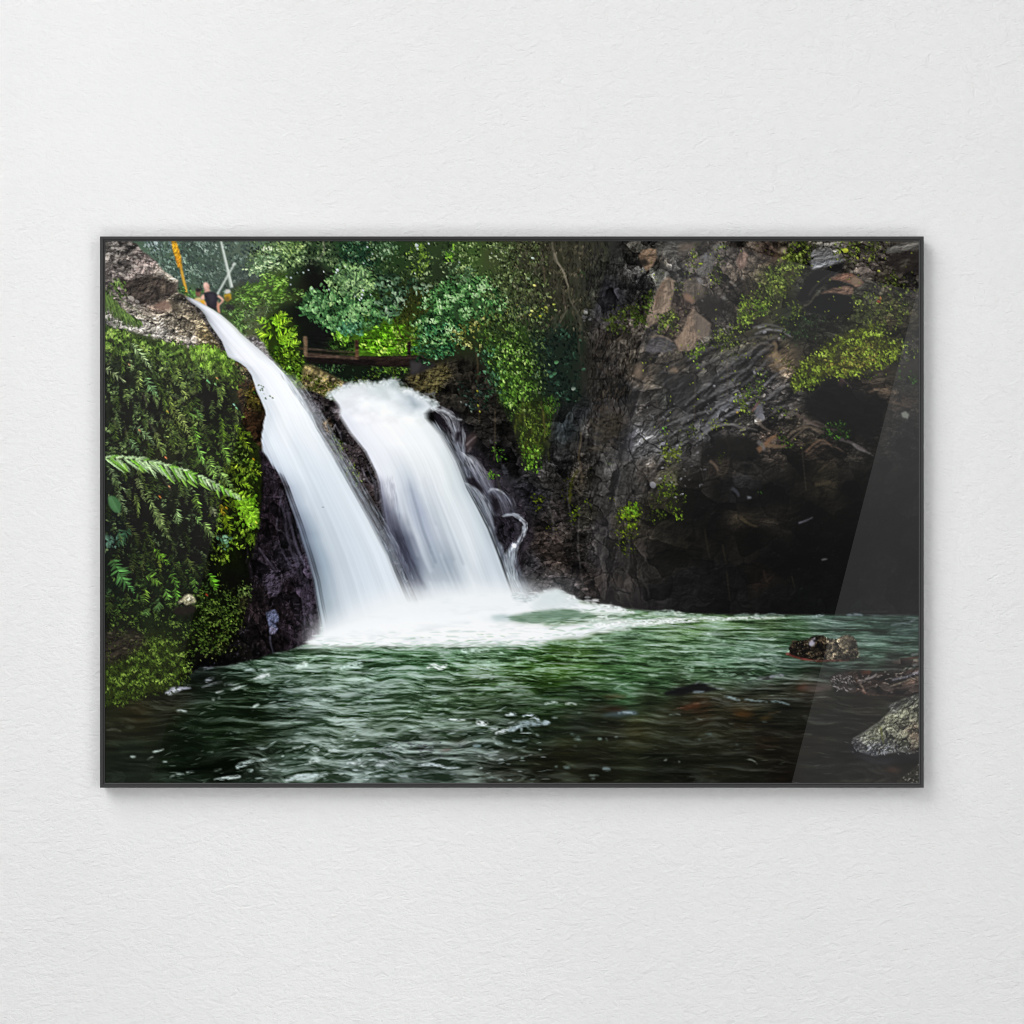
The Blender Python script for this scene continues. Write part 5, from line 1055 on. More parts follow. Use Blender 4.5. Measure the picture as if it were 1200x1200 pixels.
        L(q, n, s, p, 60, 150, 6, -.25, 130 + int(q[0][0]) % 97, asp=.6)
    put(991, 293, 6.5, 5.4, 0, (162, 168, 58), .95, 2); put(1005, 302, 4, 2.6, 60, (140, 144, 56), .9, 2); put(1019, 304, 6, 3.4, 100, (120, 128, 56), .8, 2); put(1030, 317, 3.4, 2.4, 0, (168, 170, 74), .9, 2); put(1030, 353, 5, 4, 30, (126, 66, 44), .8, 2); put(1032, 349, 4, 2.6, 70, (150, 104, 66), .8, 2); put(821, 308.5, 5, 2.4, 0, (136, 150, 36), .9, 2); put(864, 483, 3, 3, 0, (150, 96, 60), .8, 2)
    for i in range(220):                                 # stray leaves all over the face
        x, y = 750 + rs.rand() * 320, 285 + rs.rand() * 240
        if x > 940 and y > 455:
            continue
        put(x, y, 1.6 + 1.4 * rs.rand(), 1.4, rs.rand() * 180, np.array((112, 124, 40)) * (.5 + .8 * rs.rand()), .8, 2)


def water(mask_pts, xl, xr, tab, soft=1., amp=9., seed=0, nu=26., el=.03, er=.03, rg=0., alpha=1., dy=260., veil=0., flow=None, calm=None):
    """falling water: colours by (u across, y), streaks along the flow, frayed edges"""
    ys, xs, m = poly_mask(rough(mask_pts, rg, 7, seed) if rg else mask_pts, soft)
    x, y = grid(ys, xs)
    l, r = xl(y), xr(y)
    u = (x - l) / np.maximum(r - l, 1)
    # colour table interpolated along u within each row key, then along y
    keys = sorted(tab)
    rows = []
    uu = np.linspace(0, 1, 64)
    for k in keys:
        q = np.array(tab[k], float)
        rows.append(np.stack([np.interp(np.clip(uu, .045, .955), q[:, 0], q[:, c]) for c in (1, 2, 3)], -1))
    rows = np.array(rows, np.float32)
    ky = np.interp(y, keys, np.arange(len(keys))).astype(np.float32)
    ku = np.clip(u + .012 * vn(u * 14, y / 60, seed + 3), 0, 1) * 63
    i = np.minimum(ky.astype(int), len(keys) - 2); fi = (ky - i)[..., None]
    j = np.minimum(ku.astype(int), 62); fj = (ku - j)[..., None]
    g = lambda a, b: rows[a, b]
    c = (g(i, j) * (1 - fj) + g(i, j + 1) * fj) * (1 - fi) + (g(i + 1, j) * (1 - fj) + g(i + 1, j + 1) * fj) * fi
    u0 = u
    if flow:                                       # strands keep their own course where a rock cuts into the sheet
        u = (x - flow[0](y)) / np.maximum(flow[1](y) - flow[0](y), 1)
    s = .6 * vn(u * nu, y / dy, seed + 1) + .45 * vn(u * nu * 2.6, y / (dy * .7), seed + 2) + .3 * vn(u * nu * 6, y / (dy * .5), seed + 4)
    lum = c.mean(-1)
    s = s + .5 * vn(u * nu * .35, y / dy, seed + 6)
    u = u0
    if calm:
        s = s * np.interp(y, *calm).astype(np.float32)
    a2 = amp * np.clip(1.9 - lum / 190., .35, 1.6)
    c = c + (s * a2)[..., None] * np.array([1.02, 1, .97], np.float32)
    if isinstance(el, tuple):
        el = np.interp(y, *el).astype(np.float32)
    e = np.clip(u / el + .6 * s, 0, 1) * np.clip((1 - u) / er + .6 * s, 0, 1)
    if veil:
        e = e * np.clip(1 - veil + veil * 1.5 * (s + .35), 0, 1)
    mm = (m * e * alpha)[..., None]
    img[ys, xs] += mm * (np.clip(c, 8, 247) - img[ys, xs])


def paint_falls():
    # right-hand dark rocks behind the small cascades
    dk = [(505, 478), (516, 476), (530, 480), (545, 500), (556, 522), (572, 540), (590, 562), (606, 580), (622, 604), (626, 630), (612, 650), (606, 690), (598, 690), (570, 600), (548, 550), (524, 505)]
    fill(dk, (34, 30, 34), 2, .95, 2)
    facets(dk, 8, 1.7, 60, .5, 42, .5, 2)
    relief(dk, .5, 6, 1.5, 55, 48, .3, .3, 2)
    fill([(544, 512), (556, 506), (560, 514), (552, 526), (546, 530)], (58, 46, 44), 1.5, .8, 1); stroke([(546, 522), (552, 516), (558, 511)], 2.6, (132, 120, 120), .75, 1); stroke([(548, 530), (552, 524)], 1.6, (110, 104, 104), .7)
    # left fall
    xl = curve([(346, 214), (352, 220), (362, 234), (370, 240), (380, 245), (390, 252), (400, 259), (410, 263), (418, 266), (424, 278), (430, 287), (440, 294), (448, 296), (458, 299), (468, 304), (480, 309), (486, 310), (494, 308), (504, 306), (516, 304), (528, 305), (536, 310), (545, 315), (556, 325), (570, 333), (582, 334), (592, 335), (604, 339), (618, 341), (634, 344), (648, 350), (664, 356), (684, 360), (708, 363), (730, 364), (758, 358)])
    xr = curve([(346, 218), (350, 226), (354, 234), (358, 241), (362, 248), (368, 257), (380, 269), (390, 277), (400, 288), (412, 302), (424, 315), (436, 326), (446, 335), (458, 344), (470, 352), (486, 361), (500, 367), (515, 377), (530, 387), (550, 398), (570, 409), (590, 421), (610, 433), (630, 444), (650, 455), (670, 463), (690, 472), (712, 482), (758, 510)])
    yy = np.arange(348, 759, 3)
    ml = [(float(xl(v)) - 1, v) for v in yy] + [(float(xr(v)) + 12, v) for v in yy[::-1]]
    xr_ = xr
    xr = lambda v: xr_(v) + np.interp(v, [340, 366, 385, 410, 450, 500, 560, 700], [0, 3, 8, 10, 12, 12, 12, 11]).astype(np.float32)
    T = {348: [(0, 120, 124, 130), (.5, 176, 178, 186), (1, 190, 190, 190)], 362: [(0, 130, 134, 140), (.3, 205, 208, 216), (.6, 228, 230, 236), (1, 170, 176, 168)],
         385: [(0, 180, 184, 194), (.3, 226, 228, 236), (.7, 232, 235, 240), (1, 150, 160, 140)], 405: [(0, 180, 186, 196), (.25, 230, 232, 238), (.6, 236, 238, 243), (.85, 206, 209, 214), (1, 150, 150, 154)],
         428: [(0, 190, 196, 206), (.25, 232, 234, 240), (.6, 238, 240, 245), (.85, 222, 226, 230), (1, 204, 208, 210)], 450: [(0, 196, 204, 212), (.3, 232, 235, 241), (.6, 239, 242, 246), (.88, 226, 231, 234), (1, 200, 207, 206)],
         480: [(0, 206, 214, 222), (.3, 232, 236, 241), (.6, 238, 241, 245), (.85, 228, 233, 237), (1, 192, 200, 202)], 520: [(0, 190, 200, 212), (.15, 218, 225, 233), (.35, 228, 233, 239), (.5, 218, 225, 232), (.7, 226, 231, 236), (.9, 214, 221, 226), (1, 176, 184, 190)],
         555: [(0, 150, 160, 178), (.12, 196, 206, 217), (.3, 218, 226, 234), (.5, 208, 217, 226), (.7, 214, 222, 230), (.9, 204, 212, 219), (1, 150, 158, 168)], 590: [(0, 100, 104, 122), (.12, 152, 164, 180), (.26, 198, 208, 218), (.5, 203, 213, 222), (.7, 210, 218, 226), (.88, 208, 216, 224), (1, 144, 152, 164)],
         625: [(0, 70, 70, 86), (.1, 96, 106, 124), (.2, 134, 148, 164), (.32, 190, 201, 211), (.55, 200, 210, 220), (.85, 212, 220, 227), (1, 154, 164, 175)], 660: [(0, 78, 76, 92), (.1, 104, 116, 130), (.2, 140, 155, 170), (.3, 186, 197, 208), (.55, 201, 211, 221), (.88, 212, 220, 228), (1, 150, 160, 172)],
         700: [(0, 110, 116, 128), (.08, 140, 154, 166), (.18, 150, 164, 176), (.3, 196, 206, 215), (.6, 208, 217, 226), (1, 206, 214, 223)], 730: [(0, 150, 160, 170), (.1, 156, 169, 178), (.2, 148, 162, 172), (.34, 206, 215, 223), (.6, 222, 228, 234), (1, 226, 231, 236)], 758: [(0, 230, 232, 236), (.5, 238, 240, 243), (1, 240, 241, 244)]}
    fl = curve([(346, 196), (370, 222), (400, 240), (430, 258), (470, 278), (520, 298), (570, 318), (620, 334), (680, 350), (758, 360)])
    water(ml, xl, xr, T, 1.3, 9, 1, 22, ([340, 530, 600], [.025, .03, .14]), .13, flow=(fl, xr), dy=420.)
    # torn veils along its edges
    rs = np.random.RandomState(31)
    for i in range(60):
        y = 570 + rs.rand() * 150; k = rs.rand() ** 1.4 * 12
        e = lambda v: float(xl(v)) + 2 - k * .8
        L = 14 + rs.rand() * 34
        stroke([(e(y), y), (e(y + L / 2), y + L / 2), (e(y + L), y + L)], 1 + rs.rand(), np.array((112, 108, 130)) * (.6 + .7 * rs.rand()), .12, 1)
    for i in range(150):                                 # spray on the right edge
        y = 450 + rs.rand() * 110; x = float(xr(y)) - 1 + 3.2 * rs.randn()
        put(x + 6, y, 2.6, 1.6, 60, (190, 196, 194), .16, 1)
    leaves([(303, 447), (310, 450), (314, 466), (306, 468)], 14, 2.4, [(40, 62, 30), (90, 120, 80)], 60, 150, 6, -.9, 99)
    for x, y in ((316, 464), (319, 466), (311, 467), (307, 457), (308, 453)):
        put(x, y, 2.4, 1.8, 40, (72, 92, 70), .8, 0)
    put(378, 594, 3, 1.4, 0, (140, 148, 158), .7, 2)
    # middle fall
    xl2 = curve([(446, 388), (462, 383), (474, 392), (486, 394), (496, 400), (506, 406), (516, 414), (528, 424), (540, 430), (552, 436), (566, 441), (590, 444), (620, 449), (650, 460), (680, 474), (710, 488)])
    xr2 = curve([(446, 466), (458, 492), (466, 506), (476, 514), (484, 505), (490, 506), (498, 514), (510, 524), (525, 532), (540, 540), (556, 546), (572, 552), (595, 565), (620, 578), (650, 590), (690, 604), (712, 612)])
    mm = [(383, 462), (387, 459), (395, 456), (404, 451), (412, 450), (422, 448), (434, 449), (440, 449), (446, 447), (455, 446.5), (460, 443.5), (463, 445), (466, 450), (470, 456), (476, 455), (482, 457), (489, 460), (494, 463), (500, 464), (505, 467), (508, 472), (511, 478), (508, 482), (503, 486), (504, 492), (512, 499), (522, 509), (532, 525), (541, 541), (552, 570), (565, 595), (578, 620), (590, 650), (603, 690), (612, 714), (486, 714), (474, 684), (460, 652), (449, 622), (443, 592), (440, 568), (437, 556), (430, 543), (421, 530), (411, 519), (402, 511), (399, 502), (393, 492), (394, 486), (398, 480), (390, 474)]
    T2 = {446: [(0, 200, 206, 208), (.5, 210, 216, 218), (.8, 176, 188, 188), (1, 190, 198, 200)], 460: [(0, 214, 220, 224), (.3, 228, 232, 236), (.55, 206, 214, 218), (.68, 222, 228, 232), (.85, 206, 214, 220), (1, 180, 190, 196)], 474: [(0, 220, 224, 230), (.3, 238, 240, 243), (.6, 226, 231, 234), (.78, 170, 182, 190), (.9, 206, 214, 220), (1, 180, 190, 196)],
          490: [(0, 210, 214, 224), (.2, 234, 236, 242), (.5, 241, 242, 244), (.8, 236, 239, 240), (1, 206, 213, 216)], 520: [(0, 200, 204, 216), (.1, 228, 231, 238), (.4, 238, 240, 243), (.7, 235, 238, 240), (.9, 222, 228, 231), (1, 190, 198, 204)],
          550: [(0, 190, 194, 208), (.08, 226, 229, 236), (.2, 224, 228, 234), (.36, 206, 213, 220), (.5, 222, 227, 231), (.75, 224, 229, 231), (.9, 204, 213, 217), (1, 164, 173, 181)], 575: [(0, 60, 56, 68), (.04, 150, 154, 172), (.1, 220, 223, 232), (.24, 206, 212, 220), (.36, 166, 176, 192), (.46, 208, 214, 221), (.7, 218, 224, 228), (.88, 200, 210, 215), (1, 158, 168, 177)],
          600: [(0, 34, 30, 40), (.06, 66, 66, 82), (.15, 180, 187, 200), (.24, 200, 207, 216), (.36, 158, 168, 188), (.46, 190, 198, 208), (.62, 210, 217, 222), (.8, 212, 219, 224), (.93, 190, 200, 207), (1, 152, 163, 172)], 630: [(0, 26, 24, 34), (.1, 34, 34, 46), (.18, 74, 78, 94), (.23, 130, 138, 154), (.27, 192, 199, 210), (.37, 166, 176, 192), (.46, 180, 189, 200), (.58, 200, 208, 216), (.74, 214, 221, 226), (.9, 192, 202, 210), (1, 140, 152, 162)],
          655: [(0, 32, 30, 42), (.1, 38, 38, 52), (.18, 80, 88, 106), (.26, 170, 179, 192), (.36, 160, 171, 184), (.47, 152, 164, 177), (.58, 186, 196, 205), (.7, 210, 217, 223), (.82, 196, 205, 213), (.93, 186, 196, 205), (1, 150, 162, 172)], 680: [(0, 60, 64, 78), (.08, 58, 62, 76), (.14, 110, 120, 134), (.22, 168, 178, 190), (.34, 150, 162, 174), (.46, 156, 168, 179), (.56, 180, 191, 200), (.64, 206, 213, 219), (.75, 188, 198, 207), (.86, 196, 205, 214), (1, 158, 171, 182)],
          700: [(0, 150, 158, 168), (.1, 150, 160, 170), (.25, 190, 199, 207), (.45, 186, 196, 204), (.62, 210, 217, 221), (.85, 204, 213, 219), (1, 190, 201, 209)], 714: [(0, 226, 230, 234), (.5, 232, 235, 237), (1, 220, 226, 228)]}
    water(mm, xl2, xr2, T2, 2.0, 8, 2, 26, .05, .09, 1.6, calm=([450, 490, 540, 580], [0, .25, .8, 1.1]))
    # boiling crest
    top = smooth([(384, 464), (392, 457), (404, 451), (422, 448), (440, 448), (456, 446), (463, 446), (470, 455), (482, 457), (494, 463), (506, 468), (511, 477)], 10, False)
    for q in top[::1]:
        for k in range(2):
            put(q[0] + 2.4 * rs.randn(), q[1] + 1.5 + 1.8 * rs.randn(), 3 + 5 * rs.rand(), 2 + 2 * rs.rand(), 40 * rs.randn(), (228, 233, 236) if rs.rand() < .7 else (170, 182, 184), .35, 1)
    ys, xs, m = poly_mask([(392, 458), (460, 444), (500, 464), (512, 478), (500, 500), (420, 496), (396, 480)], 3)
    x, y = grid(ys, xs)
    img[ys, xs] += (m * fbm(x / 13, y / 9, 4, 91) * 13)[..., None]
    for p, w, c, a in (([(456, 446), (464, 450), (468, 460), (478, 468)], 4, (150, 164, 164), .35), ([(440, 452), (450, 458), (456, 468)], 5, (176, 188, 186), .35), ([(478, 462), (484, 470), (486, 478)], 5, (148, 160, 170), .5), ([(470, 458), (484, 460), (496, 470), (504, 480)], 2.5, (236, 240, 242), .6), ([(498, 466), (506, 474), (509, 480)], 3, (206, 216, 220), .7), ([(464, 444), (469, 453), (471, 457)], 1.2, (88, 96, 90), .7)):
        stroke(p, w, c, a, w * .6, 1.6)
    stroke([(497, 461), (503, 462), (510, 460)], 1.6, (160, 162, 166), .7); stroke([(470, 449), (473, 450)], 3, (150, 156, 158), .6)
    # long dark grooves inside the fall
    for i in range(70):
        y0 = 555 + rs.rand() * 70; u = .02 + .62 * rs.rand() ** 1.3; L = 40 + rs.rand() * 90
        pts = [(float(xl2(v) + u * (xr2(v) - xl2(v))), v) for v in np.linspace(y0, min(y0 + L, 708), 6)]
        d = rs.rand() < (.62 if u > .16 else .4)
        c = np.array((120, 132, 150)) * (.7 + .4 * rs.rand()) if d else np.array((214, 221, 229))
        if u < .16 and d:
            c = np.array((38, 38, 52))
        if u < .16 and not d:
            c = np.array((132, 136, 154))
        stroke(pts, .3, c, (.26 if u > .16 else (.5 if d else .3)), 1 + 2.4 * rs.rand(), .9)
    # small cascades on the right
    def cascade(l, r, c0, c1, a, sd, nu=7, v=.75, soft=1.5):
        nu = nu * 1.9
        l_, r_ = curve(l), curve(r)
        ya, yb = l[0][0], l[-1][0]
        yy = np.linspace(ya, yb, 24)
        pts = [(float(l_(q)), q) for q in yy] + [(float(r_(q)), q) for q in yy[::-1]]
        tb = {ya: [(0,) + c0, (1,) + c0], (ya * .6 + yb * .4): [(0,) + tuple(.75 * p + .25 * q for p, q in zip(c0, c1)), (1,) + tuple(.9 * p + .1 * q for p, q in zip(c0, c1))], yb: [(0,) + c1, (1,) + c1]}
        water(pts, l_, r_, tb, soft + .8, 10, sd, nu, .45, .45, 0, a * .5, 140., v * .5)
        ar = sum(max(1., float(r_(q)) - float(l_(q))) for q in yy) / 24 * (yb - ya)
        for i in range(int(ar / 3.2)):
            q = ya + (yb - ya) * rs.rand(); t = rs.rand(); f = (q - ya) / (yb - ya)
            x = float(l_(q)) * (1 - t) + float(r_(q)) * t
            x2 = float(l_(q + 3)) * (1 - t) + float(r_(q + 3)) * t
            bright = (.5 + .5 * vn(np.float32(t * nu), np.float32(q / 60), sd)) ** 1.5
            c = (np.array(c0) * (1 - f) + np.array(c1) * f) * (.72 + .42 * float(bright) + .1 * rs.randn())
            put(x, q, 6 + 9 * rs.rand(), .7 + 1.1 * rs.rand(), math.degrees(math.atan2(3, x2 - x)), np.clip(c, 20, 240), a * (.12 + .5 * float(bright)) * (.5 + .5 * rs.rand()), 1)
    ry = (440, 480, 520, 560, 600, 640, 680, 705)
    cascade([(q, float(xr(q)) - 12) for q in ry], [(q, float(xr(q)) + 6) for q in ry], (168, 176, 184), (128, 138, 152), .6, 72, 8, .6, 1.8)
    e2 = lambda y, o: (y, float(xr2(y)) + o)
    yy = (496, 520, 545, 570, 595, 620, 645, 670, 690)
    cascade([e2(y, -5) for y in yy], [e2(y, 7) for y in yy], (170, 178, 188), (140, 152, 162), .7, 60, 9, .7, 1.6)
    cascade([e2(y, -2) for y in yy[2:]], [e2(y, 16) for y in yy[2:]], (104, 110, 126), (96, 104, 118), .55, 61, 9, .8, 2)
    cascade([(477, 502), (483, 512), (490, 520), (505, 528), (520, 531), (538, 538)], [(477, 520), (483, 530), (490, 537), (505, 539), (520, 541), (538, 546)], (206, 212, 218), (120, 126, 140), .85, 62, 7, .85)
    cascade([(502, 540), (512, 541), (524, 541), (536, 541)], [(502, 544), (512, 545), (524, 545), (536, 546)], (206, 212, 220), (150, 158, 170), .9, 63, 3, .5)
    cascade([(531, 538), (540, 544), (552, 551), (566, 558), (580, 566)], [(531, 547), (535, 556), (544, 565), (556, 572), (580, 583)], (204, 210, 218), (104, 106, 122), .95, 64, 7, .65)
    cascade([(566, 544), (574, 551), (590, 560), (612, 570), (640, 583), (656, 590)], [(566, 548), (570, 558), (579, 568), (595, 577), (614, 582), (640, 586), (656, 588)], (204, 212, 219), (74, 80, 94), .9, 65, 6, .7)
    cascade([(573, 573), (580, 580), (592, 586), (606, 590)], [(573, 584), (577, 594), (586, 602), (606, 610)], (162, 168, 182), (70, 70, 84), .8, 66, 7, .8)
    arc = smooth([(591, 604), (601, 602), (610, 605), (617, 613), (616, 623), (610, 633), (604, 643)], 12, False)
    for i in range(170):
        k = rs.randint(0, len(arc) - 1); d = arc[k + 1] - arc[k]
        o = rs.rand() ** 1.4 * (3 + 7 * k / len(arc))
        put(arc[k][0] - o * .8 + .6 * rs.randn(), arc[k][1] + o * .45 + .6 * rs.randn(), 4 + 5 * rs.rand(), .8 + rs.rand(), math.degrees(math.atan2(d[1], d[0])), np.array((206, 214, 224)) * (.62 + .42 * rs.rand()), .2 + .45 * rs.rand(), 1)
    cascade([(638, 586), (650, 588), (668, 592), (698, 600)], [(638, 608), (646, 606), (660, 604), (680, 607), (698, 620)], (178, 188, 198), (172, 184, 192), .8, 68, 7, .45, 2.2)
    cascade([(float(q), float(xl2(q)) - 4) for q in (560, 590, 620, 650, 690)], [(float(q), float(xl2(q)) + 22) for q in (560, 590, 620, 650, 690)], (130, 134, 152), (84, 90, 106), .25, 71, 9, .9, 1.2)
    for q, c, s_, a in ((ell(612, 694, 20, 12), (176, 186, 192), 7, .5), (ell(560, 700, 60, 9), (226, 231, 234), 8, .6), (ell(470, 708, 30, 12), (226, 231, 235), 8, .55), (ell(590, 600, 18, 50, -20), (84, 86, 100), 9, .3), (ell(545, 530, 12, 50, -22), (84, 86, 100), 8, .25), (ell(384, 742, 30, 12, -20), (224, 229, 233), 7, .5), (ell(655, 688, 26, 10), (150, 158, 164), 8, .35)):
        fill(q, c, s_, a)
    for p, w, w2, c, a in (([(506, 482), (514, 479), (524, 483), (534, 490), (541, 493)], 2.2, 1, (206, 212, 218), .7), ([(536, 490), (542, 492)], 1.4, 1.2, (190, 194, 198), .7), ([(572, 577), (577, 573), (586, 575), (593, 581)], 1.6, 1.4, (190, 196, 206), .7), ([(588, 544), (592, 552), (594, 560)], 3, 5, (110, 114, 128), .35), ([(574, 515), (577, 520)], 1.2, .8, (150, 152, 160), .6), ([(606, 690), (612, 694), (620, 700)], 5, 6, (140, 150, 158), .4)):
        crest(p, w, c, a, w2, int(p[0][0]))
    for q in ([(509, 486), (515, 484), (518, 492), (520, 500), (513, 497)], [(516, 498), (522, 496), (526, 508), (522, 506)], [(546, 560), (555, 560), (566, 572), (568, 580), (560, 573), (550, 568)], [(577, 585), (583, 584), (585, 594), (583, 604), (578, 600)], [(578, 604), (588, 606), (598, 608), (604, 613), (606, 622), (603, 631), (598, 640), (592, 648), (588, 640), (580, 626)], [(534, 506), (540, 506), (538, 516), (534, 518)]):
        fill(q, (24, 21, 26), .9, .88, .8)
    facets([(578, 604), (608, 606), (606, 640), (592, 650), (584, 634)], 7, 1.2, 50, .7, 43, .4, 1.5)
    for i in range(26):
        x, y = 580 + rs.rand() * 24, 606 + rs.rand() * 34
        put(x, y, 2 + 3 * rs.rand(), .9, 30 + 50 * rs.rand(), (86, 84, 98), .4, 1)
    leaves([(572, 552), (578, 551), (580, 558), (574, 562)], 26, 3, [(76, 122, 26), (130, 186, 50)], 40, 120, 5, -.9, 100); leaves(ell(584, 558, 3, 2.4), 10, 3, [(86, 130, 40), (150, 196, 90)], 40, 120, 5, -.9, 101)
    leaves([(580, 524), (590, 524), (590, 538), (580, 540)], 44, 3, [(46, 84, 16), (104, 164, 36)], 40, 120, 5, -.9, 102)
    stroke([(580, 480), (580, 510), (579, 540)], 1.1, (92, 80, 62), .7, .8); stroke([(581, 556), (584, 566), (586, 576)], .8, (70, 76, 44), .6)


def paint_pool():
    reg = [(122, 829), (140, 825), (160, 818), (186, 812), (205, 803), (222, 790), (234, 782), (262, 779), (290, 774), (318, 766), (340, 760), (358, 754), (362, 735), (480, 708), (600, 694), (620, 702), (640, 694), (655, 692), (672, 702), (690, 706), (715, 712), (740, 714), (800, 719), (860, 721), (970, 721), (1080, 721), (1080, 922), (118, 922)]
    ys, xs, m = poly_mask(reg, .8)
    f = idw([(140, 850, 30, 30, 20), (160, 840, 34, 30, 16), (150, 880, 24, 30, 22), (150, 910, 20, 25, 20), (200, 830, 26, 26, 16), (205, 820, 22, 22, 16), (220, 850, 14, 24, 13), (220, 880, 10, 18, 9), (220, 905, 8, 15, 8), (250, 830, 18, 30, 16), (250, 800, 22, 28, 22), (262, 860, 12, 24, 10), (270, 890, 10, 17, 8), (240, 790, 20, 26, 24), (280, 785, 40, 58, 46), (290, 805, 24, 36, 20), (300, 835, 22, 34, 18), (310, 790, 52, 76, 56), (300, 860, 16, 26, 12), (300, 885, 36, 44, 36), (290, 910, 34, 42, 36),
             (330, 768, 60, 78, 66), (320, 800, 40, 58, 38), (330, 815, 76, 92, 90), (335, 840, 50, 62, 52), (340, 865, 66, 80, 70), (345, 890, 84, 100, 92), (360, 775, 80, 108, 80), (370, 800, 104, 122, 112), (360, 825, 104, 120, 116), (370, 850, 96, 112, 104), (380, 880, 104, 118, 110), (370, 910, 100, 112, 108), (400, 768, 70, 100, 70), (400, 790, 104, 128, 108), (410, 815, 136, 152, 148), (400, 840, 116, 132, 120), (420, 870, 110, 124, 116), (410, 900, 104, 116, 116), (440, 768, 74, 108, 76), (450, 785, 92, 124, 100), (440, 805, 138, 155, 150), (460, 825, 104, 124, 108), (450, 850, 106, 122, 108), (460, 880, 92, 102, 102), (450, 905, 96, 108, 106),
             (490, 765, 80, 116, 80), (490, 780, 96, 132, 104), (500, 800, 96, 118, 98), (500, 830, 98, 118, 100), (510, 850, 100, 116, 104), (500, 875, 80, 86, 86), (520, 895, 86, 96, 94), (500, 910, 72, 82, 80), (540, 765, 110, 146, 118), (550, 778, 104, 136, 104), (560, 790, 70, 92, 54), (540, 815, 92, 112, 90), (560, 830, 66, 84, 60), (560, 850, 62, 74, 62), (560, 870, 66, 78, 74), (575, 890, 56, 60, 56), (590, 905, 36, 36, 30), (590, 770, 124, 162, 130), (600, 785, 66, 96, 50), (600, 805, 42, 62, 30), (600, 825, 40, 54, 38), (600, 850, 34, 44, 34), (620, 765, 96, 140, 96),
             (620, 780, 42, 70, 18), (640, 770, 56, 92, 36), (650, 782, 40, 68, 12), (640, 800, 34, 58, 18), (640, 820, 28, 46, 24), (640, 860, 26, 34, 24), (680, 765, 66, 100, 44), (690, 780, 58, 92, 40), (700, 795, 46, 80, 38), (680, 815, 32, 50, 30), (700, 830, 32, 32, 22), (680, 850, 26, 30, 24), (660, 880, 34, 34, 20), (640, 895, 22, 22, 14), (640, 912, 20, 20, 14), (700, 880, 28, 28, 19), (700, 905, 20, 20, 14), (730, 812, 58, 96, 64), (720, 850, 32, 32, 25), (745, 855, 44, 40, 22),
             (720, 760, 92, 126, 92), (740, 775, 76, 114, 70), (740, 795, 60, 98, 56), (770, 780, 76, 112, 72), (760, 750, 110, 144, 112), (780, 735, 120, 150, 110), (820, 735, 96, 130, 76), (860, 735, 84, 116, 70), (900, 735, 80, 108, 66), (830, 750, 112, 146, 118), (850, 765, 96, 128, 106), (880, 755, 92, 124, 102), (810, 770, 88, 122, 90), (820, 790, 70, 104, 70), (850, 785, 74, 106, 80), (890, 780, 76, 104, 88), (900, 765, 84, 112, 92), (915, 790, 60, 84, 72), (880, 800, 44, 60, 50), (780, 800, 46, 76, 46), (800, 812, 34, 36, 26), (760, 820, 30, 34, 22),
             (940, 735, 62, 98, 56), (950, 725, 90, 108, 104), (930, 760, 56, 92, 64), (930, 785, 40, 64, 50), (990, 735, 54, 80, 68), (990, 728, 60, 80, 74), (1030, 735, 42, 62, 56), (1060, 740, 44, 62, 58), (1030, 750, 42, 66, 54), (1060, 760, 40, 60, 50), (1020, 765, 48, 74, 60), (1000, 740, 66, 96, 80), (1050, 775, 28, 26, 24), (1010, 778, 36, 38, 34), (980, 782, 40, 50, 44), (960, 795, 34, 40, 36), (940, 805, 48, 36, 26), (960, 808, 74, 62, 56),
             (800, 830, 34, 28, 20), (820, 826, 56, 32, 20), (850, 825, 44, 40, 32), (880, 815, 46, 42, 34), (900, 812, 52, 48, 40), (920, 802, 42, 36, 28), (870, 836, 48, 32, 16), (850, 850, 24, 24, 16), (800, 850, 36, 35, 24), (780, 842, 42, 42, 30), (800, 870, 26, 28, 20), (830, 880, 24, 24, 15), (870, 870, 24, 24, 18), (900, 870, 30, 22, 14), (900, 850, 20, 20, 15), (920, 830, 18, 18, 15), (780, 895, 17, 18, 13), (840, 900, 24, 24, 18), (800, 912, 12, 12, 9), (880, 905, 24, 24, 18), (910, 890, 14, 12, 8), (920, 912, 16, 12, 9),
             (950, 830, 22, 20, 16), (980, 820, 26, 24, 20), (1010, 825, 28, 22, 18), (960, 850, 20, 20, 17), (990, 850, 20, 19, 16), (1000, 870, 18, 16, 14), (950, 870, 26, 20, 15), (960, 900, 20, 19, 16), (1000, 895, 20, 20, 17), (1030, 895, 24, 24, 25), (1040, 902, 30, 23, 19), (1060, 895, 22, 20, 18), (1030, 912, 20, 17, 14), (1050, 800, 30, 20, 16)], ys, xs, 1.7, 13.)
    x, y = grid(ys, xs)
    z = np.clip((y - 700) / 210, 0, 1)
    wx = fbm(x / 40, y / 22, 2, 13)
    u, v = rot(x, y, -6)
    k = 1.25 + 1.6 * z
    n1 = fbm(u / (17 * k) + wx * .7, v / (3.7 * k) + wx * 1.1, 5, 14, .62)
    n2 = 1 - 2 * np.abs(fbm(x / (20 * k) + 20 + .35 * n1, (y - .06 * x) / (4.0 * k) + wx * .9 + .35 * n1, 4, 15, .6)) * 2.2
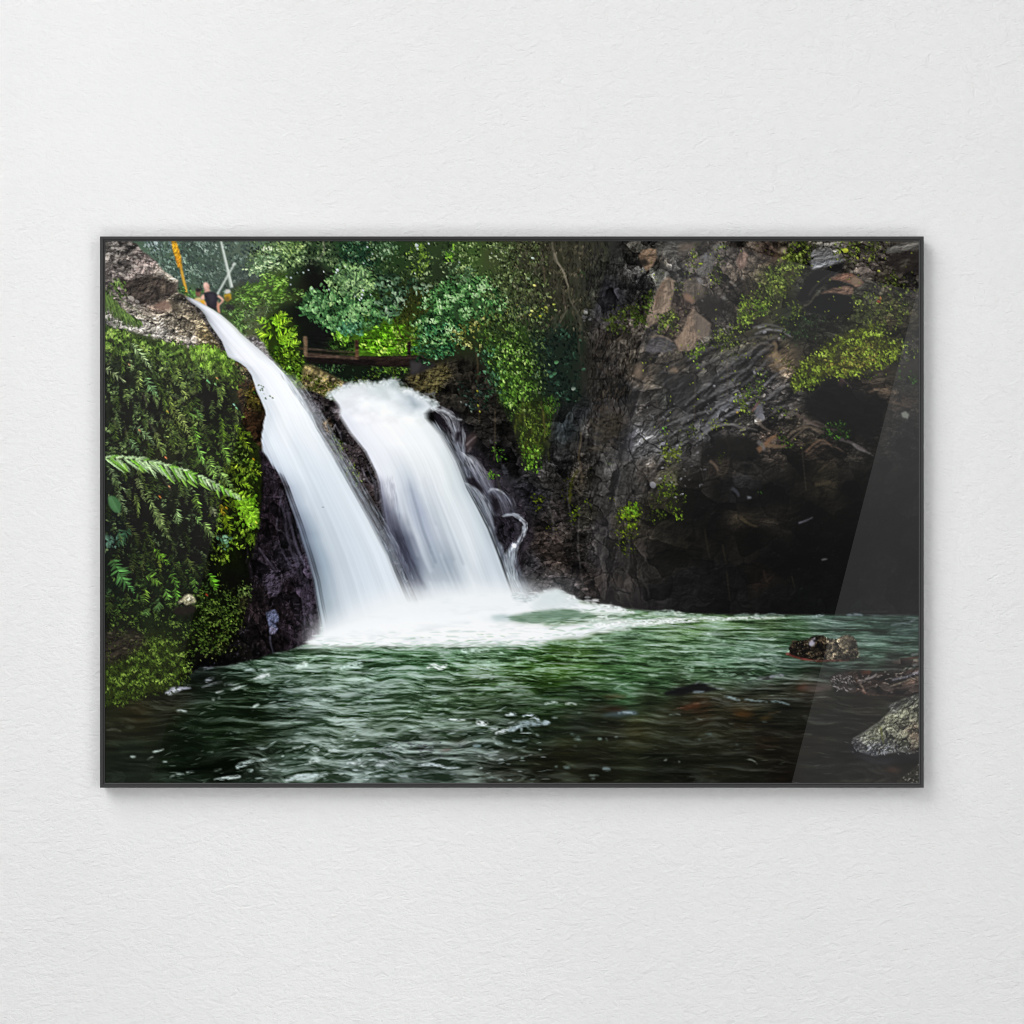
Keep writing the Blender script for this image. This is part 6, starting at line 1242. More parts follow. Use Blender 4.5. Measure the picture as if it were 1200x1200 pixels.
    ag = idw([(150, 880, .12, 0, 0), (220, 860, .2, 0, 0), (240, 800, .4, 0, 0), (300, 800, .75, 0, 0), (300, 870, .6, 0, 0), (380, 780, .8, 0, 0), (400, 840, .8, 0, 0), (480, 820, .8, 0, 0), (520, 880, .75, 0, 0), (480, 765, .7, 0, 0), (600, 780, .8, 0, 0), (600, 850, .5, 0, 0), (660, 820, .35, 0, 0), (680, 870, .2, 0, 0), (700, 770, .55, 0, 0), (800, 760, .6, 0, 0), (880, 780, .55, 0, 0), (800, 860, .25, 0, 0), (860, 820, .4, 0, 0), (900, 880, .22, 0, 0), (980, 760, .4, 0, 0), (1000, 860, .2, 0, 0), (960, 900, .15, 0, 0), (640, 720, .5, 0, 0)], ys, xs)[..., 0]
    t = (n1 * 1.25 + n2 * .28 - .1) * 2.1 * ag
    gk = np.clip((x - 540) / 120, 0, 1) * np.clip((815 - y) / 40, 0, 1)
    f = f * (np.array((.98, 1.0, .97), np.float32) + gk[..., None] * np.array((.04, .01, .03), np.float32))
    ag = ag * np.clip(.85 + 1.1 * fbm(x / 55, y / 17, 3, 33), .35, 1.5)
    lt = np.array((172, 190, 184), np.float32)
    dkc = f * np.array((.26, .36, .24), np.float32)
    c = f + np.clip(t, 0, .85)[..., None] * (lt - f) * np.clip((f[..., 1:2] + 26) / 130, .2, 1) + np.clip(-t * 1.25, 0, .85)[..., None] * (dkc - f)
    # calm parts: long soft bands
    b = fbm(x / 46, y / 4.2, 3, 18) * (1 - ag) * .5
    c = c * (1 + b[..., None])
    img[ys, xs] += m[..., None] * (c - img[ys, xs])
    D = dashes
    g1 = [(150, 170, 168), (186, 204, 202), (216, 226, 226)]
    g0 = [(20, 34, 14), (34, 56, 24), (52, 82, 44)]
    D([(300, 790), (360, 768), (560, 768), (600, 800), (580, 880), (480, 915), (300, 915), (320, 860)], 280, 9, 1.4, [(130, 148, 146), (160, 178, 176), (186, 202, 200)], -8, 26, 1, (.2, .6))
    D([(330, 780), (600, 770), (610, 830), (560, 880), (420, 880), (330, 850)], 165, 10, 1.5, g0, -8, 24, 2, (.25, .65))
    D([(400, 760), (560, 760), (560, 776), (400, 778)], 100, 6, 1.2, [(44, 72, 40), (110, 150, 112), (150, 184, 152)], 0, 30, 3, (.25, .6))
    D([(540, 760), (640, 758), (660, 800), (560, 815)], 95, 10, 1.1, [(24, 46, 8), (120, 160, 126), (176, 206, 184)], 3, 22, 4, (.3, .75))
    D([(640, 740), (760, 728), (920, 735), (920, 800), (780, 810), (640, 800)], 215, 11, 1.2, [(64, 100, 54), (120, 156, 124), (160, 190, 164)], 1, 18, 5, (.18, .55))
    D([(780, 745), (915, 745), (915, 795), (800, 800)], 110, 7, 1.6, [(110, 144, 124), (150, 178, 160), (182, 204, 192)], -4, 40, 6, (.2, .6))
    D([(600, 800), (760, 800), (740, 825), (600, 850)], 45, 13, 1.1, [(80, 106, 84), (130, 156, 140)], 0, 12, 7, (.2, .5))
    D([(920, 726), (1077, 726), (1077, 770), (930, 780)], 75, 12, 1.2, [(60, 86, 70), (100, 128, 112), (124, 148, 136)], 0, 16, 8, (.2, .5))
    D([(600, 840), (1000, 815), (1000, 918), (600, 918)], 130, 12, 1.1, [(44, 44, 34), (66, 72, 62), (96, 106, 98)], 1, 18, 9, (.15, .45))
    D([(600, 840), (1060, 820), (1060, 918), (600, 918)], 130, 26, 2.0, [(8, 8, 6), (34, 30, 18), (52, 44, 26)], 0, 8, 10, (.1, .3))
    D([(200, 830), (300, 800), (300, 918), (190, 918)], 65, 9, 1.1, [(60, 78, 62), (110, 128, 116), (160, 174, 168)], -10, 24, 11, (.15, .5))
    D([(270, 775), (370, 765), (400, 800), (300, 812), (250, 800)], 85, 8, 1.4, [(84, 108, 92), (140, 162, 150), (190, 206, 200)], -10, 30, 12, (.2, .6))
    D([(290, 870), (420, 860), (460, 915), (290, 915)], 85, 8, 1.9, [(130, 148, 144), (172, 190, 188), (204, 218, 218)], -12, 30, 13, (.25, .65))
    D([(520, 840), (640, 830), (640, 915), (520, 915)], 65, 9, 1.5, [(80, 96, 92), (140, 156, 156), (196, 208, 210)], -6, 24, 14, (.2, .65))
    D([(440, 868), (560, 868), (560, 890), (440, 890)], 60, 6, 1.2, [(20, 18, 26), (52, 46, 56), (150, 160, 166)], -8, 30, 15, (.3, .7))
    # named crests
    W_ = (226, 234, 236)
    for p, w, w2, c, a in (([(297, 796), (306, 793), (316, 791)], 2, 5, W_, .8), ([(346, 784), (354, 780), (361, 777)], 3, 6, (206, 222, 216), .9), ([(362, 776), (368, 771), (372, 768)], 2.6, 1.4, (160, 186, 172), .7), ([(398, 785), (408, 780), (420, 779), (425, 781)], 4, 8, (190, 212, 206), .8), ([(500, 783), (508, 780), (516, 783), (524, 779)], 3, 4, (226, 236, 234), .95), ([(540, 762), (556, 763), (574, 762)], 5, 3, (206, 226, 218), .8), ([(550, 775), (566, 776), (592, 778)], 4, 3, (166, 198, 176), .7),
                             ([(286, 786), (294, 785), (300, 786)], 3, 2, (176, 194, 194), .8), ([(302, 785), (310, 785), (318, 784)], 2.4, 1.4, (190, 204, 204), .8), ([(193, 813), (201, 808), (212, 807), (224, 806)], 5, 2, (176, 180, 196), .85), ([(196, 814), (203, 810), (211, 809)], 4, 3, (206, 210, 218), .7), ([(240, 799), (246, 796), (251, 795)], 4, 1.6, (160, 166, 176), .8), ([(238, 784), (244, 782), (250, 782)], 4, 2, (160, 166, 178), .7), ([(236, 806), (250, 801), (260, 799)], 2, 1, (130, 136, 140), .7), ([(262, 803), (268, 802), (274, 802)], 2.4, 2, (130, 138, 140), .7), ([(252, 812), (257, 811), (262, 810)], 1.4, 1, (206, 214, 214), .8), ([(270, 809), (276, 807), (282, 805)], 1.4, 2, (206, 214, 216), .8), ([(248, 821), (251, 819)], 3, 2, (160, 170, 168), .8), ([(255, 818), (258, 818)], 2.6, 2, (130, 142, 136), .8),
                             ([(206, 833), (213, 833), (219, 834)], 2, 1.2, (196, 210, 208), .95), ([(178, 882), (185, 880), (192, 878)], 2, 1.2, (176, 190, 186), .95), ([(172, 890), (176, 888), (180, 886)], 1.6, .8, (160, 174, 168), .9), ([(152, 887), (159, 887)], 2, 1.4, (170, 186, 180), .95), ([(190, 893), (196, 893)], 2, 1.2, (150, 166, 160), .9), ([(198, 912), (206, 908), (216, 907)], 1.2, 2, (170, 186, 182), .9), ([(217, 905), (228, 905)], 1.6, 1.4, (170, 186, 182), .9), ([(250, 914), (266, 912), (282, 910)], 2, 3.5, (196, 210, 208), .9), ([(276, 900), (284, 896), (296, 893), (316, 889)], 6, 2, (176, 192, 192), .8), ([(268, 860), (276, 858), (282, 857)], 2, 2, (110, 130, 118), .6), ([(296, 829), (300, 827), (304, 825)], 2.4, 2, (200, 214, 208), .8), ([(146, 853), (158, 852)], 3, 3, (66, 72, 60), .5), ([(124, 856), (134, 855), (142, 858)], 1.6, 1, (80, 82, 76), .7), ([(268, 858), (262, 862)], 1.6, 1, (90, 106, 92), .6), ([(250, 904), (260, 901)], 2.4, 1.4, (110, 124, 114), .6),
                             ([(334, 915), (350, 911), (366, 910), (384, 908)], 5, 4, (190, 204, 206), .8), ([(342, 877), (350, 876), (358, 874)], 2, 1.4, (206, 218, 216), .8), ([(366, 878), (374, 880)], 4, 3, (200, 212, 212), .8), ([(384, 880), (398, 880)], 3, 2, (196, 210, 208), .8), ([(362, 894), (370, 890), (374, 894)], 5, 4, (196, 210, 208), .8), ([(406, 895), (416, 895), (424, 893)], 3.2, 2, (206, 216, 218), .85), ([(420, 898), (430, 898)], 2.2, 1.6, (206, 216, 218), .85), ([(440, 893), (450, 893), (460, 892)], 2, 1.4, (200, 210, 214), .85), ([(440, 897), (452, 897)], 2.6, 2, (200, 210, 214), .8), ([(490, 897), (500, 896), (512, 897), (524, 900), (540, 900)], 3, 2, (200, 212, 218), .85), ([(466, 908), (478, 910)], 2.6, 2.4, (170, 184, 186), .7),
                             ([(526, 843), (536, 844), (546, 844)], 2, 1.4, (216, 228, 230), .9), ([(558, 846), (564, 848), (572, 848)], 4.5, 4, (226, 234, 236), .9), ([(572, 855), (584, 854)], 3, 2, (200, 212, 214), .8), ([(580, 860), (592, 856), (600, 852)], 3.4, 2.4, (216, 226, 230), .9), ([(592, 838), (602, 837)], 3, 2.4, (200, 212, 214), .8), ([(577, 866), (581, 867)], 2.4, 2, (190, 204, 204), .8), ([(580, 871), (590, 871)], 3, 2, (160, 180, 182), .8), ([(554, 874), (564, 874)], 3.4, 2, (140, 166, 170), .8), ([(572, 886), (584, 884)], 2.4, 1.2, (150, 164, 164), .8), ([(560, 886), (564, 887)], 2, 1.4, (180, 190, 190), .7), ([(570, 911), (580, 912), (590, 915)], 2, 1.6, (150, 168, 166), .7),
                             ([(598, 836), (606, 838)], 4, 2, (206, 220, 228), .85), ([(612, 840), (622, 838), (630, 843), (632, 847)], 2, 3, (200, 214, 226), .9), ([(596, 858), (604, 852), (616, 848), (632, 848), (645, 847)], 5, 5, (146, 164, 170), .85), ([(600, 857), (606, 852), (610, 848)], 4, 2, (176, 192, 198), .7), ([(636, 848), (643, 846)], 4, 4, (170, 186, 194), .8), ([(611, 848), (611, 858)], 1.8, 2.2, (170, 188, 192), .7), ([(616, 850), (622, 856), (627, 860)], 2, 1, (130, 150, 152), .7), ([(628, 861), (632, 862)], 2.4, 1.8, (140, 156, 154), .8), ([(600, 868), (612, 868), (620, 866)], 3, 1.6, (150, 168, 170), .75), ([(638, 825), (648, 823), (654, 824)], 2.6, 2, (176, 194, 188), .85), ([(662, 825), (670, 825), (676, 826)], 2, 1.4, (216, 226, 224), .9), ([(646, 841), (654, 841)], 2, 1.4, (150, 168, 164), .8), ([(677, 836), (682, 836)], 1.8, 1.4, (120, 136, 128), .7), ([(600, 811), (612, 810), (616, 812)], 1.6, 1.4, (110, 134, 122), .7), ([(600, 819), (620, 819), (640, 814), (670, 814), (700, 815)], 1, .8, (92, 114, 100), .7),
                             ([(690, 794), (700, 794), (710, 795), (718, 797)], 2, .8, (166, 196, 170), .85), ([(720, 808), (728, 803), (740, 801), (760, 802)], 1.4, 1.6, (150, 180, 156), .75), ([(612, 788), (620, 788)], 2.4, 1.6, (160, 196, 160), .8), ([(622, 787), (634, 786), (660, 787)], 1.4, 1.2, (166, 196, 166), .75), ([(655, 794), (664, 793), (670, 796)], 1.4, .8, (160, 190, 150), .7), ([(648, 768), (656, 772), (668, 774), (690, 773)], 1.6, 3, (150, 186, 150), .75), ([(690, 752), (694, 750), (700, 749), (706, 753)], 2, 4, (176, 204, 184), .75), ([(700, 775), (708, 775), (716, 774)], 2.4, 2, (140, 176, 146), .6), ([(604, 770), (612, 774), (622, 777)], 2, 2, (170, 204, 180), .75), ([(600, 776), (614, 777)], 2, 2, (170, 204, 180), .7), ([(672, 768), (680, 766), (676, 762)], 1.4, 1, (166, 200, 166), .7), ([(694, 868), (670, 868)], 1, 1, (70, 84, 72), .4),
                             ([(758, 775), (772, 778), (790, 776)], 5, 4, (130, 164, 134), .6), ([(808, 784), (814, 784)], 5, 4, (150, 182, 158), .7), ([(820, 770), (830, 770)], 5, 6, (136, 168, 144), .6), ([(840, 786), (848, 788)], 3, 3, (160, 186, 164), .6), ([(845, 792), (854, 792)], 2.4, 2, (150, 180, 156), .7), ([(760, 791), (772, 792)], 2.4, 2, (166, 190, 170), .7), ([(816, 748), (832, 749), (850, 752)], 3, 4, (150, 178, 156), .6), ([(800, 760), (816, 760)], 2, 1.4, (170, 194, 180), .7), ([(864, 760), (876, 760), (882, 764)], 3, 3, (140, 168, 152), .6), ([(890, 773), (896, 775)], 5, 3, (150, 172, 164), .7), ([(904, 770), (916, 768)], 4, 4, (130, 152, 144), .6), ([(900, 781), (914, 781)], 2, 1.4, (150, 170, 164), .6), ([(828, 743), (834, 743)], 2, 2, (190, 208, 196), .7)):
        crest(p, w, c, a, w2, int(p[0][0]))
    # submerged and breaking stones
    for pt, c, a, s in (([(796, 830), (806, 826), (822, 824), (818, 830), (804, 833)], (76, 42, 26), .55, 1.2), ([(706, 816), (720, 814), (736, 815), (730, 819), (712, 819)], (72, 46, 26), .5, 1.5), ([(858, 836), (870, 834), (886, 837), (876, 840), (864, 839)], (80, 50, 22), .55, 1.4), ([(888, 841), (900, 839), (908, 841), (896, 844)], (88, 68, 34), .6, 1.5), ([(702, 832), (722, 828), (740, 832), (724, 836)], (40, 18, 14), .8, 2.5), ([(704, 838), (720, 834), (744, 832), (750, 837), (726, 840), (710, 840)], (66, 80, 84), .8, 1.6), ([(932, 806), (944, 801), (950, 806), (940, 810)], (80, 52, 40), .7, 1.5),
                           ([(777, 812), (790, 808), (806, 804), (816, 800), (824, 801), (834, 805), (844, 808), (830, 811), (812, 812), (800, 815), (780, 815)], (15, 15, 17), .95, .9), ([(788, 842), (796, 841), (804, 846), (786, 846)], (60, 62, 50), .5, 2), ([(560, 874), (520, 870), (540, 866)], (60, 40, 42), .4, 3), ([(514, 880), (526, 878), (532, 877), (524, 880)], (92, 44, 38), .7, .9), ([(888, 795), (900, 792), (908, 795), (898, 797)], (36, 32, 36), .8, .8)):
        fill(pt, c, s, a, .8)
    for p, w, w2, c, a in (([(814, 802), (820, 799), (828, 801), (836, 803)], 1.4, 1, (130, 136, 142), .75), ([(812, 811), (820, 811), (826, 810)], 2.4, 1.4, (110, 122, 130), .8), ([(834, 803), (842, 806), (850, 807)], 2, 3, (120, 126, 132), .7), ([(848, 816), (858, 818), (868, 821)], 2, 2.6, (130, 148, 152), .85), ([(872, 820), (884, 821), (900, 823)], 2, 1.2, (130, 148, 152), .85), ([(903, 822), (914, 823), (926, 826)], 1.8, 1.6, (120, 138, 142), .8), ([(834, 819), (846, 819)], 2, 1.6, (90, 92, 88), .7), ([(889, 796), (893, 795)], 2.6, 2, (130, 136, 140), .8), ([(902, 794), (912, 791), (920, 793)], 3, 2.4, (140, 142, 152), .75), ([(790, 831), (802, 829), (812, 827)], 1, .8, (112, 84, 66), .8), ([(812, 825), (820, 824)], 1.2, .8, (120, 92, 72), .8), ([(784, 838), (792, 837), (798, 838)], 1.8, 1.2, (104, 116, 108), .8), ([(814, 841), (820, 843), (824, 844)], .9, .8, (130, 144, 136), .8), ([(760, 847), (767, 845)], .9, .8, (110, 116, 106), .7), ([(724, 836), (736, 835), (746, 836)], 2.6, 2, (120, 140, 150), .8), ([(728, 834), (742, 836)], 1.2, 1, (176, 192, 200), .7), ([(854, 848), (862, 848)], 1.6, 1, (88, 96, 94), .7), ([(826, 861), (832, 860), (836, 863)], 2, 1.4, (80, 96, 96), .8), ([(818, 867), (822, 867)], 1.6, 1.2, (90, 104, 100), .8), ([(876, 890), (882, 891), (888, 896)], .9, .8, (150, 160, 152), .85), ([(862, 873), (866, 873)], 1.4, 1, (80, 92, 88), .7), ([(668, 860), (674, 862), (680, 867)], 2, 3, (96, 116, 112), .7), ([(700, 866), (706, 866)], 2.4, 2, (120, 140, 134), .8), ([(710, 865), (712, 869)], 1.8, 1.2, (110, 126, 120), .7), ([(720, 864), (724, 864)], 1.8, 1.4, (150, 166, 160), .8), ([(706, 901), (716, 902)], 4, 3, (110, 126, 128), .8), ([(650, 899), (654, 898)], 2, 1.4, (90, 106, 102), .8), ([(660, 899), (668, 900)], 3, 2.4, (90, 106, 102), .8), ([(690, 909), (702, 909)], 1.8, 1.4, (110, 124, 118), .8), ([(692, 913), (698, 912)], 2.4, 1.6, (96, 108, 104), .7), ([(672, 866), (682, 868)], 1.8, 1.4, (116, 132, 126), .8), ([(610, 889), (614, 888)], 2.4, 1.6, (110, 128, 122), .8), ([(778, 892), (782, 890)], 1.8, 1.2, (120, 128, 120), .8), ([(795, 893), (797, 893)], 1.8, 1.4, (150, 156, 148), .8), ([(672, 874), (676, 875)], 1.6, 1.4, (80, 94, 90), .8), ([(900, 836), (916, 834)], 1.4, 1, (70, 46, 26), .6), ([(893, 846), (900, 846)], 1.6, 1, (90, 100, 96), .6)):
        crest(p, w, c, a, w2, int(p[0][0]))


def paint_foam():
    D = dashes
    # foam
    fo = [(357, 757), (362, 750), (380, 742), (420, 728), (470, 708), (490, 706), (520, 700), (560, 697), (600, 697), (616, 700), (628, 696), (640, 692), (652, 690), (662, 697), (670, 699), (680, 705), (700, 708), (716, 711), (736, 716), (746, 718), (730, 720), (700, 720), (684, 719), (672, 716), (650, 715), (620, 720), (604, 724), (590, 727), (600, 730), (620, 732), (644, 733), (680, 731), (700, 727), (726, 726), (760, 730), (728, 738), (700, 742), (680, 748), (650, 750), (630, 754), (600, 757), (560, 756), (530, 757), (500, 756), (460, 756), (430, 757), (400, 757), (376, 758)]
    fill(fo, (236, 239, 241), 2.2, 1, 1.6, 6, 5)
    fill([(380, 752), (400, 732), (470, 706), (600, 698), (640, 726), (640, 748), (560, 752), (470, 753)], (241, 242, 243), 5, .8)
    fill([(470, 716), (520, 702), (600, 700), (610, 712), (560, 720), (500, 730)], (228, 234, 236), 6, .7)
    ys, xs, m = poly_mask(fo, 4)
    x, y = grid(ys, xs)
    n = fbm(x / 22, y / 5 + .6 * fbm(x / 30, y / 20, 2, 61), 4, 62)
    img[ys, xs] *= 1 - m[..., None] * np.clip(.0 + n * .16, 0, .1)[..., None] * np.array((1.1, .92, .9), np.float32)
    D([(365, 744), (480, 738), (640, 740), (690, 742), (640, 756), (560, 759), (380, 760)], 80, 14, 1.6, [(150, 176, 166), (196, 210, 208), (236, 240, 240)], 0, 14, 41, (.25, .6))
    D([(640, 716), (720, 712), (800, 722), (780, 732), (700, 742), (640, 746)], 120, 13, 1.7, [(104, 140, 108), (176, 200, 186), (238, 241, 240)], -2, 22, 42, (.3, .7))
    D([(600, 694), (660, 692), (740, 714), (740, 722), (660, 716), (600, 712)], 90, 9, 2, [(190, 202, 204), (226, 231, 232), (242, 243, 243)], 8, 30, 43, (.25, .6))
    D([(480, 742), (640, 742), (660, 756), (480, 760)], 30, 7, 1.3, [(120, 160, 126), (170, 196, 176)], 0, 20, 44, (.3, .6))
    mist = [(362, 748), (376, 728), (420, 706), (470, 688), (500, 686), (560, 682), (606, 684), (632, 694), (650, 706), (600, 716), (520, 722), (440, 738), (390, 750)]
    fill(mist, (231, 235, 238), 10, .8)
    fill([(366, 752), (400, 742), (480, 722), (560, 714), (610, 714), (560, 730), (480, 744)], (240, 242, 244), 7, .8)
    fill([(574, 722), (590, 720), (606, 722), (600, 727), (580, 727)], (158, 180, 182), 1.5, .7, 1)
    fill([(560, 724), (600, 725), (612, 728), (580, 728)], (206, 216, 218), 2, .7, 1)
    gm = [(598, 722), (620, 718), (640, 715), (660, 714), (676, 716), (684, 720), (700, 722), (680, 725), (650, 729), (630, 730), (610, 729), (598, 726)]
    fill(gm, (112, 138, 120), 1.6, .95, 1.4)
    D(gm, 60, 14, 1.4, [(78, 106, 84), (110, 138, 112), (150, 172, 160)], 0, 10, 16, (.3, .7))
    D([(640, 725), (690, 722), (760, 722), (800, 726), (760, 732), (640, 732)], 80, 14, 1.6, [(130, 160, 136), (190, 208, 200), (226, 232, 230)], -4, 12, 17, (.3, .7))
    fill([(632, 701), (638, 694), (648, 691), (658, 692), (664, 698), (676, 702), (680, 708), (640, 714), (620, 710)], (204, 214, 216), 2.6, .75)
    for p, w, w2, c, a in (([(600, 697), (616, 702), (632, 697)], 6, 4, (186, 196, 200), .6), ([(664, 704), (670, 700), (674, 703)], 3, 3, (226, 230, 232), .8), ([(715, 712), (716, 708), (717, 706)], 1.4, .8, (170, 172, 172), .7), ([(690, 712), (712, 711), (730, 715), (744, 718)], 3.5, 2.5, (222, 227, 228), .9), ([(690, 729), (704, 724), (708, 721), (712, 726)], 3, 3, (222, 230, 226), .8), ([(700, 732), (730, 730), (760, 729), (790, 728), (820, 726), (850, 725), (900, 724), (920, 723)], 5, 1.8, (224, 231, 229), .85), ([(740, 733), (780, 728), (800, 725)], 4, 3, (232, 237, 236), .6), ([(760, 720), (772, 719), (786, 718), (800, 721), (820, 722), (836, 724)], 5, 2.4, (164, 184, 172), .85), ([(790, 720), (796, 719), (802, 722)], 3.5, 2, (214, 223, 216), .8), ([(822, 724), (836, 724), (850, 726), (870, 725)], 2.4, 2, (206, 218, 212), .7), ([(860, 722), (874, 720), (890, 722), (906, 720), (920, 722)], 2, 1.6, (130, 150, 142), .7), ([(884, 721), (890, 720)], 2, 2, (176, 190, 184), .7), ([(956, 723), (962, 721), (967, 720)], 2.4, 1.2, (176, 190, 196), .8), ([(920, 724), (944, 724), (956, 723)], 2, 1.6, (130, 150, 144), .6), ([(992, 721), (1002, 720), (1012, 721)], 2, 1.6, (104, 118, 124), .8), ([(1020, 722), (1034, 722)], 1.6, 1.2, (70, 82, 84), .7), ([(1044, 733), (1056, 731), (1066, 730)], 1.6, 2, (96, 110, 112), .7), ([(1066, 730), (1074, 725)], 1.8, 1.2, (100, 112, 116), .7), ([(1040, 740), (1060, 738), (1076, 738)], 1.6, 1, (84, 104, 98), .6), ([(1000, 767), (1020, 768), (1040, 771)], 3, 1.4, (110, 136, 122), .7),
                             ([(700, 748), (740, 744), (780, 748)], 4, 3, (150, 178, 158), .5), ([(640, 752), (670, 756), (700, 758)], 3, 3, (160, 190, 166), .6), ([(720, 738), (740, 738)], 3, 3, (200, 214, 206), .6)):
        crest(p, w * 1.2, c, a, w2 * 1.2, int(p[0][0]))
    for yb in (754, 757):
        for i in range(46):
            rs = np.random.RandomState(i + int(yb) * 7)
            xx = 360 + rs.rand() * 290
            put(xx, yb + rs.randn() * 1.4, 8 + 12 * rs.rand(), 1.6, rs.randn() * 6, (232, 237, 237) if rs.rand() < .6 else (150, 178, 160), .5, 1)


def paint_stones():
    rs = np.random.RandomState(41)
    # boulder in the pool
    a = [(925, 757), (928, 753), (938, 751), (946, 750), (952, 746), (958, 745), (966, 745), (972, 749), (980, 749), (986, 746), (993, 744), (1000, 746), (1004, 752), (1005, 758), (1008, 766), (1005, 772), (996, 774), (980, 776), (962, 775), (944, 774), (932, 771), (924, 767)]
    fill(a, lambda x, y: np.where(((x - 968) / 40 > 0)[..., None], np.array((66, 60, 50), np.float32), np.array((30, 25, 19), np.float32)), .5, 1, 1)
    facets(a, 7, 1.3, 20, .8, 38, .6, .6)
    facets(a, 3, 1.3, 20, .6, 39, .5, .6)
    relief(a, .5, 3.2, 1.2, 20, 51, .35, .6, .5, light=(.9, (128, 120, 92), .6))
    for i in range(110):
        x, y = 926 + rs.rand() * 80, 747 + rs.rand() * 26
        g = rs.choice([6, 8, 10, 84, 116])
        put(x, y, 1 + 3 * rs.rand(), 1 + rs.rand(), rs.rand() * 180, np.array((g, g * .93, g * .74)) * (1 if x < 965 else .9), .7 * (((x - 966) / 44) ** 2 + ((y - 761) / 15) ** 2 < .95), 2)
    fill([(984, 750), (990, 746), (1000, 748), (1002, 756), (992, 760), (984, 757)], (84, 78, 66), 2, .5, 1)
    fill([(949, 752), (955, 747), (957, 750), (954, 757), (950, 758), (948, 755)], (158, 154, 168), .7, .95, .6)
    fill([(953, 750), (958, 748), (958, 752), (954, 753)], (20, 16, 14), .5, .9)
    for p, w, c in (([(922, 766), (932, 770), (944, 773), (960, 775)], 2.2, (112, 52, 46)), ([(960, 775), (980, 774), (996, 774)], 1.8, (92, 46, 38)), ([(921, 767), (926, 765)], 2, (150, 90, 84)), ([(928, 752), (934, 751)], 1.4, (96, 58, 50)), ([(940, 772), (952, 774)], 1.4, (136, 72, 64))):
        stroke(p, w, c, .8, w * .6)
    D = dashes
    D([(920, 774), (1010, 776), (1010, 782), (922, 780)], 36, 12, 1.2, [(60, 80, 72), (96, 116, 106)], 0, 10, 20, (.3, .6))
    # flat stones at the right bank
    bk = [(973, 796), (980, 790), (992, 787), (1010, 786), (1022, 789), (1034, 787), (1044, 792), (1056, 789), (1078, 782), (1078, 816), (1060, 816), (1030, 815), (1006, 812), (990, 810), (978, 804)]
    fill(bk, (40, 31, 27), .8, 1, 1.2)
    fill([(1018, 800), (1030, 806), (1028, 814), (1012, 814), (1008, 806)], (92, 68, 58), 1, .8, .8)
    fill([(1034, 800), (1056, 798), (1078, 794), (1078, 800), (1060, 806), (1038, 807)], (76, 62, 54), 1, .8, 1)
    fill([(1044, 796), (1062, 792), (1078, 786), (1078, 790), (1060, 797), (1046, 799)], (110, 108, 116), .8, .85, .6)
    fill([(1008, 787), (1020, 786), (1024, 790), (1012, 792)], (96, 54, 36), 1.2, .8)
    fill([(1024, 796), (1030, 789), (1040, 790), (1042, 797), (1032, 800)], (28, 20, 18), .7, .95, .6)
    fill([(1030, 807), (1050, 806), (1078, 801), (1078, 815), (1040, 815)], (24, 18, 16), 1, .85)
    fill([(938, 806), (950, 802), (964, 803), (976, 802), (976, 809), (950, 811)], (84, 72, 68), 1.6, .6, 1)
    facets(bk, 8, 2, -15, .7, 40, .6, .8)
    relief(bk, .5, 4, 2, -15, 52, .3, .5, .6)
    sp = [(973, 797), (980, 791), (990, 788), (998, 792), (1000, 800), (1004, 808), (998, 811), (986, 809), (977, 804)]
    fill(sp, (46, 42, 40), .5, .95, .8)
    for i in range(130):
        x, y = 974 + rs.rand() * 28, 788 + rs.rand() * 22
        if ((x - 988) / 15) ** 2 + ((y - 800) / 11) ** 2 > 1:
            continue
        put(x, y, 1.4 + 3.4 * rs.rand(), 1, 20 + 40 * rs.randn(), (140, 136, 136) if rs.rand() < .5 else (10, 8, 8), .7, 1)
    for i in range(150):
        x = 1005 + rs.rand() * 72; y = 797 + (rs.rand() - .5) * 22 - (x - 1040) * .1
        put(x, y, 2 + 4 * rs.rand(), 1.2, -18 + 20 * rs.randn(), (140, 132, 126) if rs.rand() < .4 else (18, 14, 13), .6, 2)
    for p, w, c in (([(1008, 802), (1012, 806), (1016, 810)], 2, (122, 108, 96)), ([(1014, 796), (1022, 794), (1028, 790)], 3, (140, 134, 132)), ([(1040, 806), (1054, 801), (1068, 796), (1076, 794)], 1.6, (126, 116, 100)), ([(1044, 812), (1047, 811)], 1.4, (150, 136, 130)), ([(1006, 798), (1012, 797)], 2.4, (130, 126, 124)), ([(1046, 797), (1060, 794), (1076, 788)], 1.2, (150, 148, 156)), ([(1056, 774), (1066, 772), (1077, 770)], 3, (70, 40, 32)), ([(1068, 768), (1077, 766)], 3, (100, 104, 104)), ([(1070, 780), (1077, 778)], 4, (100, 104, 106))):
        stroke(p, w, c, .8, w * .7)
    # big mossy boulder
    b = [(997, 870), (1000, 866), (1008, 862), (1016, 857), (1024, 851), (1030, 848), (1036, 841), (1042, 836), (1044, 830), (1041, 828), (1044, 824), (1054, 822), (1062, 818), (1078, 812), (1078, 880), (1070, 884), (1056, 882), (1040, 883), (1026, 887), (1014, 884), (1004, 880)]
    fill(b, field([(1005, 872, 66, 66, 74), (1015, 865, 108, 108, 92), (1030, 858, 116, 116, 92), (1045, 845, 116, 116, 90), (1060, 835, 106, 106, 82), (1072, 830, 84, 82, 66), (1070, 820, 66, 66, 64), (1048, 828, 76, 76, 76), (1070, 860, 92, 72, 56), (1060, 865, 108, 106, 84), (1040, 875, 76, 78, 88), (1020, 880, 60, 62, 76), (1055, 878, 84, 84, 80), (1075, 880, 40, 30, 26)]), .5, 1, 1)
    facets(b, 12, 1.3, -35, .45, 41, .5, .6)
    relief(b, .6, 3.6, 1.6, -35, 53, .25, .5, .5, light=(.7, (196, 196, 172), .6))
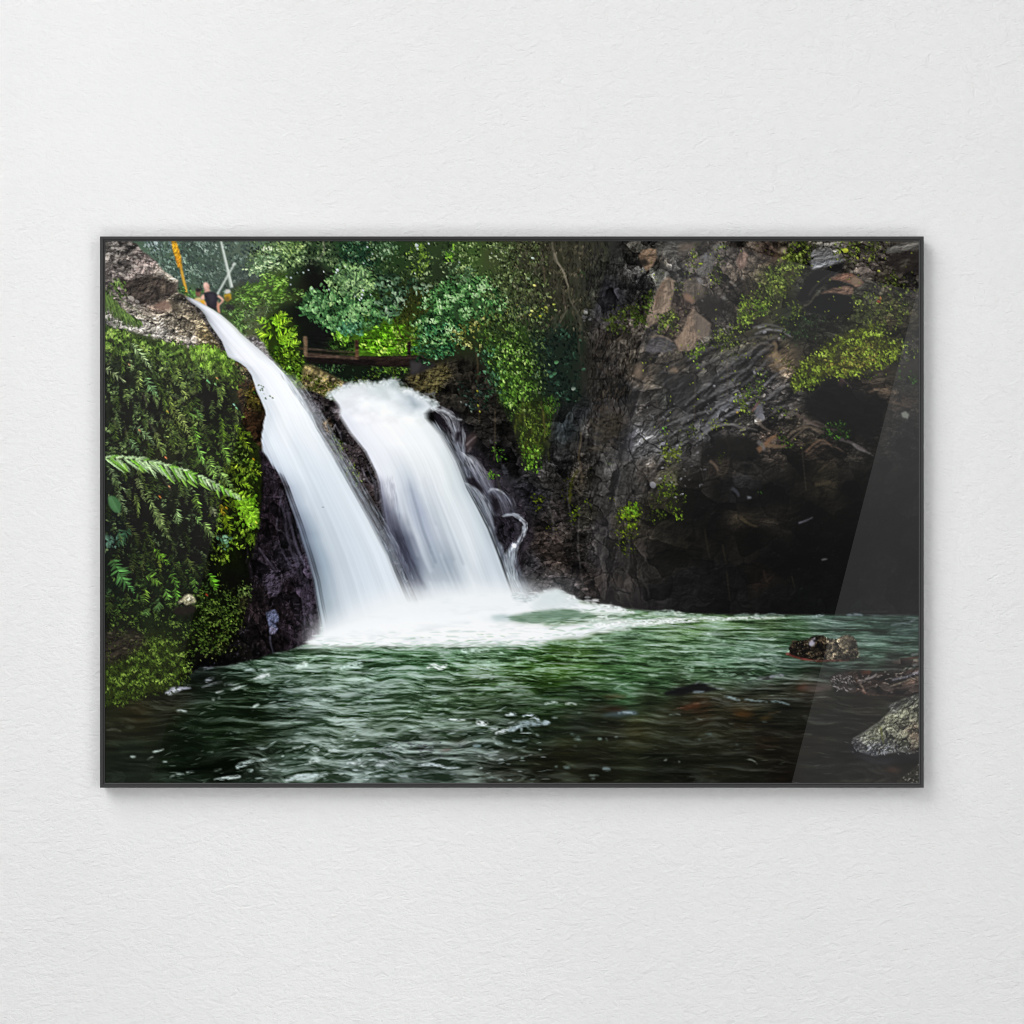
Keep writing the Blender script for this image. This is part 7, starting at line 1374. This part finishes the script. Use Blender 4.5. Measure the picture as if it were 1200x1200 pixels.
    for i in range(520):
        x, y = 998 + rs.rand() * 80, 815 + rs.rand() * 70
        if (y < 872 - (x - 998) * .72) or (y > 884):
            continue
        low = y > 866 + (x - 1010) * .16
        hi = rs.rand() < .5
        c = np.array((150, 152, 168) if low else (158, 158, 124)) * (.8 + .4 * rs.rand()) if hi else np.array((30, 30, 34) if low else (52, 52, 34))
        put(x, y, 1.6 + 3.4 * rs.rand(), 1.0, (60 if low else -45) + 30 * rs.randn(), c, .7, 1)
    ys, xs, m = poly_mask(b, .5)
    g = img[ys, xs].mean(-1, keepdims=True)
    img[ys, xs] += (m * .45)[..., None] * (g * np.array((.98, 1, .95)) - img[ys, xs])
    for pt in ([(1044, 776), (1060, 772), (1078, 772), (1078, 779), (1056, 781)], [(1012, 806), (1034, 801), (1052, 806), (1040, 813), (1016, 814)], [(1050, 806), (1078, 798), (1078, 813), (1058, 814)]):
        fill(pt, (44, 38, 35), .7, .85, 1)
        facets(pt, 7, 2, -10, .8, int(pt[0][0]) % 50, .5, .8)
    for p, w, c in (([(1042, 864), (1050, 866), (1056, 867)], 2.4, (24, 24, 16)), ([(1032, 852), (1034, 862), (1036, 872)], 2, (78, 80, 30)), ([(1020, 866), (1028, 866)], 2, (44, 46, 24)), ([(1062, 832), (1068, 832)], 1.6, (30, 30, 22)), ([(1044, 840), (1052, 841)], 1.6, (40, 42, 24)), ([(1000, 866), (1012, 859), (1030, 847), (1042, 835)], 1.2, (130, 130, 126))):
        stroke(p, w, c, .75, w * .6)
    fill([(994, 868), (1004, 880), (1026, 888), (1056, 884), (1078, 882), (1078, 890), (1040, 896), (1004, 888), (994, 876)], (24, 24, 28), 2, .6)
    fill([(1004, 884), (1030, 890), (1054, 888), (1040, 894), (1014, 892)], (40, 40, 48), 2, .5)
    fill([(1038, 902), (1048, 900), (1058, 903), (1046, 905)], (70, 48, 36), 1.5, .7)
    # stone in the corner
    c4 = [(1048, 920), (1056, 912), (1062, 909), (1070, 902), (1079, 894), (1079, 920)]
    fill(c4, (38, 37, 30), .5, 1, 1.2)
    for i in range(90):
        x, y = 1050 + rs.rand() * 28, 896 + rs.rand() * 22
        if y > 919 - (x - 1048) * .8:
            put(x, y, 1.5 + 2.5 * rs.rand(), 1.2, -35 + 30 * rs.randn(), (116, 114, 106) if rs.rand() < .4 else (10, 10, 9), .8, 2)


def paint():
    paint_forest()
    paint_cliff()
    paint_vines()
    paint_bridge()
    paint_shrubs()
    paint_people()
    paint_pool()
    paint_left()
    paint_falls()
    paint_foam()
    paint_stones()
    o = np.clip(img, 3, 247).reshape(H // 2, 2, W // 2, 2, 3).mean((1, 3))
    return np.clip(o + .5 * (o - blur(o, 1)), 3, 249)   # printed crisp


# ---------------------------------------------------------------- the scene
import bpy

GAIN = .92                                        # light that falls on the print, so that its inks show as painted
D = 3.0                                           # camera to wall
FRONT = .025                                      # depth of the frame
GLASS = FRONT - .0028                             # depth of the print's face
ZC = 1.5                                          # height of the picture's centre above the floor
scene = bpy.context.scene
col = scene.collection


def mm(px, py):
    """millimetres on the wall -> metres"""
    return (px - 600) / 1000, ZC + (600 - py) / 1000


def mesh(name, verts, faces, mat, parent=None, smooth_=False):
    me = bpy.data.meshes.new(name)
    me.from_pydata(verts, [], faces)
    me.update()
    o = bpy.data.objects.new(name, me)
    col.objects.link(o)
    me.materials.append(mat)
    if parent:
        o.parent = parent
        o.matrix_parent_inverse = parent.matrix_world.inverted()
    if smooth_:
        me.polygons.foreach_set('use_smooth', [True] * len(me.polygons))
    return o


def material(name):
    m = bpy.data.materials.new(name)
    m.use_nodes = True
    return m, m.node_tree.nodes, m.node_tree.links, m.node_tree.nodes['Principled BSDF']


# --- plaster wall
mw, N, L_, bs = material('white_plaster')
tc = N.new('ShaderNodeTexCoord')
mp = N.new('ShaderNodeMapping'); mp.inputs['Rotation'].default_value = (0, math.radians(34), 0); mp.inputs['Scale'].default_value = (1, 1, 1.7)
L_.new(tc.outputs['Object'], mp.inputs['Vector'])


def noise(scale, detail, rough_, vec, dist=0.):
    n = N.new('ShaderNodeTexNoise'); n.inputs['Scale'].default_value = scale
    n.inputs['Detail'].default_value = detail; n.inputs['Roughness'].default_value = rough_; n.inputs['Distortion'].default_value = dist
    L_.new(vec, n.inputs['Vector'])
    return n.outputs['Fac']


def math_(op, a, b=None):
    n = N.new('ShaderNodeMath'); n.operation = op
    for i, v in enumerate((a, b)):
        if v is None:
            continue
        if isinstance(v, (int, float)):
            n.inputs[i].default_value = v
        else:
            L_.new(v, n.inputs[i])
    return n.outputs[0]


grit = noise(190, 4, .6, mp.outputs['Vector'], .4)
trowel = noise(62, 4, .58, mp.outputs['Vector'], 1.1)
big = noise(7, 2, .5, tc.outputs['Object'])
pits = math_('MINIMUM', math_('SUBTRACT', noise(70, 2, .5, mp.outputs['Vector'], 1.5), .36), 0.0)
h = math_('ADD', math_('MULTIPLY', grit, .5), math_('ADD', math_('MULTIPLY', trowel, 1.0), math_('ADD', math_('MULTIPLY', big, 1.0), math_('MULTIPLY', pits, 1.6))))
bu = N.new('ShaderNodeBump'); bu.inputs['Strength'].default_value = .6; bu.inputs['Distance'].default_value = .0027
L_.new(h, bu.inputs['Height']); L_.new(bu.outputs['Normal'], bs.inputs['Normal'])
cr = N.new('ShaderNodeMix'); cr.data_type = 'RGBA'
cr.inputs['A'].default_value = (.785, .787, .79, 1); cr.inputs['B'].default_value = (.82, .82, .82, 1)
L_.new(noise(5, 4, .6, tc.outputs['Object']), cr.inputs['Factor'])
L_.new(cr.outputs['Result'], bs.inputs['Base Color'])
bs.inputs['Roughness'].default_value = .92
bs.inputs['Specular IOR Level'].default_value = .15
w_, b_ = 2.2, 0.12
V = [(x, y, z) for y in (0, b_) for x, z in ((-w_, 0), (w_, 0), (w_, 3.2), (-w_, 3.2))]
wall = mesh('wall', V, [(0, 1, 2, 3), (5, 4, 7, 6), (1, 0, 4, 5), (3, 2, 6, 7), (0, 3, 7, 4), (2, 1, 5, 6)], mw)
wall['kind'] = 'structure'
wall['label'] = 'white plaster wall with a fine gritty texture'
wall['category'] = 'wall'

# --- the framed picture
root = bpy.data.objects.new('framed_picture', None)
root.empty_display_size = .1
root.location = (0, 0, ZC)
col.objects.link(root)
root['label'] = 'waterfall photograph behind glossy glass in a thin black frame on the white wall'
root['category'] = 'picture'
bpy.context.view_layer.update()


def ring(name, prof, mat, parent):
    """sweep a profile of (inset in millimetres, depth from the wall in metres) round the outline of the frame, mitred"""
    o = (117.0, 277.0, 1082.6, 923.2)
    V = []
    for ins, dep in prof:
        for px, py in ((o[0] + ins, o[1] + ins), (o[2] - ins, o[1] + ins), (o[2] - ins, o[3] - ins), (o[0] + ins, o[3] - ins)):
            x, z = mm(px, py)
            V.append((x, -dep, z))
    F = []
    n = len(prof)
    for i in range(n):
        j = (i + 1) % n
        for k in range(4):
            k2 = (k + 1) % 4
            F.append((i * 4 + k, j * 4 + k, j * 4 + k2, i * 4 + k2))
    return mesh(name, V, F, mat, parent)


mf, N, L_, bs = material('black_anodised_aluminium')
tc = N.new('ShaderNodeTexCoord')
v = N.new('ShaderNodeTexNoise'); v.inputs['Scale'].default_value = 900; v.inputs['Detail'].default_value = 2
L_.new(tc.outputs['Object'], v.inputs['Vector'])
rp = N.new('ShaderNodeMapRange'); rp.inputs['To Min'].default_value = .38; rp.inputs['To Max'].default_value = .5
L_.new(v.outputs['Fac'], rp.inputs['Value']); L_.new(rp.outputs['Result'], bs.inputs['Roughness'])
bs.inputs['Base Color'].default_value = (.02, .02, .021, 1)
bs.inputs['Specular IOR Level'].default_value = .35
frame = ring('frame', [(0, .0005), (0, FRONT - .0006), (.5, FRONT), (3.6, FRONT), (4.1, FRONT - .0004), (4.1, .0005)], mf, root)
frame['label'] = 'thin black metal frame'
ml, N, L_, bs = material('grey_inner_edge')
bs.inputs['Base Color'].default_value = (.085, .085, .087, 1); bs.inputs['Roughness'].default_value = .45
lip = ring('inner_edge', [(4.15, FRONT - .006), (4.15, FRONT - .001), (4.35, FRONT - .0008), (5.5, FRONT - .0026), (5.5, FRONT - .006)], ml, frame)
lip['label'] = 'narrow grey bevel along the inside of the frame'

# the print under its glass: one vertex per millimetre carries the ink
P = paint()
lin = P / 255.0
lin = np.where(lin <= .04045, lin / 12.92, ((lin + .055) / 1.055) ** 2.4)
ink = np.clip(lin / GAIN, .0012, .97)
h_, w_ = ink.shape[:2]
xs = (X0 + (np.arange(w_) + .5) - 600) / 1000
zs = ZC + (600 - (Y0 + np.arange(h_) + .5)) / 1000
co = np.zeros((h_, w_, 3), np.float32)
co[..., 0] = xs[None, :]; co[..., 1] = -GLASS; co[..., 2] = zs[:, None]
nv = h_ * w_
back = [(xs[0], -GLASS + .0037, zs[0]), (xs[-1], -GLASS + .0037, zs[0]), (xs[-1], -GLASS + .0037, zs[-1]), (xs[0], -GLASS + .0037, zs[-1])]
allco = np.concatenate([co.reshape(-1, 3), np.array(back, np.float32)]).astype(np.float32)
i0 = (np.arange(h_ - 1)[:, None] * w_ + np.arange(w_ - 1)[None, :]).ravel()
quads = np.stack([i0, i0 + w_, i0 + w_ + 1, i0 + 1], 1)
tl, tr, br_, bl = 0, w_ - 1, nv - 1, nv - w_
b0, b1, b2, b3 = nv, nv + 1, nv + 2, nv + 3
quads = np.concatenate([quads, [(b0, b1, b2, b3), (tl, tr, b1, b0), (tr, br_, b2, b1), (br_, bl, b3, b2), (bl, tl, b0, b3)]]).astype(np.int32)
me = bpy.data.meshes.new('print')
me.vertices.add(len(allco)); me.vertices.foreach_set('co', allco.ravel())
me.loops.add(quads.size); me.loops.foreach_set('vertex_index', quads.ravel())
me.polygons.add(len(quads)); me.polygons.foreach_set('loop_start', np.arange(0, quads.size, 4, dtype=np.int32))
try:
    me.polygons.foreach_set('loop_total', np.full(len(quads), 4, np.int32))
except Exception:
    pass
me.update(calc_edges=True)
ca = me.color_attributes.new('ink', 'FLOAT_COLOR', 'POINT')
rgba = np.ones((len(allco), 4), np.float32)
rgba[:nv, :3] = ink.reshape(-1, 3)
rgba[nv:, :3] = .02
ca.data.foreach_set('color', rgba.ravel())
pic = bpy.data.objects.new('print', me)
col.objects.link(pic)
pic.parent = root
pic.matrix_parent_inverse = root.matrix_world.inverted()
pic['label'] = 'glossy glass-faced photo print of twin waterfalls dropping into a green pool'
mpn, N, L_, bs = material('glass_faced_print')
at = N.new('ShaderNodeAttribute'); at.attribute_name = 'ink'
L_.new(at.outputs['Color'], bs.inputs['Base Color'])
bs.inputs['Roughness'].default_value = .6
bs.inputs['Specular IOR Level'].default_value = 0
bs.inputs['Coat Weight'].default_value = 1
bs.inputs['Coat Roughness'].default_value = 0
bs.inputs['Coat IOR'].default_value = 1.5
me.materials.append(mpn)


# --- lamps
def lamp(name, loc, target, sx, sy, watt, roll=0., colr=(1, 1, 1), fade=None):
    l = bpy.data.lights.new(name, 'AREA')
    l.shape = 'RECTANGLE'; l.size = sx; l.size_y = sy; l.energy = watt; l.color = colr
    o = bpy.data.objects.new(name, l)
    o.location = loc
    from mathutils import Vector, Matrix
    q = (Vector(target) - Vector(loc)).to_track_quat('-Z', 'Y')
    o.rotation_euler = (q.to_matrix() @ Matrix.Rotation(roll, 3, 'Z')).to_euler()
    col.objects.link(o)
    if fade:                                       # brightness ramp put into the emission along the lamp's height, strongest at top
        l.use_nodes = True
        n, k = l.node_tree.nodes, l.node_tree.links
        em = n['Emission']
        g = n.new('ShaderNodeNewGeometry')
        s = n.new('ShaderNodeSeparateXYZ'); k.new(g.outputs['Parametric'], s.inputs[0])
        r = n.new('ShaderNodeValToRGB')
        r.color_ramp.interpolation = 'EASE'
        for i, (p_, v_) in enumerate(fade):
            e = r.color_ramp.elements[i] if i < 2 else r.color_ramp.elements.new(p_)
            e.position = p_; e.color = (v_, v_, v_, 1)
        k.new(s.outputs[1], r.inputs[0])
        k.new(r.outputs[0], em.inputs['Strength'])
    return o


lamp('key_softbox', (-2.9, -3.5, ZC + 3.5), (0, 0, ZC), 3.5, 3.5, 187)
lamp('right_fill', (1.75, -3.0, ZC + .2), (.3, 0, ZC), 1.3, 2.8, 32)  # unseen fills on both sides, added to soften the frame's shadow
lamp('left_fill', (-1.75, -3.0, ZC + .2), (-.3, 0, ZC), 1.3, 2.8, 25)
lamp('low_fill', (.1, -3.0, ZC - 1.5), (0, 0, ZC - .2), 3.0, 1.1, 29)  # low and high fills out of view, added to even the wall's light
lamp('top_fill', (-.1, -3.0, ZC + 1.55), (0, 0, ZC + .2), 3.0, 1.1, 16)


# unseen narrow beam, added for the faint slanted brighter band on the wall
bm = lamp('added_beam', (-2.6, -3.6, ZC + .25), (-.42, 0, ZC + .25), .34, 2.6, .13, math.radians(13.5))
bm.data.spread = math.radians(5)


# unseen lamps added behind the camera, shaped as the slanted streaks the glass mirrors
def strip(name, p0, p1, side, width, watt, y, fade):
    """its long edge is what the camera sees in the glass along p0-p1 (millimetres on the wall)"""
    k = (abs(y) + D - 2 * GLASS) / (D - GLASS)
    a = np.array([(p0[0] - 600) / 1000 * k, (600 - p0[1]) / 1000 * k]); b = np.array([(p1[0] - 600) / 1000 * k, (600 - p1[1]) / 1000 * k])
    d = (a - b) / np.linalg.norm(a - b)            # upwards along the edge
    n = np.array([d[1], -d[0]]) * side             # away from the edge
    Ls = np.linalg.norm(a - b)
    c = (a + b) / 2 + n * width / 2
    roll = math.atan2(d[0], d[1])
    lamp(name, (c[0], y, ZC + c[1]), (c[0], 0, ZC + c[1]), width, Ls, watt, -roll, (1, 1, 1), fade)


strip('right_streak_lamp', (1093, 271), (926, 926), 1, 1.2, 4.5, -6.0, [(0, .8), (1, 1)])
strip('middle_streak_lamp', (783, 271), (625, 926), 1, 2.2, 7, -6.3, [(0, .03), (1, 1), (.45, .2)])
strip('left_streak_lamp', (337, 271), (176, 926), -1, 1.2, 2.2, -6.0, [(0, .2), (1, 1)])

# --- world, camera, colour
w = bpy.data.worlds.new('World')
scene.world = w
w.use_nodes = True
w.node_tree.nodes['Background'].inputs[0].default_value = (1, 1, 1, 1)
w.node_tree.nodes['Background'].inputs[1].default_value = .005
cam = bpy.data.cameras.new('camera')
cam.sensor_width = 36
cam.lens = 36 * (D - FRONT) / 1.2
cam.clip_end = 50
co_ = bpy.data.objects.new('camera', cam)
co_.location = (0, -D, ZC)
co_.rotation_euler = (math.radians(90), 0, 0)
col.objects.link(co_)
scene.camera = co_
scene.view_settings.view_transform = 'Standard'
scene.view_settings.look = 'None'
scene.view_settings.exposure = 0
scene.view_settings.gamma = 1
scene.view_settings.use_curve_mapping = False
scene.render.resolution_x = scene.render.resolution_y = 1024
scene.cycles.use_denoising = True
scene.cycles.denoiser = 'OPENIMAGEDENOISE'
scene.cycles.denoising_input_passes = 'RGB_ALBEDO_NORMAL'
scene.cycles.max_bounces = 6
scene.cycles.pixel_filter_type = 'BLACKMAN_HARRIS'
scene.cycles.filter_width = 1.0
